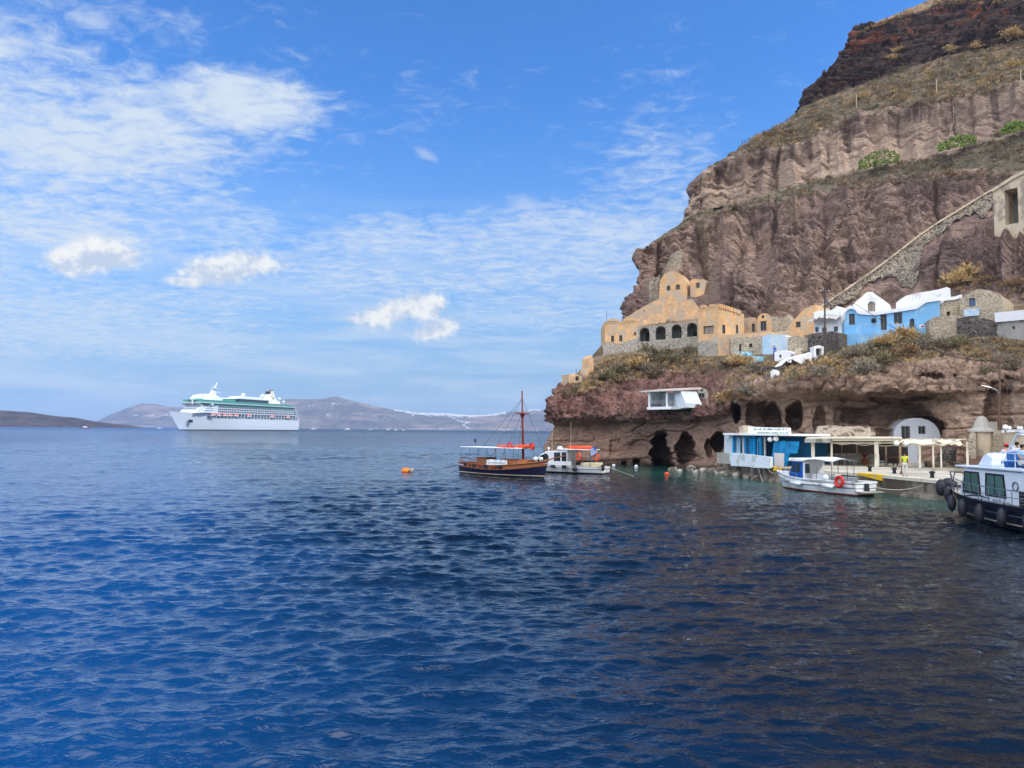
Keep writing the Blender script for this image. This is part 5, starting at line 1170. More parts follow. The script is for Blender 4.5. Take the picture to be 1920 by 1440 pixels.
    for x in (-4.6,-3.4,-2.2,-1.0,.2,1.4,2.8):
        for y in (-1.3, 1.3): m_ = MB(); m_.cyl((x,y,1.0), (x,y,2.74), .022, n=5); B(m_, 'awning_pole', M['grey_rail'])
    m_ = MB(); m_.box((.6,0,2.88), (2.0,1.1,.18), rz=.1); B(m_, 'life_jackets', M['orange'], bevel=.06)
    m_ = MB(); m_.box((2.9,0,2.92), (1.6,.8,.32)); B(m_, 'life_jackets', M['orange'], bevel=.08)
    for x in (1.6, 4.4): m_ = MB(); m_.torus((x,-.9,2.95), .28, .075, axis=(.2,1,.1)); B(m_, 'lifebuoy', M['redbuoy'], smooth=True)
    m_ = MB(); m_.cyl((5.1,0,1.6), (7.6,.0,2.15), .07, .04); B(m_, 'bowsprit', M['varnish'])
    m_ = MB(); m_.lathe((-5.6,0,.15), [(.12,0),(.28,.2),(.3,.6),(.14,.85)], 10); B(m_, 'stern_fender', M['black'], smooth=True)
    m_ = MB(); m_.tube([(-5.2,-.9,1.35),(-5.5,-.4,1.6),(-5.5,.4,1.6),(-5.2,.9,1.35)], .05); m_.tube([(-5.2,-.9,1.35),(-4,-1.45,1.3)], .05); m_.tube([(-5.2,.9,1.35),(-4,1.45,1.3)], .05)
    B(m_, 'stern_rail', M['varnish'])
    for x, y in ((4.3,-.3),(4.7,.1),(3.9,.3)): m_ = MB(); m_.ball((x,y,1.75), .2, 10, 7); B(m_, 'float', M['boatwhite'], smooth=True)
    m_ = MB(); m_.cyl((-4.6,1.0,2.7), (-4.75,1.0,3.5), .02); m_.box((-4.8,1.0,3.35), (.25,.02,.35)); B(m_, 'pennant', M['navy'])
caique()
def cabin_boat():
    r = thing('cabin_boat', 'white cabin boat with orange roll on its roof moored behind the wooden boat', 'boat', (5.9, 79.2, 0), R(150.5)); B = lpart(r)
    mb, rows_ = hull(8.9, 2.9, lambda t_: .78+.45*max(0, t_-.4)**1.5*2, .5, [-.5, .1, .16, 's.30', 's.22', 's0'], stern=.86, rake=.9, q=.3, deck=.22)
    B(mb, 'hull', [M['black'], M['navy'], M['boatwhite'], M['grey_rail'], M['boatwhite'], M['boatwhite'], M['concrete']])
    m_ = MB()   # cabin shell with sloping windscreen
    pr = [(3.4,.95),(2.6,1.9),(1.9,2.25),(-.6,2.45),(-.6,.6),(3.4,.6)]; w_ = 1.12
    m_.add([(x,-w_,z) for x,z in pr]+[(x,w_,z) for x,z in pr], [tuple(range(6)), tuple(range(11,5,-1))]+[(i,6+i,6+(i+1)%6,(i+1)%6) for i in range(6)]); B(m_, 'cabin', M['boatwhite'], bevel=.06)
    for sd_ in (1,-1):
        for (pts_) in ([(3.0,1.15),(2.55,1.8),(1.85,2.05),(1.6,1.75),(1.65,1.15)], [(.95,1.2),(.95,2.15),(.2,2.18),(.2,1.2)], [(.05,1.0),(.05,2.2),(-.5,2.22),(-.5,1.0)]):
            m_ = MB(); k = len(pts_); m_.add([(x, sd_*(w_+.02), z) for x,z in pts_]+[(x, sd_*(w_-.03), z) for x,z in pts_], [tuple(range(k)), tuple(range(2*k-1,k-1,-1))]+[(i,(i+1)%k,k+(i+1)%k,k+i) for i in range(k)]); B(m_, 'window', M['win_dark'])
    m_ = MB(); m_.box((-1.4,0,2.5), (3.9,2.5,.09)); B(m_, 'hardtop', M['boatwhite'], bevel=.03)
    for x in (-1.3,-2.3,-3.2):
        for y in (-1.15,1.15): m_ = MB(); m_.cyl((x,y,.8), (x,y,2.48), .035, n=6); B(m_, 'hardtop_post', M['grey_rail'])
    m_ = MB(); m_.cyl((-.4,.5,2.72), (-3.1,.5,2.72), .19, n=12); B(m_, 'orange_roll', M['orange'], smooth=True)
    m_ = MB(); m_.ball((.7,.2,2.62), (.3,.3,.2), 12, 8); B(m_, 'radar_dome', M['boatwhite'], smooth=True)
    m_ = MB(); m_.cyl((2.0,.3,2.2), (2.0,.3,2.5), .04); m_.ball((2.0,.3,2.55), .14, 10, 7); B(m_, 'horn', M['boatwhite'], smooth=True)
    for x in (1.3, -.9): m_ = MB(); m_.cyl((x,.9,2.4), (x,.9,5.4), .022, .012, n=5); B(m_, 'antenna', M['ivory'])
    for x in (-2.0,-3.9):
        m_ = MB(); m_.torus((x,1.28 if x > -3 else 1.1,1.75), .30, .085, axis=(.2,1,0), bands=None); B(m_, 'lifebuoy', M['orange'], smooth=True)
    m_ = MB(); m_.box((-.2,1.36,1.05), (1.9,.03,.42)); bn = B(m_, 'name_cloth', M['boatwhite'])
    for x in (.9,-.4): m_ = MB(); m_.box((x,1.48,.72), (.55,.22,.3)); B(m_, 'fender', M['fender'], bevel=.08)
    m_ = MB(); m_.ball((-1.7,1.62,.52), .27, 12, 8); B(m_, 'fender', M['fender'], smooth=True)
    t_ = textmesh('\u03a7\u0391\u03a3', .42); t_.v = [(-x-.6, 1.475, z_+.2) if False else (-x-.55, 1.49-y*0+(z_*0), y+.18) for x,y,z_ in t_.v]; B(t_, 'lettering', M['navy'])
    m_ = MB(); m_.box((-2.9,0,.95), (1.6,2.2,.4)); B(m_, 'stern_bench', M['ivory'], bevel=.04)
    m_ = MB(); m_.lathe((-4.5,.9,.4), [(.1,0),(.2,.15),(.2,.5),(.1,.65)], 9); B(m_, 'stern_fender', M['black'], smooth=True)
    # flag
    m_ = MB(); m_.cyl((-3.6,1.2,1.2), (-3.9,1.25,2.9), .02); pole = B(m_, 'flag_pole', M['grey_rail'])
    m_ = MB()
    for i in range(9):
        a = [(-3.88-.015*i, 1.27, 2.85-.075*i), (-3.30-.0*i-.03*math.sin(i), 1.2, 2.72-.10*i), (-3.30-.03*math.sin(i+1), 1.2, 2.62-.10*i), (-3.88-.015*i, 1.27, 2.775-.075*i)]
        m_.add(a+[(x,y-.015,z) for x,y,z in a], [(0,1,2,3),(7,6,5,4)], 0 if i % 2 else 1)
    m_.add([(-3.90,1.285,2.86),(-3.62,1.255,2.8),(-3.66,1.255,2.5),(-3.94,1.285,2.55)], [(0,1,2,3)], 1)
    B(m_, 'flag', [M['boatwhite'], mat('flag_blue', srgb(50,100,180), .7, .05, 2)])
cabin_boat()
def fishing_boat():
    r = thing('fishing_boat', 'white fishing boat with blue cabin front moored against the quay', 'boat', (23.7, 57.4, 0), R(112.5)); B = lpart(r)
    mb, rows_ = hull(8.9, 2.7, lambda t_: .92+.05*(1-t_)+1.15*max(0, t_-.5)**1.5, .45, [-.45, .03, .12, .5, .56, 's.16', 's.10', 's0'], stern=.8, rake=.95, q=.3, deck=.35)
    B(mb, 'hull', [M['redlead'], M['redlead'], M['boatwhite'], M['grey_rail'], M['boatwhite'], M['grey_rail'], M['boatwhite'], M['boatwhite'], M['concrete']])
    m_ = MB()
    for sd_ in (1,-1): m_.tube([(q[-1][0], q[-1][1]*sd_, q[-1][2]+.02) for q in rows_], .045, 6)
    B(m_, 'gunwale', M['boatwhite'])
    # foredeck house and wheelhouse
    m_ = MB(); m_.box((2.2,0,1.15), (2.2,1.5,.5), taper=.9); B(m_, 'foredeck', M['boatwhite'], bevel=.06)
    pr = [(2.1,1.3),(1.75,1.95),(1.7,2.25),(.55,2.3),(.55,.7),(2.1,.7)]; w_ = .95
    m_ = MB(); m_.add([(x,-w_,z) for x,z in pr]+[(x,w_,z) for x,z in pr], [tuple(range(6)), tuple(range(11,5,-1))]+[(i,6+i,6+(i+1)%6,(i+1)%6) for i in range(6)]); B(m_, 'wheelhouse', M['bluepaint2'], bevel=.02)
    m_ = MB(); m_.box((1.15,0,2.38), (1.7,2.3,.26), taper=.94); B(m_, 'wheelhouse_roof', M['boatwhite'], bevel=.05)
    for sd_ in (1,-1):
        for pts_ in ([(1.85,1.42),(1.62,2.1),(1.35,2.1),(1.45,1.42)], [(1.35,1.42),(1.25,2.1),(.9,2.1),(.9,1.42)]):
            m_ = MB(); k = len(pts_); m_.add([(x, sd_*(w_+.02), z) for x,z in pts_]+[(x, sd_*(w_-.03), z) for x,z in pts_], [tuple(range(k)), tuple(range(2*k-1,k-1,-1))]+[(i,(i+1)%k,k+(i+1)%k,k+i) for i in range(k)]); B(m_, 'window', M['win_dark'])
    for y in (-.45,.45): m_ = MB(); m_.hexa([(2.06,y-.38,1.42),(2.06,y+.38,1.42),(2.0,y+.38,1.42),(2.0,y-.38,1.42)], [(1.80,y-.38,1.92),(1.80,y+.38,1.92),(1.74,y+.38,1.92),(1.74,y-.38,1.92)]); B(m_, 'windscreen', M['win_dark'])
    m_ = MB(); m_.box((.45,0,1.5), (.18,2.0,1.5)); B(m_, 'bulkhead', M['boatwhite'])
    m_ = MB(); m_.box((.15,.93,1.75), (.42,.06,.7)); B(m_, 'window', M['win_dark'])
    # canopy
    m_ = MB(); n = 14
    top = [( .75-3.4*i/n, 2.42+.30*math.sin(min(1,i/n*1.3)*math.pi/1.3)*.8-.05*i/n) for i in range(n+1)]
    vs = [(x, s*1.15, z-.10) for x,z in top for s in (-1,1)]; vs += [(x, s*.6, z+.03) for x,z in top for s in (-1,1)]; k = 2*(n+1)
    vs += [(x,y,z-.06) for x,y,z in vs]
    fs = []
    for i in range(n):
        a = 2*i; fs += [(a, a+2, k+a+2, k+a), (k+a, k+a+2, k+a+3, k+a+1), (k+a+1, k+a+3, a+3, a+1)]
        fs += [tuple(2*k+q for q in reversed(f)) for f in fs[-3:]]; fs += [(a, 2*k+a, 2*k+a+2, a+2), (a+1, a+3, 2*k+a+3, 2*k+a+1)]
    m_.add(vs, fs); B(m_, 'canopy', M['ivory'] if False else M['boatwhite'], smooth=False)
    for x in (-.9,-2.4):
        for y in (-1.1,1.1): m_ = MB(); m_.cyl((x,y,.9), (x,y,2.45), .028, n=6); B(m_, 'canopy_post', M['grey_rail'])
    m_ = MB(); m_.box((-.6,-.2,1.1), (1.5,1.5,.5)); B(m_, 'engine_box', M['boatwhite'], bevel=.04)
    m_ = MB(); m_.box((-2.6,.1,1.05), (1.0,1.7,.4)); B(m_, 'net_box', mat('grey_bin', srgb(120,124,130), .7, .1, 3), bevel=.03)
    m_ = MB(); m_.ball((-1.9,1.2,1.15), (.25,.2,.28), 10, 8); B(m_, 'float', M['boatwhite'], smooth=True)
    for x in (.9,-2.3): m_ = MB(); m_.cyl((x+.5,1.42,.62), (x-.5,1.40,.56), .13, n=10); B(m_, 'fender', M['boatwhite'], smooth=True)
    m_ = MB(); m_.torus((-3.35,1.38,.98), .36, .12, axis=(.15,1,.1)); B(m_, 'lifebuoy', M['redbuoy'], smooth=True)
    # bow rail
    for sd_ in (1,-1):
        m_ = MB(); pts_ = []
        for j in (17,20,23,26,28):
            x,y,z = rows_[j][-1]; pts_.append((x, max(y-.06,0)*sd_, z+.36)); m_.cyl((x, max(y-.06,0)*sd_, z), pts_[-1], .016, n=5)
        m_.tube(pts_, .02, 5); B(m_, 'bow_rail', M['steel'])
    # stern side boards, outboard platform, mooring post
    m_ = MB(); m_.box((-4.75,0,.32), (.9,2.0,.08)); B(m_, 'swim_platform', M['concrete'])
    m_ = MB(); m_.box((-4.5,0,.55), (.3,.4,.7), taper=.8); B(m_, 'outboard', M['black'], bevel=.05)
    m_ = MB(); m_.cyl((-3.1,.3,1.0), (-3.05,.3,3.0), .02); B(m_, 'aerial', M['black'])
    t_ = textmesh('~\u03bd~~\u03c3~~', .16); t_.v = [(-x+1.35, .975, y+1.28) for x,y,z_ in t_.v]; B(t_, 'lettering', M['bluepaint2'])
fishing_boat()
def ferry():
    r = thing('ferry', 'white cabin ferry with black hull and hanging fenders at the right edge', 'ferry', (25.5, 35.4, 0), R(87)); B = lpart(r); FR = r
    sh_ = lambda t_: 1.18+.95*max(0, t_-.5)**1.5
    mb, rows_ = hull(16.6, 4.5, sh_, .7, [-.7, .05, .26, .32, 's.5', 's.44', 's.0'], stern=.85, rake=1.7, q=.22, deck=.12, fullness=2.6, n=36)
    B(mb, 'hull', [M['navyblack'], M['navyblack'], M['ivory'], M['navyblack'], M['grey_rail'], M['navyblack'], M['navyblack'], M['concrete']])
    def prism(pts_, w_, name, mm, par=None, bev=.0):
        m_ = MB(); k = len(pts_); m_.add([(x,-w_,z) for x,z in pts_]+[(x,w_,z) for x,z in pts_], [tuple(range(k)), tuple(range(2*k-1,k-1,-1))]+[(i,k+i,k+(i+1)%k,(i+1)%k) for i in range(k)]); return B(m_, name, mm, par, bevel=bev)
    def pane(pts_, y, name, mm, par, t=.03):
        m_ = MB(); k = len(pts_); m_.add([(x,y+t,z) for x,z in pts_]+[(x,y-t,z) for x,z in pts_], [tuple(range(k)), tuple(range(2*k-1,k-1,-1))]+[(i,(i+1)%k,k+(i+1)%k,k+i) for i in range(k)]); return B(m_, name, mm, par)
    w_ = 1.65
    cab = prism([(4.6,1.1),(4.35,2.0),(4.0,2.72),(-1.2,2.72),(-2.4,2.0),(-2.6,1.1)], w_, 'cabin', M['cabwhite'], bev=.07)
    roof = prism([(4.75,2.74),(4.7,2.84),(-1.1,2.90),(-1.3,2.76)], w_+.12, 'cabin_roof', M['cabwhite'], bev=.03)
    for sd_ in (1,-1):
        for (a, b_) in ((2.55,4.05),(.45,2.05)):
            sl = .28
            f_ = pane([(a-.06,1.42),(b_+.10 if a > 2 else b_+.05,1.42),(b_-.12 if a > 2 else b_-.02,2.56),(a+.1,2.56)], sd_*(w_+.02), 'window', M['black'], cab)
            pane([(a+.06,1.54),(b_-.06,1.54),(b_-.22,2.46),(a+.18,2.46)], sd_*(w_+.045), 'pane', M['greenglass'], f_, .012)
            pane([((a+b_)/2-.03,1.5),((a+b_)/2+.03,1.5),((a+b_)/2+.03,2.5),((a+b_)/2-.03,2.5)], sd_*(w_+.06), 'sash', M['black'], f_, .01)
        m_ = MB(); m_.torus((-.35, sd_*(w_+.03), 2.05), .20, .035, axis=(0,1,0)); B(m_, 'emblem', M['grey_rail'], cab)
        m_ = MB(); m_.box((-1.25, sd_*(w_+.04), 1.32), (1.2,.05,1.0)); g_ = B(m_, 'ventilation_grille', M['black'], cab)
        m_ = MB()
        for k in range(6): m_.box((-1.25, sd_*(w_+.08), .95+k*.15), (1.1,.02,.04))
        B(m_, 'slat', M['grey_rail'], g_)
        # painted swoosh and script
        m_ = MB(); m_.tube([(4.1-i*.22, sd_*(w_+.03), 1.22+.14*math.sin(i/11*math.pi*.9)) for i in range(12)], [.012+.03*math.sin(i/11*math.pi) for i in range(12)], 5)
        m_.tube([(3.6-i*.2, sd_*(w_+.03), 1.13+.06*math.sin(i/11*math.pi)) for i in range(12)], .012, 4)
        m_.tube([(1.5-i*.07, sd_*(w_+.03), 1.22+.09*math.sin(i*1.9)) for i in range(9)], .012, 4); m_.tube([(.9-i*.09, sd_*(w_+.03), 1.2+.05*math.sin(i*1.1)) for i in range(12)], .013, 4)
        B(m_, 'painted_name', M['navyblack'], cab)
        # side rails
        m_ = MB(); tops_ = []
        for j in range(8, 36, 2):
            x,y,z = rows_[j][-1]; tops_.append((x, (y-.05)*sd_, z+.72)); m_.cyl((x,(y-.05)*sd_,z), tops_[-1], .02, n=5)
        m_.tube(tops_, .026, 5); m_.tube([(x,y,z-.34) for x,y,z in tops_], .018, 5); B(m_, 'side_rail', M['grey_rail'])
        for j, dz in ((33,.25),(29,0),(25,0),(21,0),(17,0),(13,0)):
            x,y,z = rows_[j][-1]; m_ = MB(); m_.lathe((x+.0, (y+.16)*sd_, z-1.05+dz), [(.03,0),(.17,.16),(.22,.42),(.19,.72),(.06,.92)], 12); m_.cyl((x,(y+.1)*sd_,z-.15+dz), (x,(y-.02)*sd_,z+.3), .02, n=5); B(m_, 'fender', M['fender'], smooth=True)
    m_ = MB(); m_.ball((8.55,.1,1.55), (.42,.42,.36), 12, 9); B(m_, 'bow_fender', M['fender'], smooth=True)
    m_ = MB(); m_.ball((8.35,.65,1.35), (.3,.3,.5), 12, 9); B(m_, 'bow_fender', M['fender'], smooth=True)
    m_ = MB(); m_.tube([(7.4,-.5,1.7),(7.9,-.3,2.3),(8.0,.3,2.3),(7.4,.5,1.7)], .035); m_.tube([(7.4,-.5,1.7),(7.3,-.4,2.3),(7.3,.4,2.3),(7.4,.5,1.7)], .035); B(m_, 'bow_frame', M['black'])
    # upper deck: console, windscreen, mast, seats, rails
    prism([(3.6,2.86),(3.15,3.35),(2.7,3.55),(2.3,3.3),(2.2,2.86)], 1.2, 'console', M['cabwhite'], bev=.06)
    m_ = MB()
    for y in (-.7,.7): m_.tube([(2.3,y,2.9),(1.7,y*.9,3.9),(1.2,y*.85,4.5),(.6,y*.85,4.62)], .05); m_.tube([(1.2,y,2.9),(1.55,y*.9,3.9)], .045); m_.tube([(2.0,y,2.9),(1.45,y*.9,3.95)], .03)
    m_.tube([(1.2,-.6,4.5),(1.2,.6,4.5)], .045); m_.tube([(1.7,-.63,3.9),(1.7,.63,3.9)], .04); B(m_, 'radar_mast', M['cabwhite'])
    m_ = MB(); m_.ball((.8,-.2,4.75), (.22,.22,.14), 12, 8); B(m_, 'radar_dome', M['boatwhite'], smooth=True)
    for x in (1.15,-.2,-1.6,-3.0):
        m_ = MB(); m_.box((x,0,3.12), (.5,2.6,.12)); m_.box((x,0,2.98), (.3,2.4,.24)); m_.box((x-.28,0,3.4), (.1,2.6,.5)); B(m_, 'bench', M['seatblue'], bevel=.03)
    m_ = MB(); m_.box((-3.6,0,2.72), (5.6,3.3,.12)); B(m_, 'upper_deck', M['cabwhite'])
    for x in (-3.2,-4.8,-6.2):
        for y in (-1.55,1.55): m_ = MB(); m_.cyl((x,y,1.1), (x,y,2.7), .04, n=6); B(m_, 'deck_post', M['cabwhite'])
    for sd_ in (1,-1):
        m_ = MB(); tops_ = []
        for i in range(9): x = 1.6-i*.95; m_.cyl((x,1.62*sd_,2.86), (x,1.62*sd_,3.6), .02, n=5); tops_.append((x,1.62*sd_,3.6))
        m_.tube(tops_, .025, 5); m_.tube([(x,y,z-.35) for x,y,z in tops_], .016, 5); B(m_, 'upper_rail', M['cabwhite'])
    return r
M['navyblack'] = mat('navy_black_hull', srgb(20,24,42), .3, .2, 1.0, spec=.5)
FERRY = ferry()
# ---------- buoys and ropes ----------
def buoy(px, py, r_, mm, label, squash=.7, group='mooring buoys'):
    p = PZ(px, py, 0); t_ = thing('buoy', label, 'buoy', (p.x, p.y, 0), group=group); mb = MB()
    mb.ball((p.x, p.y, r_*.3), (r_, r_, r_*squash), 14, 10); mb.build('float', mm, t_, smooth=True)
    mb = MB(); mb.torus((p.x, p.y, r_*(.3+squash)+.04), .07, .02, axis=(0,1,0), n=12, m=5); mb.build('ring', M['iron'], t_)
    return p
M['orangebuoy'] = mat('orange_buoy', srgb(240,128,44), .6, .12, 3)
b1 = buoy(761, 885.5, .48, M['orangebuoy'], 'big orange mooring buoy left of the wooden boat')
p = PZ(772, 886, 0); mb = MB(); mb.lathe((p.x, p.y, -.1), [(.2,0),(.2,.5),(.1,.55)], 10); tag(mb.build('float_drum', M['concrete'], smooth=True), 'small grey drum floating against the big orange buoy', 'float')
buoy(1250, 890, .26, M['orange'], 'small orange buoy floating off the sea cave', .7); buoy(1151, 874, .22, M['boatwhite'], 'white buoy nearer the stern of the cabin boat', 1.0); buoy(1193, 876, .24, M['boatwhite'], 'white buoy in front of the two square cliff holes', 1.0)
def rope(a, b_, sag, label, r_=.022, mm=None):
    a = Vector(a); b_ = Vector(b_); mb = MB(); pts_ = [a.lerp(b_, i/16)-Vector((0,0,sag*4*(i/16)*(1-i/16))) for i in range(17)]; mb.tube(pts_, r_, 5)
    tag(mb.build('mooring_rope', mm or M['rope'], smooth=True), label, 'rope', 'mooring ropes')
rope((b1.x+.5, b1.y, .3), (-4.9, 77.2, 1.1), .35, 'slack dark rope from the orange buoy to the wooden boat', .03, M['darkrope'])
rope(PZ(846,887,0), (-4.9, 77.4, 1.0), .1, 'short steep rope from the water to the stern of the wooden boat', .025, M['darkrope'])
rope((9.8, 77.0, .9), PZ(1330,905,-.2), .7, 'long thin rope running from the cabin boat toward the quay', .022)
rope(PXZ(1404, 1.2, 74.2), PZ(1392,891,0), .05, 'pale rope hanging from the quay by the parapet into the water', .04); rope(PXZ(1421, 1.3, 70.3), PZ(1430,903,0), .1, 'pale rope from the quay to the bow of the fishing boat', .035)
rope((25.5, 53.2, .8), PXZ(1735, .9, 52.5), .35, 'pale rope from the stern of the fishing boat to the quay', .03)
rope((22.0, 61.6, 1.2), PXZ(1440, 1.2, 66.9), .2, 'thin rope from the bow of the fishing boat up to the quay', .025)
# ---------- people ----------
def skin_obj(name, verts, edges, rad, mm, parent, root=0):
    me = bpy.data.meshes.new(name); bm = bmesh.new(); L_ = bm.verts.layers.skin.verify()
    vs = [bm.verts.new(v) for v in verts]; bm.verts.ensure_lookup_table()
    for i, v in enumerate(vs): v[L_].radius = (rad[i], rad[i]) if not isinstance(rad[i], tuple) else rad[i]; v[L_].use_root = (i == root)
    for a, b_ in edges: bm.edges.new((vs[a], vs[b_]))
    bm.to_mesh(me); bm.free(); o = bpy.data.objects.new(name, me); C.objects.link(o)
    o.modifiers.new('skin', 'SKIN').use_smooth_shade = True; s = o.modifiers.new('sub', 'SUBSURF'); s.levels = 1; s.render_levels = 1
    me.materials.append(mm)
    if parent is not None: o.parent = parent; MW[o.name] = MW[parent.name]; KIDS.setdefault(parent.name, []).append(o)
    return o
SKIN = mat('skin', srgb(196,148,120), .6, .06, 6)
def person(label, loc, rz, pose='stand', shirt=(200,200,200), legs=(60,60,70), hair=(40,30,26), cap=None, shorts=False, arms=None, lean=0, group=None):
    r = thing('person', label, 'person', tuple(loc), rz, group); H0 = .92 if pose == 'stand' else .0
    hip = Vector((0,0,.92)) if pose == 'stand' else Vector((0,0,.12))
    ln = Vector((0,math.sin(lean),math.cos(lean)))
    ch = hip+ln*.34; sh_ = hip+ln*.50; nk = hip+ln*.58; hd = hip+ln*.68+Vector((0,.02,0)); tp = hip+ln*.80+Vector((0,.01,0))
    V = [hip, hip+ln*.17, ch, sh_, nk, hd, tp]; Ed = [(0,1),(1,2),(2,3),(3,4),(4,5),(5,6)]; Rd = [.13,.115,.13,.10,.052,.085,.07]
    V.append(hd+Vector((0,.095,-.03))); Ed.append((5,7)); Rd.append(.02)       # nose and chin
    feet = []; limbs = []
    for s in (-1,1):
        if pose == 'stand': kn = Vector((s*.11,.03,.5)); an = Vector((s*.12,0,.09)); toe = Vector((s*.14,.16,.04))
        else: kn = Vector((s*.13,.44,.12)); an = Vector((s*.13,.50,-.32)); toe = Vector((s*.13,.66,-.38))
        b0 = len(V); V += [hip+Vector((s*.10,.02,-.04)), kn, an, toe]; Ed += [(0,b0),(b0,b0+1),(b0+1,b0+2),(b0+2,b0+3)]; Rd += [.09,.062,.042,.04]
        limbs.append((b0, b0+1, b0+2))
    ar = arms or [(-.26,.10,.16,-.30,.18,-.06)]*1
    arml = []
    for s in (-1,1):
        sp_ = sh_+Vector((s*.17,0,0)); 
        if arms == 'lap': el = sh_+Vector((s*.24,.08,-.26)); wr = sh_+Vector((s*.12,.30,-.36))
        elif arms == 'up' and s > 0: el = sh_+Vector((s*.30,.10,.05)); wr = sh_+Vector((s*.36,.22,.28))
        else: el = sh_+Vector((s*.24,-.02,-.28)); wr = sh_+Vector((s*.25,.10,-.52))
        d = (wr-el).normalized(); b0 = len(V); palm = wr+d*.07
        V += [sp_, el, wr, palm]; Ed += [(3,b0),(b0,b0+1),(b0+1,b0+2),(b0+2,b0+3)]; Rd += [.058,.042,.027,.032]
        arml.append((b0, b0+1, b0+2))
        sd_ = d.cross(Vector((0,0,1))); sd_ = sd_.normalized() if sd_.length > .01 else Vector((1,0,0)); dn = d.cross(sd_).normalized()
        for k, (off_, ln_) in enumerate(((-.03,.065),(-.01,.08),(.01,.075),(.03,.06))):
            f0 = len(V); a = palm+sd_*off_+d*.03; V += [a, a+d*ln_*.55+dn*.008, a+d*ln_+dn*.028]; Ed += [(b0+3,f0),(f0,f0+1),(f0+1,f0+2)]; Rd += [.010,.009,.008]
        f0 = len(V); V += [palm-sd_*.035-d*.02, palm-sd_*.06+d*.02]; Ed += [(b0+3,f0),(f0,f0+1)]; Rd += [.012,.010]
    skin_obj('body', V, Ed, Rd, SKIN, r)
    sm_ = mat('shirt_%d_%d_%d' % shirt, srgb(*shirt), .85, .12, 8); lm = mat('legwear_%d_%d_%d' % legs, srgb(*legs), .85, .12, 8)
    v2 = [hip+ln*.02, hip+ln*.17, ch, sh_]; e2 = [(0,1),(1,2),(2,3)]; r2_ = [.145,.135,.15,.115]
    for (a, b_, c_) in arml:
        k = len(v2); v2 += [V[a], V[a].lerp(V[b_], .75)]; e2 += [(3,k),(k,k+1)]; r2_ += [.075,.062]
    skin_obj('shirt', v2, e2, r2_, sm_, r)
    v3 = [hip+Vector((0,0,.03))]; e3 = []; r3 = [.15]
    for (a, b_, c_) in limbs:
        k = len(v3); v3 += [V[a], V[b_].lerp(V[a], .15 if shorts else 0)]; e3 += [(0,k),(k,k+1)]; r3 += [.105,.08]
        if not shorts: v3.append(V[c_]); e3.append((k+1,k+2)); r3.append(.055)
    skin_obj('shorts' if shorts else 'trousers', v3, e3, r3, lm, r)
    hm = mat('hair_%d' % hair[0], srgb(*hair), .8, .2, 8); B = lpart(r)
    m_ = MB(); m_.ball(hd+Vector((0,-.018,.045)), (.098,.108,.105), 12, 8); B(m_, 'hair', hm, smooth=True)
    if cap:
        m_ = MB(); m_.ball(hd+Vector((0,-.01,.075)), (.112,.122,.09), 12, 8); m_.box(hd+Vector((0,.14,.06)), (.15,.12,.02)); B(m_, 'cap', mat('cap_%d' % cap[0], srgb(*cap), .8, .1, 8), smooth=True)
    m_ = MB()
    for s in (-1,1): m_.ball(hd+Vector((s*.032,.088,.005)), .011, 6, 5)
    B(m_, 'eyes', M['black'])
    for s in (-1,1):
        b0 = limbs[0 if s < 0 else 1]; f_ = V[b0[2]+1]; a_ = V[b0[2]]; m_ = MB(); m_.hexa([(a_.x-.045,a_.y-.06,f_.z-.045),(a_.x+.045,a_.y-.06,f_.z-.045),(a_.x+.045,f_.y+.05,f_.z-.045),(a_.x-.045,f_.y+.05,f_.z-.045)], [(a_.x-.04,a_.y-.05,f_.z+.06),(a_.x+.04,a_.y-.05,f_.z+.06),(a_.x+.04,f_.y+.03,f_.z+.01),(a_.x-.04,f_.y+.03,f_.z+.01)]); B(m_, 'shoe', M['black'], bevel=.01)
    return r
q = PZ(1697, 892, QZ+.03); person('person in yellow green vest and pale trousers standing on the quay edge', (q.x, q.y, QZ+.03), R(150), 'stand', (206,222,60), (206,206,196), (50,40,34))
q = PXZ(1621, TZ+.5, 69.2); person('person in dark red top sitting by the low grey wall', (q.x, q.y, TZ+.42), R(150), 'sit', (110,44,36), (120,70,50), (30,24,22), arms='lap')
mb = MB(); mb.box((q.x+.05, q.y+.05, TZ+.21), (.5,.45,.42)); tag(mb.build('stool', M['varnish']), 'low wooden block the person in dark red sits on', 'stool')
fl = lambda lx, ly, lz: MW[FERRY.name] @ Vector((lx, ly, lz))
person('person in red cap and pale shirt sitting behind the ferry console', fl(3.0+.9-2.2+1.1, .2, 3.08), R(87-90), 'sit', (222,196,206), (70,70,90), cap=(190,30,44), arms='lap', lean=-.1, group='passengers on the ferry')
person('person in white shirt on the ferry bench beside the radar mast', fl(1.2, .6, 3.2), R(87+90), 'sit', (232,232,236), (60,60,70), arms='lap', group='passengers on the ferry')
person('person in yellow cap and yellow top on the ferry upper deck', fl(.9, -.5, 3.2), R(87+60), 'sit', (224,180,60), (80,80,90), cap=(232,176,30), arms='lap', group='passengers on the ferry')
person('person in dark blue shirt on the ferry near the frame edge', fl(-.2, .3, 3.2), R(87+120), 'sit', (30,48,90), (50,50,60), arms='lap', group='passengers on the ferry')
person('person in light blue shirt and white shorts with bare legs on the ferry side', fl(-.25, 1.25, 3.1), R(87+95), 'sit', (150,190,226), (232,228,222), shorts=True, arms='lap', group='passengers on the ferry')
q = hit(1449, 668); person('dark haired woman in blue dress on the terrace beside the white hut', (q.x-.1, q.y-1.0, P(1449,668,q.y-1.0).z-.3), R(170), 'stand', (40,96,190), (36,84,170), (20,16,16), arms='up')
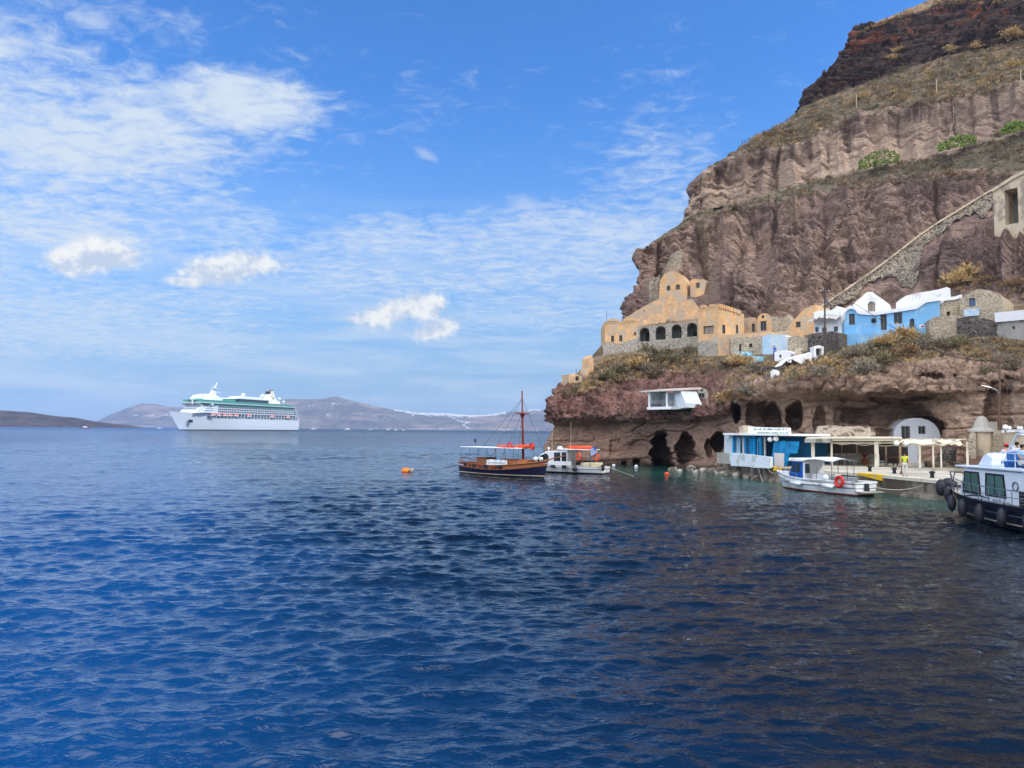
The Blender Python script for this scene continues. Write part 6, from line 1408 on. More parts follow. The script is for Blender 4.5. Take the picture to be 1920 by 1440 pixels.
# ---------- cruise ship ----------
def cruise():
    r = thing('cruise_ship', 'large white cruise ship with green glass decks anchored in the bay', 'ship', (-395, 1067, 0), R(-107.2)); B = lpart(r)
    W1 = mat('ship_white', srgb(222,226,228), .45, .03, .05); HG = mat('ship_hull_white', srgb(226,230,232), .4, .03, .03); GR = mat('ship_green', srgb(90,160,140), .3, .08, .2); DK = glass('ship_glass', (.03,.06,.06), .15); OR = mat('ship_orange', srgb(226,110,84), .6, .1, 1); CR = mat('ship_cream', srgb(232,222,196), .5, .05, .2); BL = mat('ship_navy', srgb(20,28,50), .5, .1, .2)
    def sheer(t_): return 16.5 + (6.2*sstep(.74, .80, np.float64(t_)))+1.2*max(0, t_-.8)/.2
    mb, rows_ = hull(268, 32, lambda t_: float(sheer(t_)), 8, [-8, 1.2, 6, 's.3', 's0'], n=60, stern=.93, rake=26, q=.10, fullness=3.0, deck=.8, wall=.5, bowfine=1.25)
    B(mb, 'hull', [BL, HG, HG, W1, W1, W1], smooth=False)
    def blk(x0, x1, z0, z1, hw, nm, mm, fr=0, par=None, ba=0, fw=None):
        fw = hw if fw is None else fw
        m_ = MB(); m_.hexa([(x0,-hw,z0),(x1+fr,-fw,z0),(x1+fr,fw,z0),(x0,hw,z0)], [(x0+ba,-hw,z1),(x1,-fw,z1),(x1,fw,z1),(x0+ba,hw,z1)]); return B(m_, nm, mm, par)
    blk(-124, 78, 16.6, 23.5, 12.5, 'promenade_deck', DK)
    for i in range(27): blk(-122+i*7.4, -121+i*7.4, 16.6, 23.5, 15.9, 'frame', W1) if i % 1 == 0 and i < 28 else None
    blk(-124, 90, 23.4, 24.4, 15.9, 'deck_edge', W1, 3)
    for k, z in enumerate((24.4, 27.4, 30.4)):
        blk(-120+k*2, 84-k*2, z, z+3, 14.2, 'balcony_recess', DK)
        blk(-120+k*2, 86-k*2, z+2.3, z+3.2, 15.8, 'balcony_edge', GR if k == 2 else W1)
        m_ = MB()
        for i in range(48): m_.box((-116+i*4.15, 0, z+1.2), (.35, 31.4, 2.3))
        B(m_, 'balcony_divider', W1)
    # raked bow superstructure
    blk(62, 90, 22.6, 33.5, 16.0, 'forward_block', W1, 12, fw=13)
    m_ = MB()
    for i in range(10): m_.box((98.5, -10.5+i*2.3, 28.2), (.6,1.2,1.2), ry=-.8)
    B(m_, 'forward_window', DK)
    blk(58, 93, 33.5, 36.2, 15.6, 'bridge', W1, 4, fw=13.5); blk(60, 95.2, 34.3, 35.5, 15.9, 'bridge_window', DK, 2.2, fw=13.8)
    blk(74, 77, 33.6, 36.0, 18.5, 'bridge_wing', W1)
    blk(-118, 88, 33.5, 36.4, 15.6, 'pool_deck', DK); blk(-119, 94, 36.4, 37.2, 16.2, 'deck_edge', W1)
    blk(-112, 92, 37.2, 40.0, 15.0, 'green_windscreen', GR, 2); blk(-113, 93, 40.0, 40.7, 15.4, 'deck_edge', GR)
    def dome(x, z, rx, ry, rz_, nm, mm):
        m_ = MB(); n = 20
        vs = [(x, 0, z+rz_)]; 
        for j in range(1, 7):
            th = math.pi/2*j/6; vs += [(x+rx*math.sin(th)*math.cos(2*math.pi*i/n), ry*math.sin(th)*math.sin(2*math.pi*i/n), z+rz_*math.cos(th)) for i in range(n)]
        fs = [(0, 1+i, 1+(i+1) % n) for i in range(n)]
        for j in range(5): fs += [(1+j*n+i, 1+(j+1)*n+i, 1+(j+1)*n+(i+1) % n, 1+j*n+(i+1) % n) for i in range(n)]
        m_.add(vs, fs); return B(m_, nm, mm, smooth=True)
    dome(66, 40.5, 30, 12.5, 9.0, 'theatre_dome', W1); dome(86, 40.2, 10, 11, 3.5, 'glass_dome', GR)
    blk(-54, 14, 40.7, 45.0, 13.0, 'sun_lounge', DK); blk(-56, 18, 44.8, 46.2, 14.8, 'lounge_roof', W1, 2); blk(-46, 6, 46.2, 49.0, 9, 'lounge_roof', W1, 5, None, 5)
    blk(18, 36, 40.7, 43.5, 10, 'glass_gallery', GR)
    # mast
    m_ = MB(); m_.hexa([(50,-3,47),(60,-3,47),(60,3,47),(50,3,47)], [(50,-1.6,57),(53.5,-1.6,57),(53.5,1.6,57),(50,1.6,57)]); m_.box((52,0,57.5), (7,9,.9)); m_.hexa([(49,-.8,58),(52,-.8,58),(52,.8,58),(49,.8,58)], [(45,-.4,66),(46.2,-.4,66),(46.2,.4,66),(45,.4,66)]); m_.box((54,0,60.5), (3,6,.8)); m_.box((44,0,52.8), (10,1.2,1.0)); B(m_, 'mast', W1)
    for x, y, z, rr in ((-2,7,50.5,3.2),(-47,7,51.5,3.3),(84,-6,46,1.6),(84,7,46.5,1.7),(-94,4,49,2.4),(-104,5,45,2.2),(100,6,39,1.2)):
        m_ = MB(); m_.ball((x,y,z), rr, 14, 10); m_.cyl((x,y,z-rr), (x,y,z-rr-4), .8); B(m_, 'radome', W1, smooth=True)
    # funnel
    m_ = MB(); m_.hexa([(-92,-9,40.5),(-56,-9,40.5),(-56,9,40.5),(-92,9,40.5)], [(-82,-5,50),(-68,-5,50),(-68,5,50),(-82,5,50)]); m_.hexa([(-83,-5,50),(-68,-5,50),(-68,5,50),(-83,5,50)], [(-79,-3.6,61),(-71,-3.6,61),(-71,3.6,61),(-79,3.6,61)]); B(m_, 'funnel', CR)
    m_ = MB(); m_.box((-70.5,0,58), (2.2,7.9,4.5)); m_.box((-77,0,61.5), (4,5,1.5)); B(m_, 'funnel_vent', BL)
    m_ = MB(); m_.box((-76,0,49), (3,11.6,2.4)); B(m_, 'funnel_emblem', BL)
    # lifeboats on the visible side and the other
    for sd_ in (1,-1):
        for i, x in enumerate((72,60,48,36,24,-4,-34,-60,-84,-100)):
            if i > 4 and i % 2 == 0: continue
            m_ = MB(); m_.ball((x, 16.3*sd_, 21.4), (5.0,1.7,1.9), 12, 8, mi=0); m_.ball((x, 16.3*sd_, 20.4), (5.1,1.8,1.6), 12, 8, mi=1); B(m_, 'lifeboat', [OR, W1], smooth=True)
    for sd_ in (1,-1):
        m_ = MB(); m_.box((105, 8.6*sd_, 12), (5,1.5,4), rz=-.5*sd_); B(m_, 'anchor_pocket', BL)
    for k in range(5):
        m_ = MB(); m_.box((-132+k*1.6, 0, 18+k*3.6), (9, 27, .8)); B(m_, 'aft_deck', W1)
        m_ = MB(); m_.box((-128+k*1.6, 0, 16+k*3.6), (8, 24, 3.2)); B(m_, 'aft_cabin', DK)
    mb = MB()
cruise()
# ---------- small craft far out ----------
def small(kind, px, py, label, rz, L=9):
    p = PZ(px, py, 0); r = thing('motor_boat' if kind != 'sail' else 'sailing_boat', label, 'boat', (p.x, p.y, 0), rz, 'small boats far across the bay'); B = lpart(r)
    mb, _ = hull(L, L*.3, lambda t_: L*.09+L*.07*t_*t_, L*.04, [-L*.04, .1, 's0'], n=12, rake=L*.08, deck=.3)
    B(mb, 'hull', [M['boatwhite'], M['boatwhite'] if kind != 'tour' else M['varnish'], M['boatwhite'], M['boatwhite']])
    if kind == 'sail':
        m_ = MB(); m_.cyl((0,0,0), (0,0,L*1.25), L*.022, L*.012); B(m_, 'mast', M['boatwhite']); m_ = MB(); m_.box((-L*.1,0,L*.17), (L*.4,L*.2,L*.1)); B(m_, 'cabin', M['boatwhite'])
    else:
        m_ = MB(); m_.box((-L*.08,0,L*.19), (L*.45,L*.24,L*.15), taper=.85); B(m_, 'cabin', M['boatwhite']); m_ = MB(); m_.box((-L*.05,0,L*.29), (L*.55,L*.28,L*.03)); B(m_, 'canopy', M['orange'] if kind == 'tour' else M['boatwhite'])
small('tour', 161, 803.2, 'orange topped tour boat in front of the dark low island', R(10), 15)
small('motor', 299, 804.0, 'tiny white boat left of the cruise ship under the hills', R(0), 10)
small('sail', 588, 805.8, 'white sailing boat just right of the cruise ship', R(20), 16)
small('motor', 651, 806.6, 'white motor boat with broad cabin right of the sailing boat', R(180), 17)
small('sail', 695, 806.4, 'small white mast boat between the motor boats', R(-20), 12)
for i, (x, y) in enumerate(((728,806.9),(742,807.0),(757,807.2))): small('motor', x, y, ['leftmost of three tiny white boats near the hill shore', 'middle of three tiny white boats near the hill shore', 'rightmost of three tiny white boats near the hill shore'][i], R(30*i), 12)
for i, (x, y) in enumerate(((946,808.0),(1006,808.5))): small('motor', x, y, ['white speck of a boat below the far town road', 'white speck of a boat just left of the near cliff'][i], R(40*i), 12)
# ---------- islands ----------
def island(name, prof, Y0, Y1, Y2, cols, seed, rough, x0, x1, n=260, m=60):
    xs = np.linspace(x0, x1, n); top = np.interp(xs, [p[0] for p in prof], [p[1] for p in prof])
    Vv = np.linspace(0, 1, m); co = np.zeros((m, n, 3)); kx = (xs-960)/F
    hor = 806+.0093*(xs-960)
    for j, v in enumerate(Vv):
        if v < .62: f = v/.62; Y = Y0+(Y1-Y0)*f
        else: f = 1-(v-.62)/.38; Y = Y1+(Y2-Y1)*(1-f)
        ztop = (hor-top)/F*Y1+H
        X = kx*Y
        wob_ = fbm(X/rough[0]+seed, np.full(n, Y)/rough[0], np.zeros(n)+seed, 5, .55)
        gul = ridge(X/rough[1]+seed, np.full(n, Y)/rough[1]*.3, np.zeros(n), 3)
        s = f**.8
        z = ztop*s*(1-.50*(1-s)*gul*1.7)+ztop*.22*wob_*math.sin(math.pi*min(f,1))*1.2-3*(1-min(1, f*6))
        co[j,:,0] = X; co[j,:,1] = Y+wob_*rough[0]*.25*math.sin(math.pi*v); co[j,:,2] = np.maximum(z, -4) if f > .0 else -4
    idx = np.arange(n*m).reshape(m, n); q = np.stack([idx[:-1,:-1], idx[:-1,1:], idx[1:,1:], idx[1:,:-1]], -1).reshape(-1, 4)
    o = gridmesh(name, co.reshape(-1,3), q); tag(o, kind='structure')
    m_, t, b = newmat(name+'_rock'); geo = t.n('ShaderNodeTexCoord').outputs['Object']
    a = t.noise(t.mapping(geo, (1,1,3)), 1/rough[1], 6, .65, .6); k = t.smap(a, .38, .6)
    c_ = t.mix(k, cols[0], cols[1]); a2 = t.noise(t.mapping(geo, (1,1,6), loc=(3,1,2)), .4/rough[1], 5, .6)
    sp_ = t.n('ShaderNodeSeparateXYZ'); t.L.new(geo, sp_.inputs[0])
    c_ = t.mix(t.math('MULTIPLY', t.smap(a2, .5, .6), .7), c_, cols[2]); t.set(b, 'Base Color', c_); b.inputs['Roughness'].default_value = 1; b.inputs['Specular IOR Level'].default_value = .05
    bp = t.n('ShaderNodeBump'); bp.inputs['Distance'].default_value = rough[1]*.7; t.set(bp, 'Height', a); t.L.new(bp.outputs[0], b.inputs['Normal'])
    o.data.materials.append(m_); return co
PR = [(150,806),(195,783),(222,772),(250,762),(270,757),(292,757),(312,762),(330,763),(380,766),(450,762),(500,753),(545,748),(575,749),(600,748),(622,744),(632,743),(650,749),(672,754),(700,761),(735,768),(770,773),(800,775),(840,776),(880,779),(920,777),(950,772),(985,770),(1000,767),(1015,768),(1045,774),(1120,780),(1300,790)]
hillco = island('far_hills', PR, 6300, 7000, 7700, (srgb(78,74,80), srgb(116,104,100), srgb(164,138,122)), 3.3, (420, 240), 140, 1300, 520, 80)
island('dark_island', [(-420,740),(-200,760),(0,769),(30,771),(60,773),(100,779),(140,783),(180,790),(220,795),(250,798),(262,800),(275,803)], 2050, 2300, 2600, (srgb(58,50,50), srgb(82,70,66), srgb(104,84,76)), 8.1, (90, 50), -420, 275, 260, 50)
# white towns along the crest and the zigzag road
def town():
    mb = MB(); r2 = random.Random(21); nn = 0
    def crest(px): return float(np.interp(px, [p[0] for p in PR], [p[1] for p in PR]))
    tb = BVHTree.FromPolygons(hillco.reshape(-1,3).tolist(), [tuple(x) for x in np.stack([ (lambda I: I[:-1,:-1])(np.arange(80*520).reshape(80,520)), (lambda I: I[:-1,1:])(np.arange(80*520).reshape(80,520)), (lambda I: I[1:,1:])(np.arange(80*520).reshape(80,520)), (lambda I: I[1:,:-1])(np.arange(80*520).reshape(80,520))], -1).reshape(-1,4).tolist()])
    def put(px, py, sc_):
        h_ = tb.ray_cast(EYE, ray(px, py).normalized())[0]
        if h_ is None: h_ = P(px, py, 6990)
        mb.box(h_+Vector((0,-2,sc_*.4)), (sc_*r2.uniform(.8,2.2), sc_, sc_*r2.uniform(.8,1.4)))
    for i in range(420):
        px = r2.uniform(738, 893); d_ = abs(r2.gauss(0, 1.8)); put(px, crest(px)+.3+d_*(1.0 if px > 760 else .2), 6.5)
    for i in range(130): px = r2.uniform(893, 948); put(px, crest(px)+.8+abs(r2.gauss(0,1.4)), 6)
    for i in range(60): px = r2.uniform(988, 1014); put(px, crest(px)+1.2+abs(r2.gauss(0,.7)), 5.5)
    for i in range(120): f = r2.random(); put(r2.gauss(1.0,0)+850+f*25, 790+f*2, 6) if False else None
    for (a, b_, n) in (((838,779),(862,790),50),((862,790),(880,792.5),40),((880,792),(868,797),30),((868,797),(880,803),30),((870,804),(1000,806),60),((770,804),(835,804.5),40),((700,803),(760,803.5),25)):
        for i in range(n): f = r2.random(); put(a[0]+(b_[0]-a[0])*f+r2.gauss(0,.5), a[1]+(b_[1]-a[1])*f+r2.gauss(0,.35), 3.5)
    for cx, cy, n in ((628,758,26),(613,778,14),(672,776,10),(727,785,12),(580,761,8),(280,780,22),(310,779,16),(255,779,10)):
        for i in range(n): put(cx+r2.gauss(0,7), cy+r2.gauss(0,1.2), 4)
    tag(mb.build('far_towns', mat('far_limewash', srgb(236,236,234), .9, .02, .05)), 'white specks of far off towns and roads along the hills', 'towns', kind='stuff')
town()
# ---------- air ----------
zt = max(v.co.z for o in ([cliff]) for v in [o.data.vertices[i] for i in range(0, len(o.data.vertices), 37)])
zt = max(zt, float(hillco[...,2].max()), 70)+6
mb = MB(); mb.box((0, 0, (zt-5.5)/2), (17800, 17800, zt+5.5)); hz_o = mb.build('haze', mat('tmp_haze', (1,1,1)))
tag(hz_o, 'pale sea air', kind='stuff')
hm_ = bpy.data.materials.new('haze_air'); hm_.use_nodes = True; nt_ = hm_.node_tree; nt_.nodes.remove(nt_.nodes['Principled BSDF'])
pv = nt_.nodes.new('ShaderNodeVolumePrincipled'); pv.inputs['Color'].default_value = (*HAZECOL, 1); pv.inputs['Density'].default_value = HAZED; pv.inputs['Anisotropy'].default_value = .2
nt_.links.new(pv.outputs[0], nt_.nodes['Material Output'].inputs['Volume']); hz_o.data.materials[0] = hm_
# ---------- vegetation, rocks, poles ----------
def tuft_arrays(c, r, n, rnd, blade=(.10,.30), up=.5, flat=1.0, wid=.03):
    """n thin blades springing from the middle of a low dome: returns vertex and face lists"""
    vs = []; fs = []
    for i in range(n):
        a = rnd.uniform(0, 2*math.pi); e = rnd.uniform(.05, 1.45); rr = r*rnd.uniform(.35, 1.0)*(.8+.3*math.sin(3*a+c.x))
        d = Vector((math.cos(a)*math.cos(e), math.sin(a)*math.cos(e), math.sin(e)*flat))
        p = c+d*rr; l = r*rnd.uniform(*blade); t_ = (d+Vector((rnd.gauss(0,.5), rnd.gauss(0,.5), up+rnd.gauss(0,.3)))).normalized()
        s = t_.cross(Vector((rnd.gauss(0,1), rnd.gauss(0,1), rnd.gauss(0,1)))).normalized()*r*wid*rnd.uniform(.6,1.6)
        k = len(vs); vs += [p-s, p+s, p+t_*l+s*.3, p+t_*l-s*.3]; fs.append((k,k+1,k+2,k+3))
    return vs, fs
def vegmat(name, c1, c2, sc_=2.0):
    if name in MATS: return MATS[name]
    m, t, b = newmat(name); geo = t.n('ShaderNodeTexCoord').outputs['Object']
    n_ = t.n('ShaderNodeNewGeometry').outputs['Random Per Island']
    c_ = t.mix(t.math('ADD', t.math('MULTIPLY', n_, .6), t.math('MULTIPLY', t.smap(t.noise(geo, sc_, 3), .35, .65), .4)), c1, c2)
    t.set(b, 'Base Color', c_); b.inputs['Roughness'].default_value = .9; b.inputs['Specular IOR Level'].default_value = .1; MATS[name] = m; return m
VG = {'gold': vegmat('dry_gold', srgb(150,122,82), srgb(214,184,128)), 'grey': vegmat('dry_grey', srgb(96,88,76), srgb(170,158,136)), 'olive': vegmat('olive_scrub', srgb(96,92,70), srgb(158,146,112)), 'brown': vegmat('dry_brown', srgb(98,74,54), srgb(160,132,98)), 'pear': vegmat('cactus_green', srgb(66,88,40), srgb(138,156,80), 1.0)}
def bush(px, py, rad, kind, label, n=700, group='bushes on the cliff', squash=.75, Y=None):
    c_ = hit(px, py) if Y is None else P(px, py, Y); rnd = random.Random(int(px*13+py)); r = 1.35*rad/F*c_.y
    t_ = thing('bush', label, 'bush', tuple(c_), 0, group); mb = MB()
    for k in range(5):
        o_ = Vector((rnd.uniform(-.55,.55), rnd.uniform(-.45,.1), rnd.uniform(-.1,.35)))*r
        v, f = tuft_arrays(c_+o_, r*rnd.uniform(.45,.8), n//5, rnd, flat=squash, wid=.045); mb.add(v, f)
    mb.build('foliage', VG[kind], t_); mb = MB()
    for k in range(7): a = rnd.uniform(0, 6.28); mb.tube([c_+Vector((0,0,-.3)), c_+Vector((math.cos(a)*r*.25, math.sin(a)*r*.25, r*.2)), c_+Vector((math.cos(a)*r*.55, math.sin(a)*r*.5, r*.5))], [.05*r,.03*r,.01*r], 4)
    mb.build('stem', VG['grey'], t_)
BUSH = [(1812,530,36,'gold','big golden bush growing on the rock above the stone house'),(1850,536,22,'brown','brown bush right of the big golden one above the stone house'),(1900,540,20,'brown','brown dry bush on the slope near the right frame edge'),
 (1390,690,24,'gold','golden bush just below the aqua parapet'),(1362,690,20,'grey','grey bush left of the golden bush under the tall ochre tower'),(1418,700,20,'grey','grey bush right of the golden bush below the white hut'),
 (1378,750,22,'brown','brown hanging bush beside the little stone hut'),(1350,752,20,'gold','straw coloured bush between stone hut and tall cliff gap'),(1400,738,20,'grey','grey bush at the lip above the tall dark cliff gap'),
 (1690,640,26,'gold','golden bush directly under the blue house door'),(1655,652,26,'gold','golden brown bush under the left windows of the blue house'),(1722,648,22,'olive','olive bush under the right end of the blue house'),(1620,664,26,'olive','olive grey bush under the rounded gable of the blue house'),(1590,676,24,'grey','grey bush below the lower left corner of the blue house'),(1552,688,20,'gold','small golden bush right of the white stepped wall'),(1650,690,28,'olive','large shaggy bush hanging over the cave roof'),(1610,704,26,'grey','grey shaggy bush on the cave lip left of the large shaggy one'),(1690,672,24,'brown','brown bush under the golden ones below the blue house'),(1530,706,22,'grey','grey bush on the lip above the rock pillars'),(1745,652,22,'grey','grey bush under the tan retaining wall'),(1790,650,20,'olive','olive bush under the dark lava retaining wall'),(1880,690,24,'grey','dark grey bush beside the leaning pole on the right'),(1850,700,18,'olive','olive tuft left of the pole on the right'),(1480,712,18,'olive','olive bush on the slope left of the cave lip'),
 (1225,672,24,'olive','green olive bush under the arcade ruin'),(1255,676,24,'olive','wide olive bush under the middle arches'),(1290,664,16,'olive','bright olive bush at the foot of the ochre tower'),(1190,690,24,'gold','straw bush on the slope under the seaward tower'),(1165,702,22,'olive','olive bush lower on the ridge below the seaward tower'),(1215,700,22,'grey','grey bush on the red rock below the arcade'),(1140,712,20,'olive','olive bush near the tip of the ridge'),(1060,742,14,'olive','tuft on the seaward lip of the low cliff'),
 (1418,235+30,14,'gold','straw bush on the skyline of the upper slope'),(1615,185,14,'gold','golden bush in the middle of the upper slope'),(1680,100,12,'gold','pale bush right under the black lava band'),(1668,112,12,'gold','golden bush left of the pale one under the black lava band'),(1780,100,14,'gold','golden bush below the black band toward the right'),(1830,92,15,'gold','tall pale bush under the black band left of the largest'),(1890,76,20,'gold','largest pale bush against the black band at the right edge'),(1740,142,12,'gold','small orange bush on the upper slope'),(1900,128,18,'gold','pale bush on the upper slope at the right edge'),(1785,335,16,'brown','brown bush on the ledge above the scallops'),(1870,258,14,'grey','dark bush between the two right cactus clumps')]
for (x, y, r_, k, lab) in BUSH: bush(x, y, r_, k, lab, 900 if r_ > 18 else 420)
def cactus(px, py, rx, ry, label):
    c_ = hit(px, py+ry*.6); rnd = random.Random(px); t_ = thing('prickly_pear', label, 'cactus', tuple(c_), 0, 'green cactus clumps on the cliff'); mb = MB(); k_ = c_.y/F
    for i in range(330):
        u = rnd.uniform(-1,1); v = rnd.uniform(0,1)*(1-.5*u*u); p = P(px+u*rx, py+ry*.7-v*ry*1.6-(u*rx)*.22, c_.y-2.2-rnd.uniform(0,1.2)+v*1.2)
        s = rnd.uniform(2.4,4.4)*k_; a = rnd.uniform(-1,1); b_ = rnd.uniform(0,3.14)
        ax = Vector((math.cos(b_), math.sin(b_), 0)); upv = Vector((math.sin(a)*ax.x, math.sin(a)*ax.y, math.cos(a)))
        nn_ = ax.cross(Vector((0,0,1))); vs = [p+upv*s*(1+math.cos(q*math.pi/3.5))*.9*.6+ax*s*.55*math.sin(q*math.pi/3.5) for q in range(7)]
        th = nn_*s*.12; mb.add([v_+th for v_ in vs]+[v_-th for v_ in vs], [tuple(range(7)), tuple(range(13,6,-1))]+[(q,7+q,7+(q+1)%7,(q+1)%7) for q in range(7)])
    mb.build('pads', VG['pear'], t_)
cactus(1648, 300, 38, 18, 'left and lowest of the three green cactus clumps'); cactus(1795, 268, 36, 14, 'middle green cactus clump'); cactus(1900, 240, 22, 13, 'rightmost green cactus clump at the frame edge')
# low scrub over the ledges and slopes: nobody could count it
def scrub():
    rnd = random.Random(99); polys = [  # (px0, px1, upper py(px), lower py(px), count, kinds)
      (1400,1930,[(1400,268),(1500,212),(1560,185),(1640,152),(1700,132),(1780,108),(1930,74)],[(1400,285),(1500,270),(1560,240),(1620,222),(1720,200),(1930,165)],2600,('gold','grey','brown','olive')),
      (1295,1930,[(1295,404),(1370,380),(1480,350),(1600,320),(1700,303),(1780,288),(1930,245)],[(1295,415),(1380,399),(1480,382),(1550,362),(1700,345),(1930,330)],1300,('grey','brown','grey','olive')),
      (1070,1930,[(1070,714),(1150,668),(1300,664),(1400,684),(1520,670),(1650,643),(1745,628),(1930,642)],[(1070,742),(1150,725),(1250,700),(1330,705),(1400,730),(1480,716),(1550,708),(1640,705),(1740,672),(1800,668),(1930,690)],3600,('olive','grey','gold','brown','grey')),
      (1200,1900,[(1200,590),(1500,598),(1600,572),(1700,556),(1900,548)],[(1200,610),(1500,610),(1600,580),(1700,566),(1900,575)],160,('brown','grey')),
      (1610,1930,[(1610,60),(1700,22),(1760,0),(1930,-20)],[(1610,66),(1700,34),(1760,12),(1930,4)],260,('gold','brown')),
      (1760,1930,[(1760,520),(1830,500),(1930,520)],[(1760,545),(1830,545),(1930,570)],200,('brown','gold','olive'))]
    out = {}
    for x0, x1, up_, lo_, n, kinds in polys:
        for i in range(n):
            px = rnd.uniform(x0, x1); a = np.interp(px, [p[0] for p in up_], [p[1] for p in up_]); b_ = np.interp(px, [p[0] for p in lo_], [p[1] for p in lo_])
            py = rnd.uniform(a, b_)
            if pnoise(np.array(px*.02), np.array(py*.05), np.array(1.5)) < -.12 and rnd.random() < .8: continue
            h_ = bvh.ray_cast(EYE, ray(px, py).normalized())[0]
            if h_ is None: continue
            r_ = rnd.uniform(3.0, 8.5)/F*h_.y; k = kinds[min(len(kinds)-1, int((pnoise(np.array(px*.03+9), np.array(py*.06), np.array(7.5))*.5+.5+rnd.uniform(-.3,.3))*len(kinds)))] if True else 'gold'
            v, f = tuft_arrays(h_, r_, 26, rnd, blade=(.3,.7), wid=.07, flat=.7); mb = out.setdefault(k, MB()); mb.add(v, f)
    all_ = MB(); mats_ = []
    for i, (k, mb) in enumerate(out.items()): all_.add(mb.v, mb.f, i); mats_.append(VG[k])
    tag(all_.build('dry_scrub', mats_), 'low dry scrub scattered over the ledges of the cliff', 'scrub', kind='stuff')
scrub()
# boulders at the waterline
M['boulder'] = mat('waterline_boulder', srgb(120,108,96), .9, .3, 1.5, .08, col2=srgb(190,182,166), stain=.5)
labs = ['boulder at the foot of the quay nearest the cliff arch','pale boulder second from the cliff arch','boulder under the grey parapet block','boulder below the joint of the parapet','dark boulder below the white parapet','small boulder at the rope','boulder at the sea cave mouth','flat boulder between sea cave and arch','small rock right of the sea cave','rock by the dark arch','low rock below the arch pillar']
for i, (x, y, s) in enumerate([(1336,886,11),(1350,888,13),(1366,890,12),(1382,892,12),(1400,896,10),(1416,899,8),(1262,882,8),(1296,882,11),(1275,884,7),(1318,884,10),(1306,886,6)]):
    p = PZ(x, y, 0); rnd = random.Random(i); mb = MB(); r_ = s/F*p.y; mb.ball((p.x, p.y, r_*.1), (r_*rnd.uniform(.8,1.3), r_*rnd.uniform(.7,1.1), r_*rnd.uniform(.55,.95)), 9, 7, jit=.22, rnd=rnd)
    tag(mb.build('boulder', M['boulder']), labs[i], 'boulder', 'boulders along the waterline')
# poles
def pole(name, label, cat, x, yb, yt, Y=None, r_=.09, mm='pole_wood', lean=0, extra=None, base=None):
    b_ = base or (hit(x, yb) if Y is None else P(x, yb, Y)); t_ = P(x+lean, yt, b_.y); root = thing(name, label, cat, tuple(b_)); mb = MB(); mb.cyl(b_-Vector((0,0,.4)), t_, r_, r_*.75, 8); mb.build('shaft', M[mm], root)
    if extra: extra(root, b_, t_)
    return b_, t_
def xarm(root, b_, t_):
    mb = MB(); mb.box(t_+Vector((0,0,-.5)), (1.3,.1,.12)); mb.build('crossarm', M['pole_wood'], root)
    for s in (-.5,0,.5): mb = MB(); mb.lathe(t_+Vector((s,0,-.44)), [(.04,0),(.06,.1),(.03,.2)], 8); mb.build('insulator', M['white_paint'], root)
    mb = MB(); mb.lathe(t_+Vector((.25,0,-1.9)), [(.12,0),(.16,.1),(.16,.5),(.1,.6)], 8); mb.build('lamp', M['grey_rail'], root)
pb, pt_ = pole('utility_pole', 'tall dark utility pole in front of the white and blue houses', 'pole', 1546.5, 664, 540, Y=90.3, r_=.13, extra=xarm)
def cable(a, b_, sag, label, r_=.03):
    mb = MB(); mb.tube([a.lerp(b_, i/20)-Vector((0,0,sag*4*(i/20)*(1-i/20))) for i in range(21)], r_, 4); tag(mb.build('power_cable', M['black']), label, 'cable', 'overhead cables')
c2 = P(1876, 676, 68.5)
cable(P(1602, 569, 88.5), P(1740, 650, 78), .1, 'dark cable crossing diagonally in front of the blue house', .035); cable(P(1740, 650, 78), c2, .5, 'dark cable sagging over the cave roof to the right hand pole', .035)
cable(pt_+Vector((0,0,-.4)), P(1602, 569, 88.5), .3, 'short cable from the utility pole to the blue house')
def armx(root, b_, t_):
    mb = MB(); q = [P(1873,738,b_.y), P(1868,731,b_.y-.1), P(1858,727,b_.y-.2), P(1840,723,b_.y-.3)]; mb.tube(q, .055, 6); mb.build('lamp_arm', M['steel'], root)
    mb = MB(); mb.box(P(1875,676,b_.y), (.5,.3,.35)); mb.build('junction_box', M['iron'], root)
pole('street_pole', 'rusty brown pole with curved grey lamp arm against the right hand cliff', 'pole', 1874, 838, 674, Y=66.5, r_=.11, mm='iron', extra=armx)
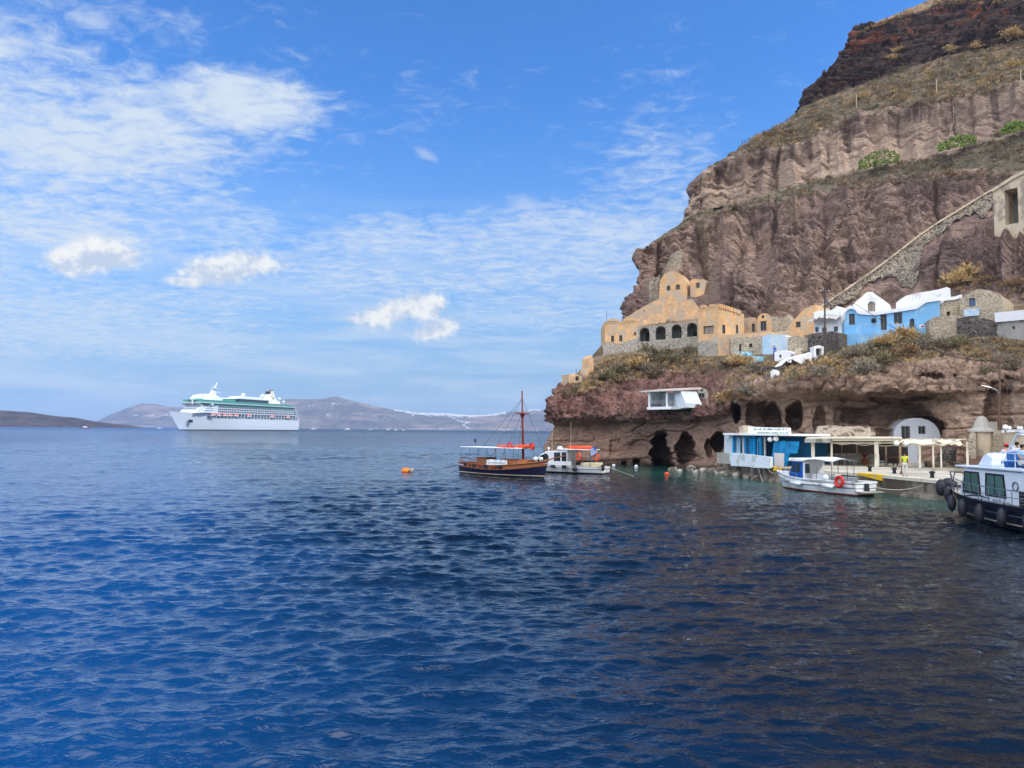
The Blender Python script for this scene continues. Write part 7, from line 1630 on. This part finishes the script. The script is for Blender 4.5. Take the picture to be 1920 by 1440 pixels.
pole('pipe_post', 'thin pinkish pipe post with short bar above the little stone hut', 'post', 1328, 724, 681, r_=.07, mm='iron', extra=lambda root, b_, t_: (lambda mb: (mb.cyl(t_, t_+Vector((-.75,0,-.1)), .05), mb.build('bar', M['iron'], root)))(MB()))
for i, (x, yb, yt, lab) in enumerate([(1606,202,178,'thin pale post in the middle of the upper slope'),(1756,178,150,'thin pale post right of centre on the upper slope'),(1914,152,130,'thin pale post on the upper slope at the right edge'),(1392,284,262,'left dark fence post on the skyline'),(1463,245,229,'right dark fence post on the skyline'),(1788,228,200,'white post on the second cliff')]):
    pole('slope_post', lab, 'post', x, yb, yt, r_=.09 if i not in (3,4) else .07, mm='tan_plaster' if i not in (3,4) else 'pole_wood')
cable(P(1392,264,170), P(1463,231,178), .6, 'thin wire between the two skyline posts'); cable(P(1392,266,170), P(1378,288,164), .1, 'short wire down from the left skyline post')
pole('antenna', 'thin bent antenna on the seaward tower', 'antenna', 1137.5, 603, 583, Y=114, r_=.04, mm='grey_rail')
pole('antenna', 'thin leaning rod on the wall stub at the ridge tip', 'antenna', 1082, 702, 690, Y=107.6, r_=.04, mm='pole_wood', lean=-2)

for i, (x, y, lab) in enumerate(((1631,884,'short dark bollard near the yellow quay edge'),(1677,888,'short dark bollard left of the person in the vest'),(1748,896,'short dark bollard at the bow of the ferry'))):
    p = PZ(x, y, QZ); mb = MB(); mb.lathe(p, [(.17,0),(.14,.06),(.12,.3),(.2,.36),(.2,.44),(.08,.5)], 12); tag(mb.build('bollard', M['black'], smooth=True), lab, 'bollard', 'bollards on the quay')
for i, (x, Y, lab) in enumerate(((1585,68.5,'square dining table between the first canopy posts'),(1670,68.5,'dark table right of the thick canopy post'),(1688,70.0,'dark table deeper in the restaurant'))):
    p = PXZ(x, TZ, Y); r_ = thing('dining_table', lab, 'table', tuple(p), .2*i, 'restaurant tables'); mb = MB(); mb.box(p+Vector((0,0,.74)), (1.0,.8,.05)); mb.build('table_top', M['deckwood'], r_)
    for a in (-1,1):
        for b_ in (-1,1): l = MB(); l.box(p+Vector((a*.42,b_*.32,.36)), (.06,.06,.72)); l.build('leg', M['brown_dark'], r_)
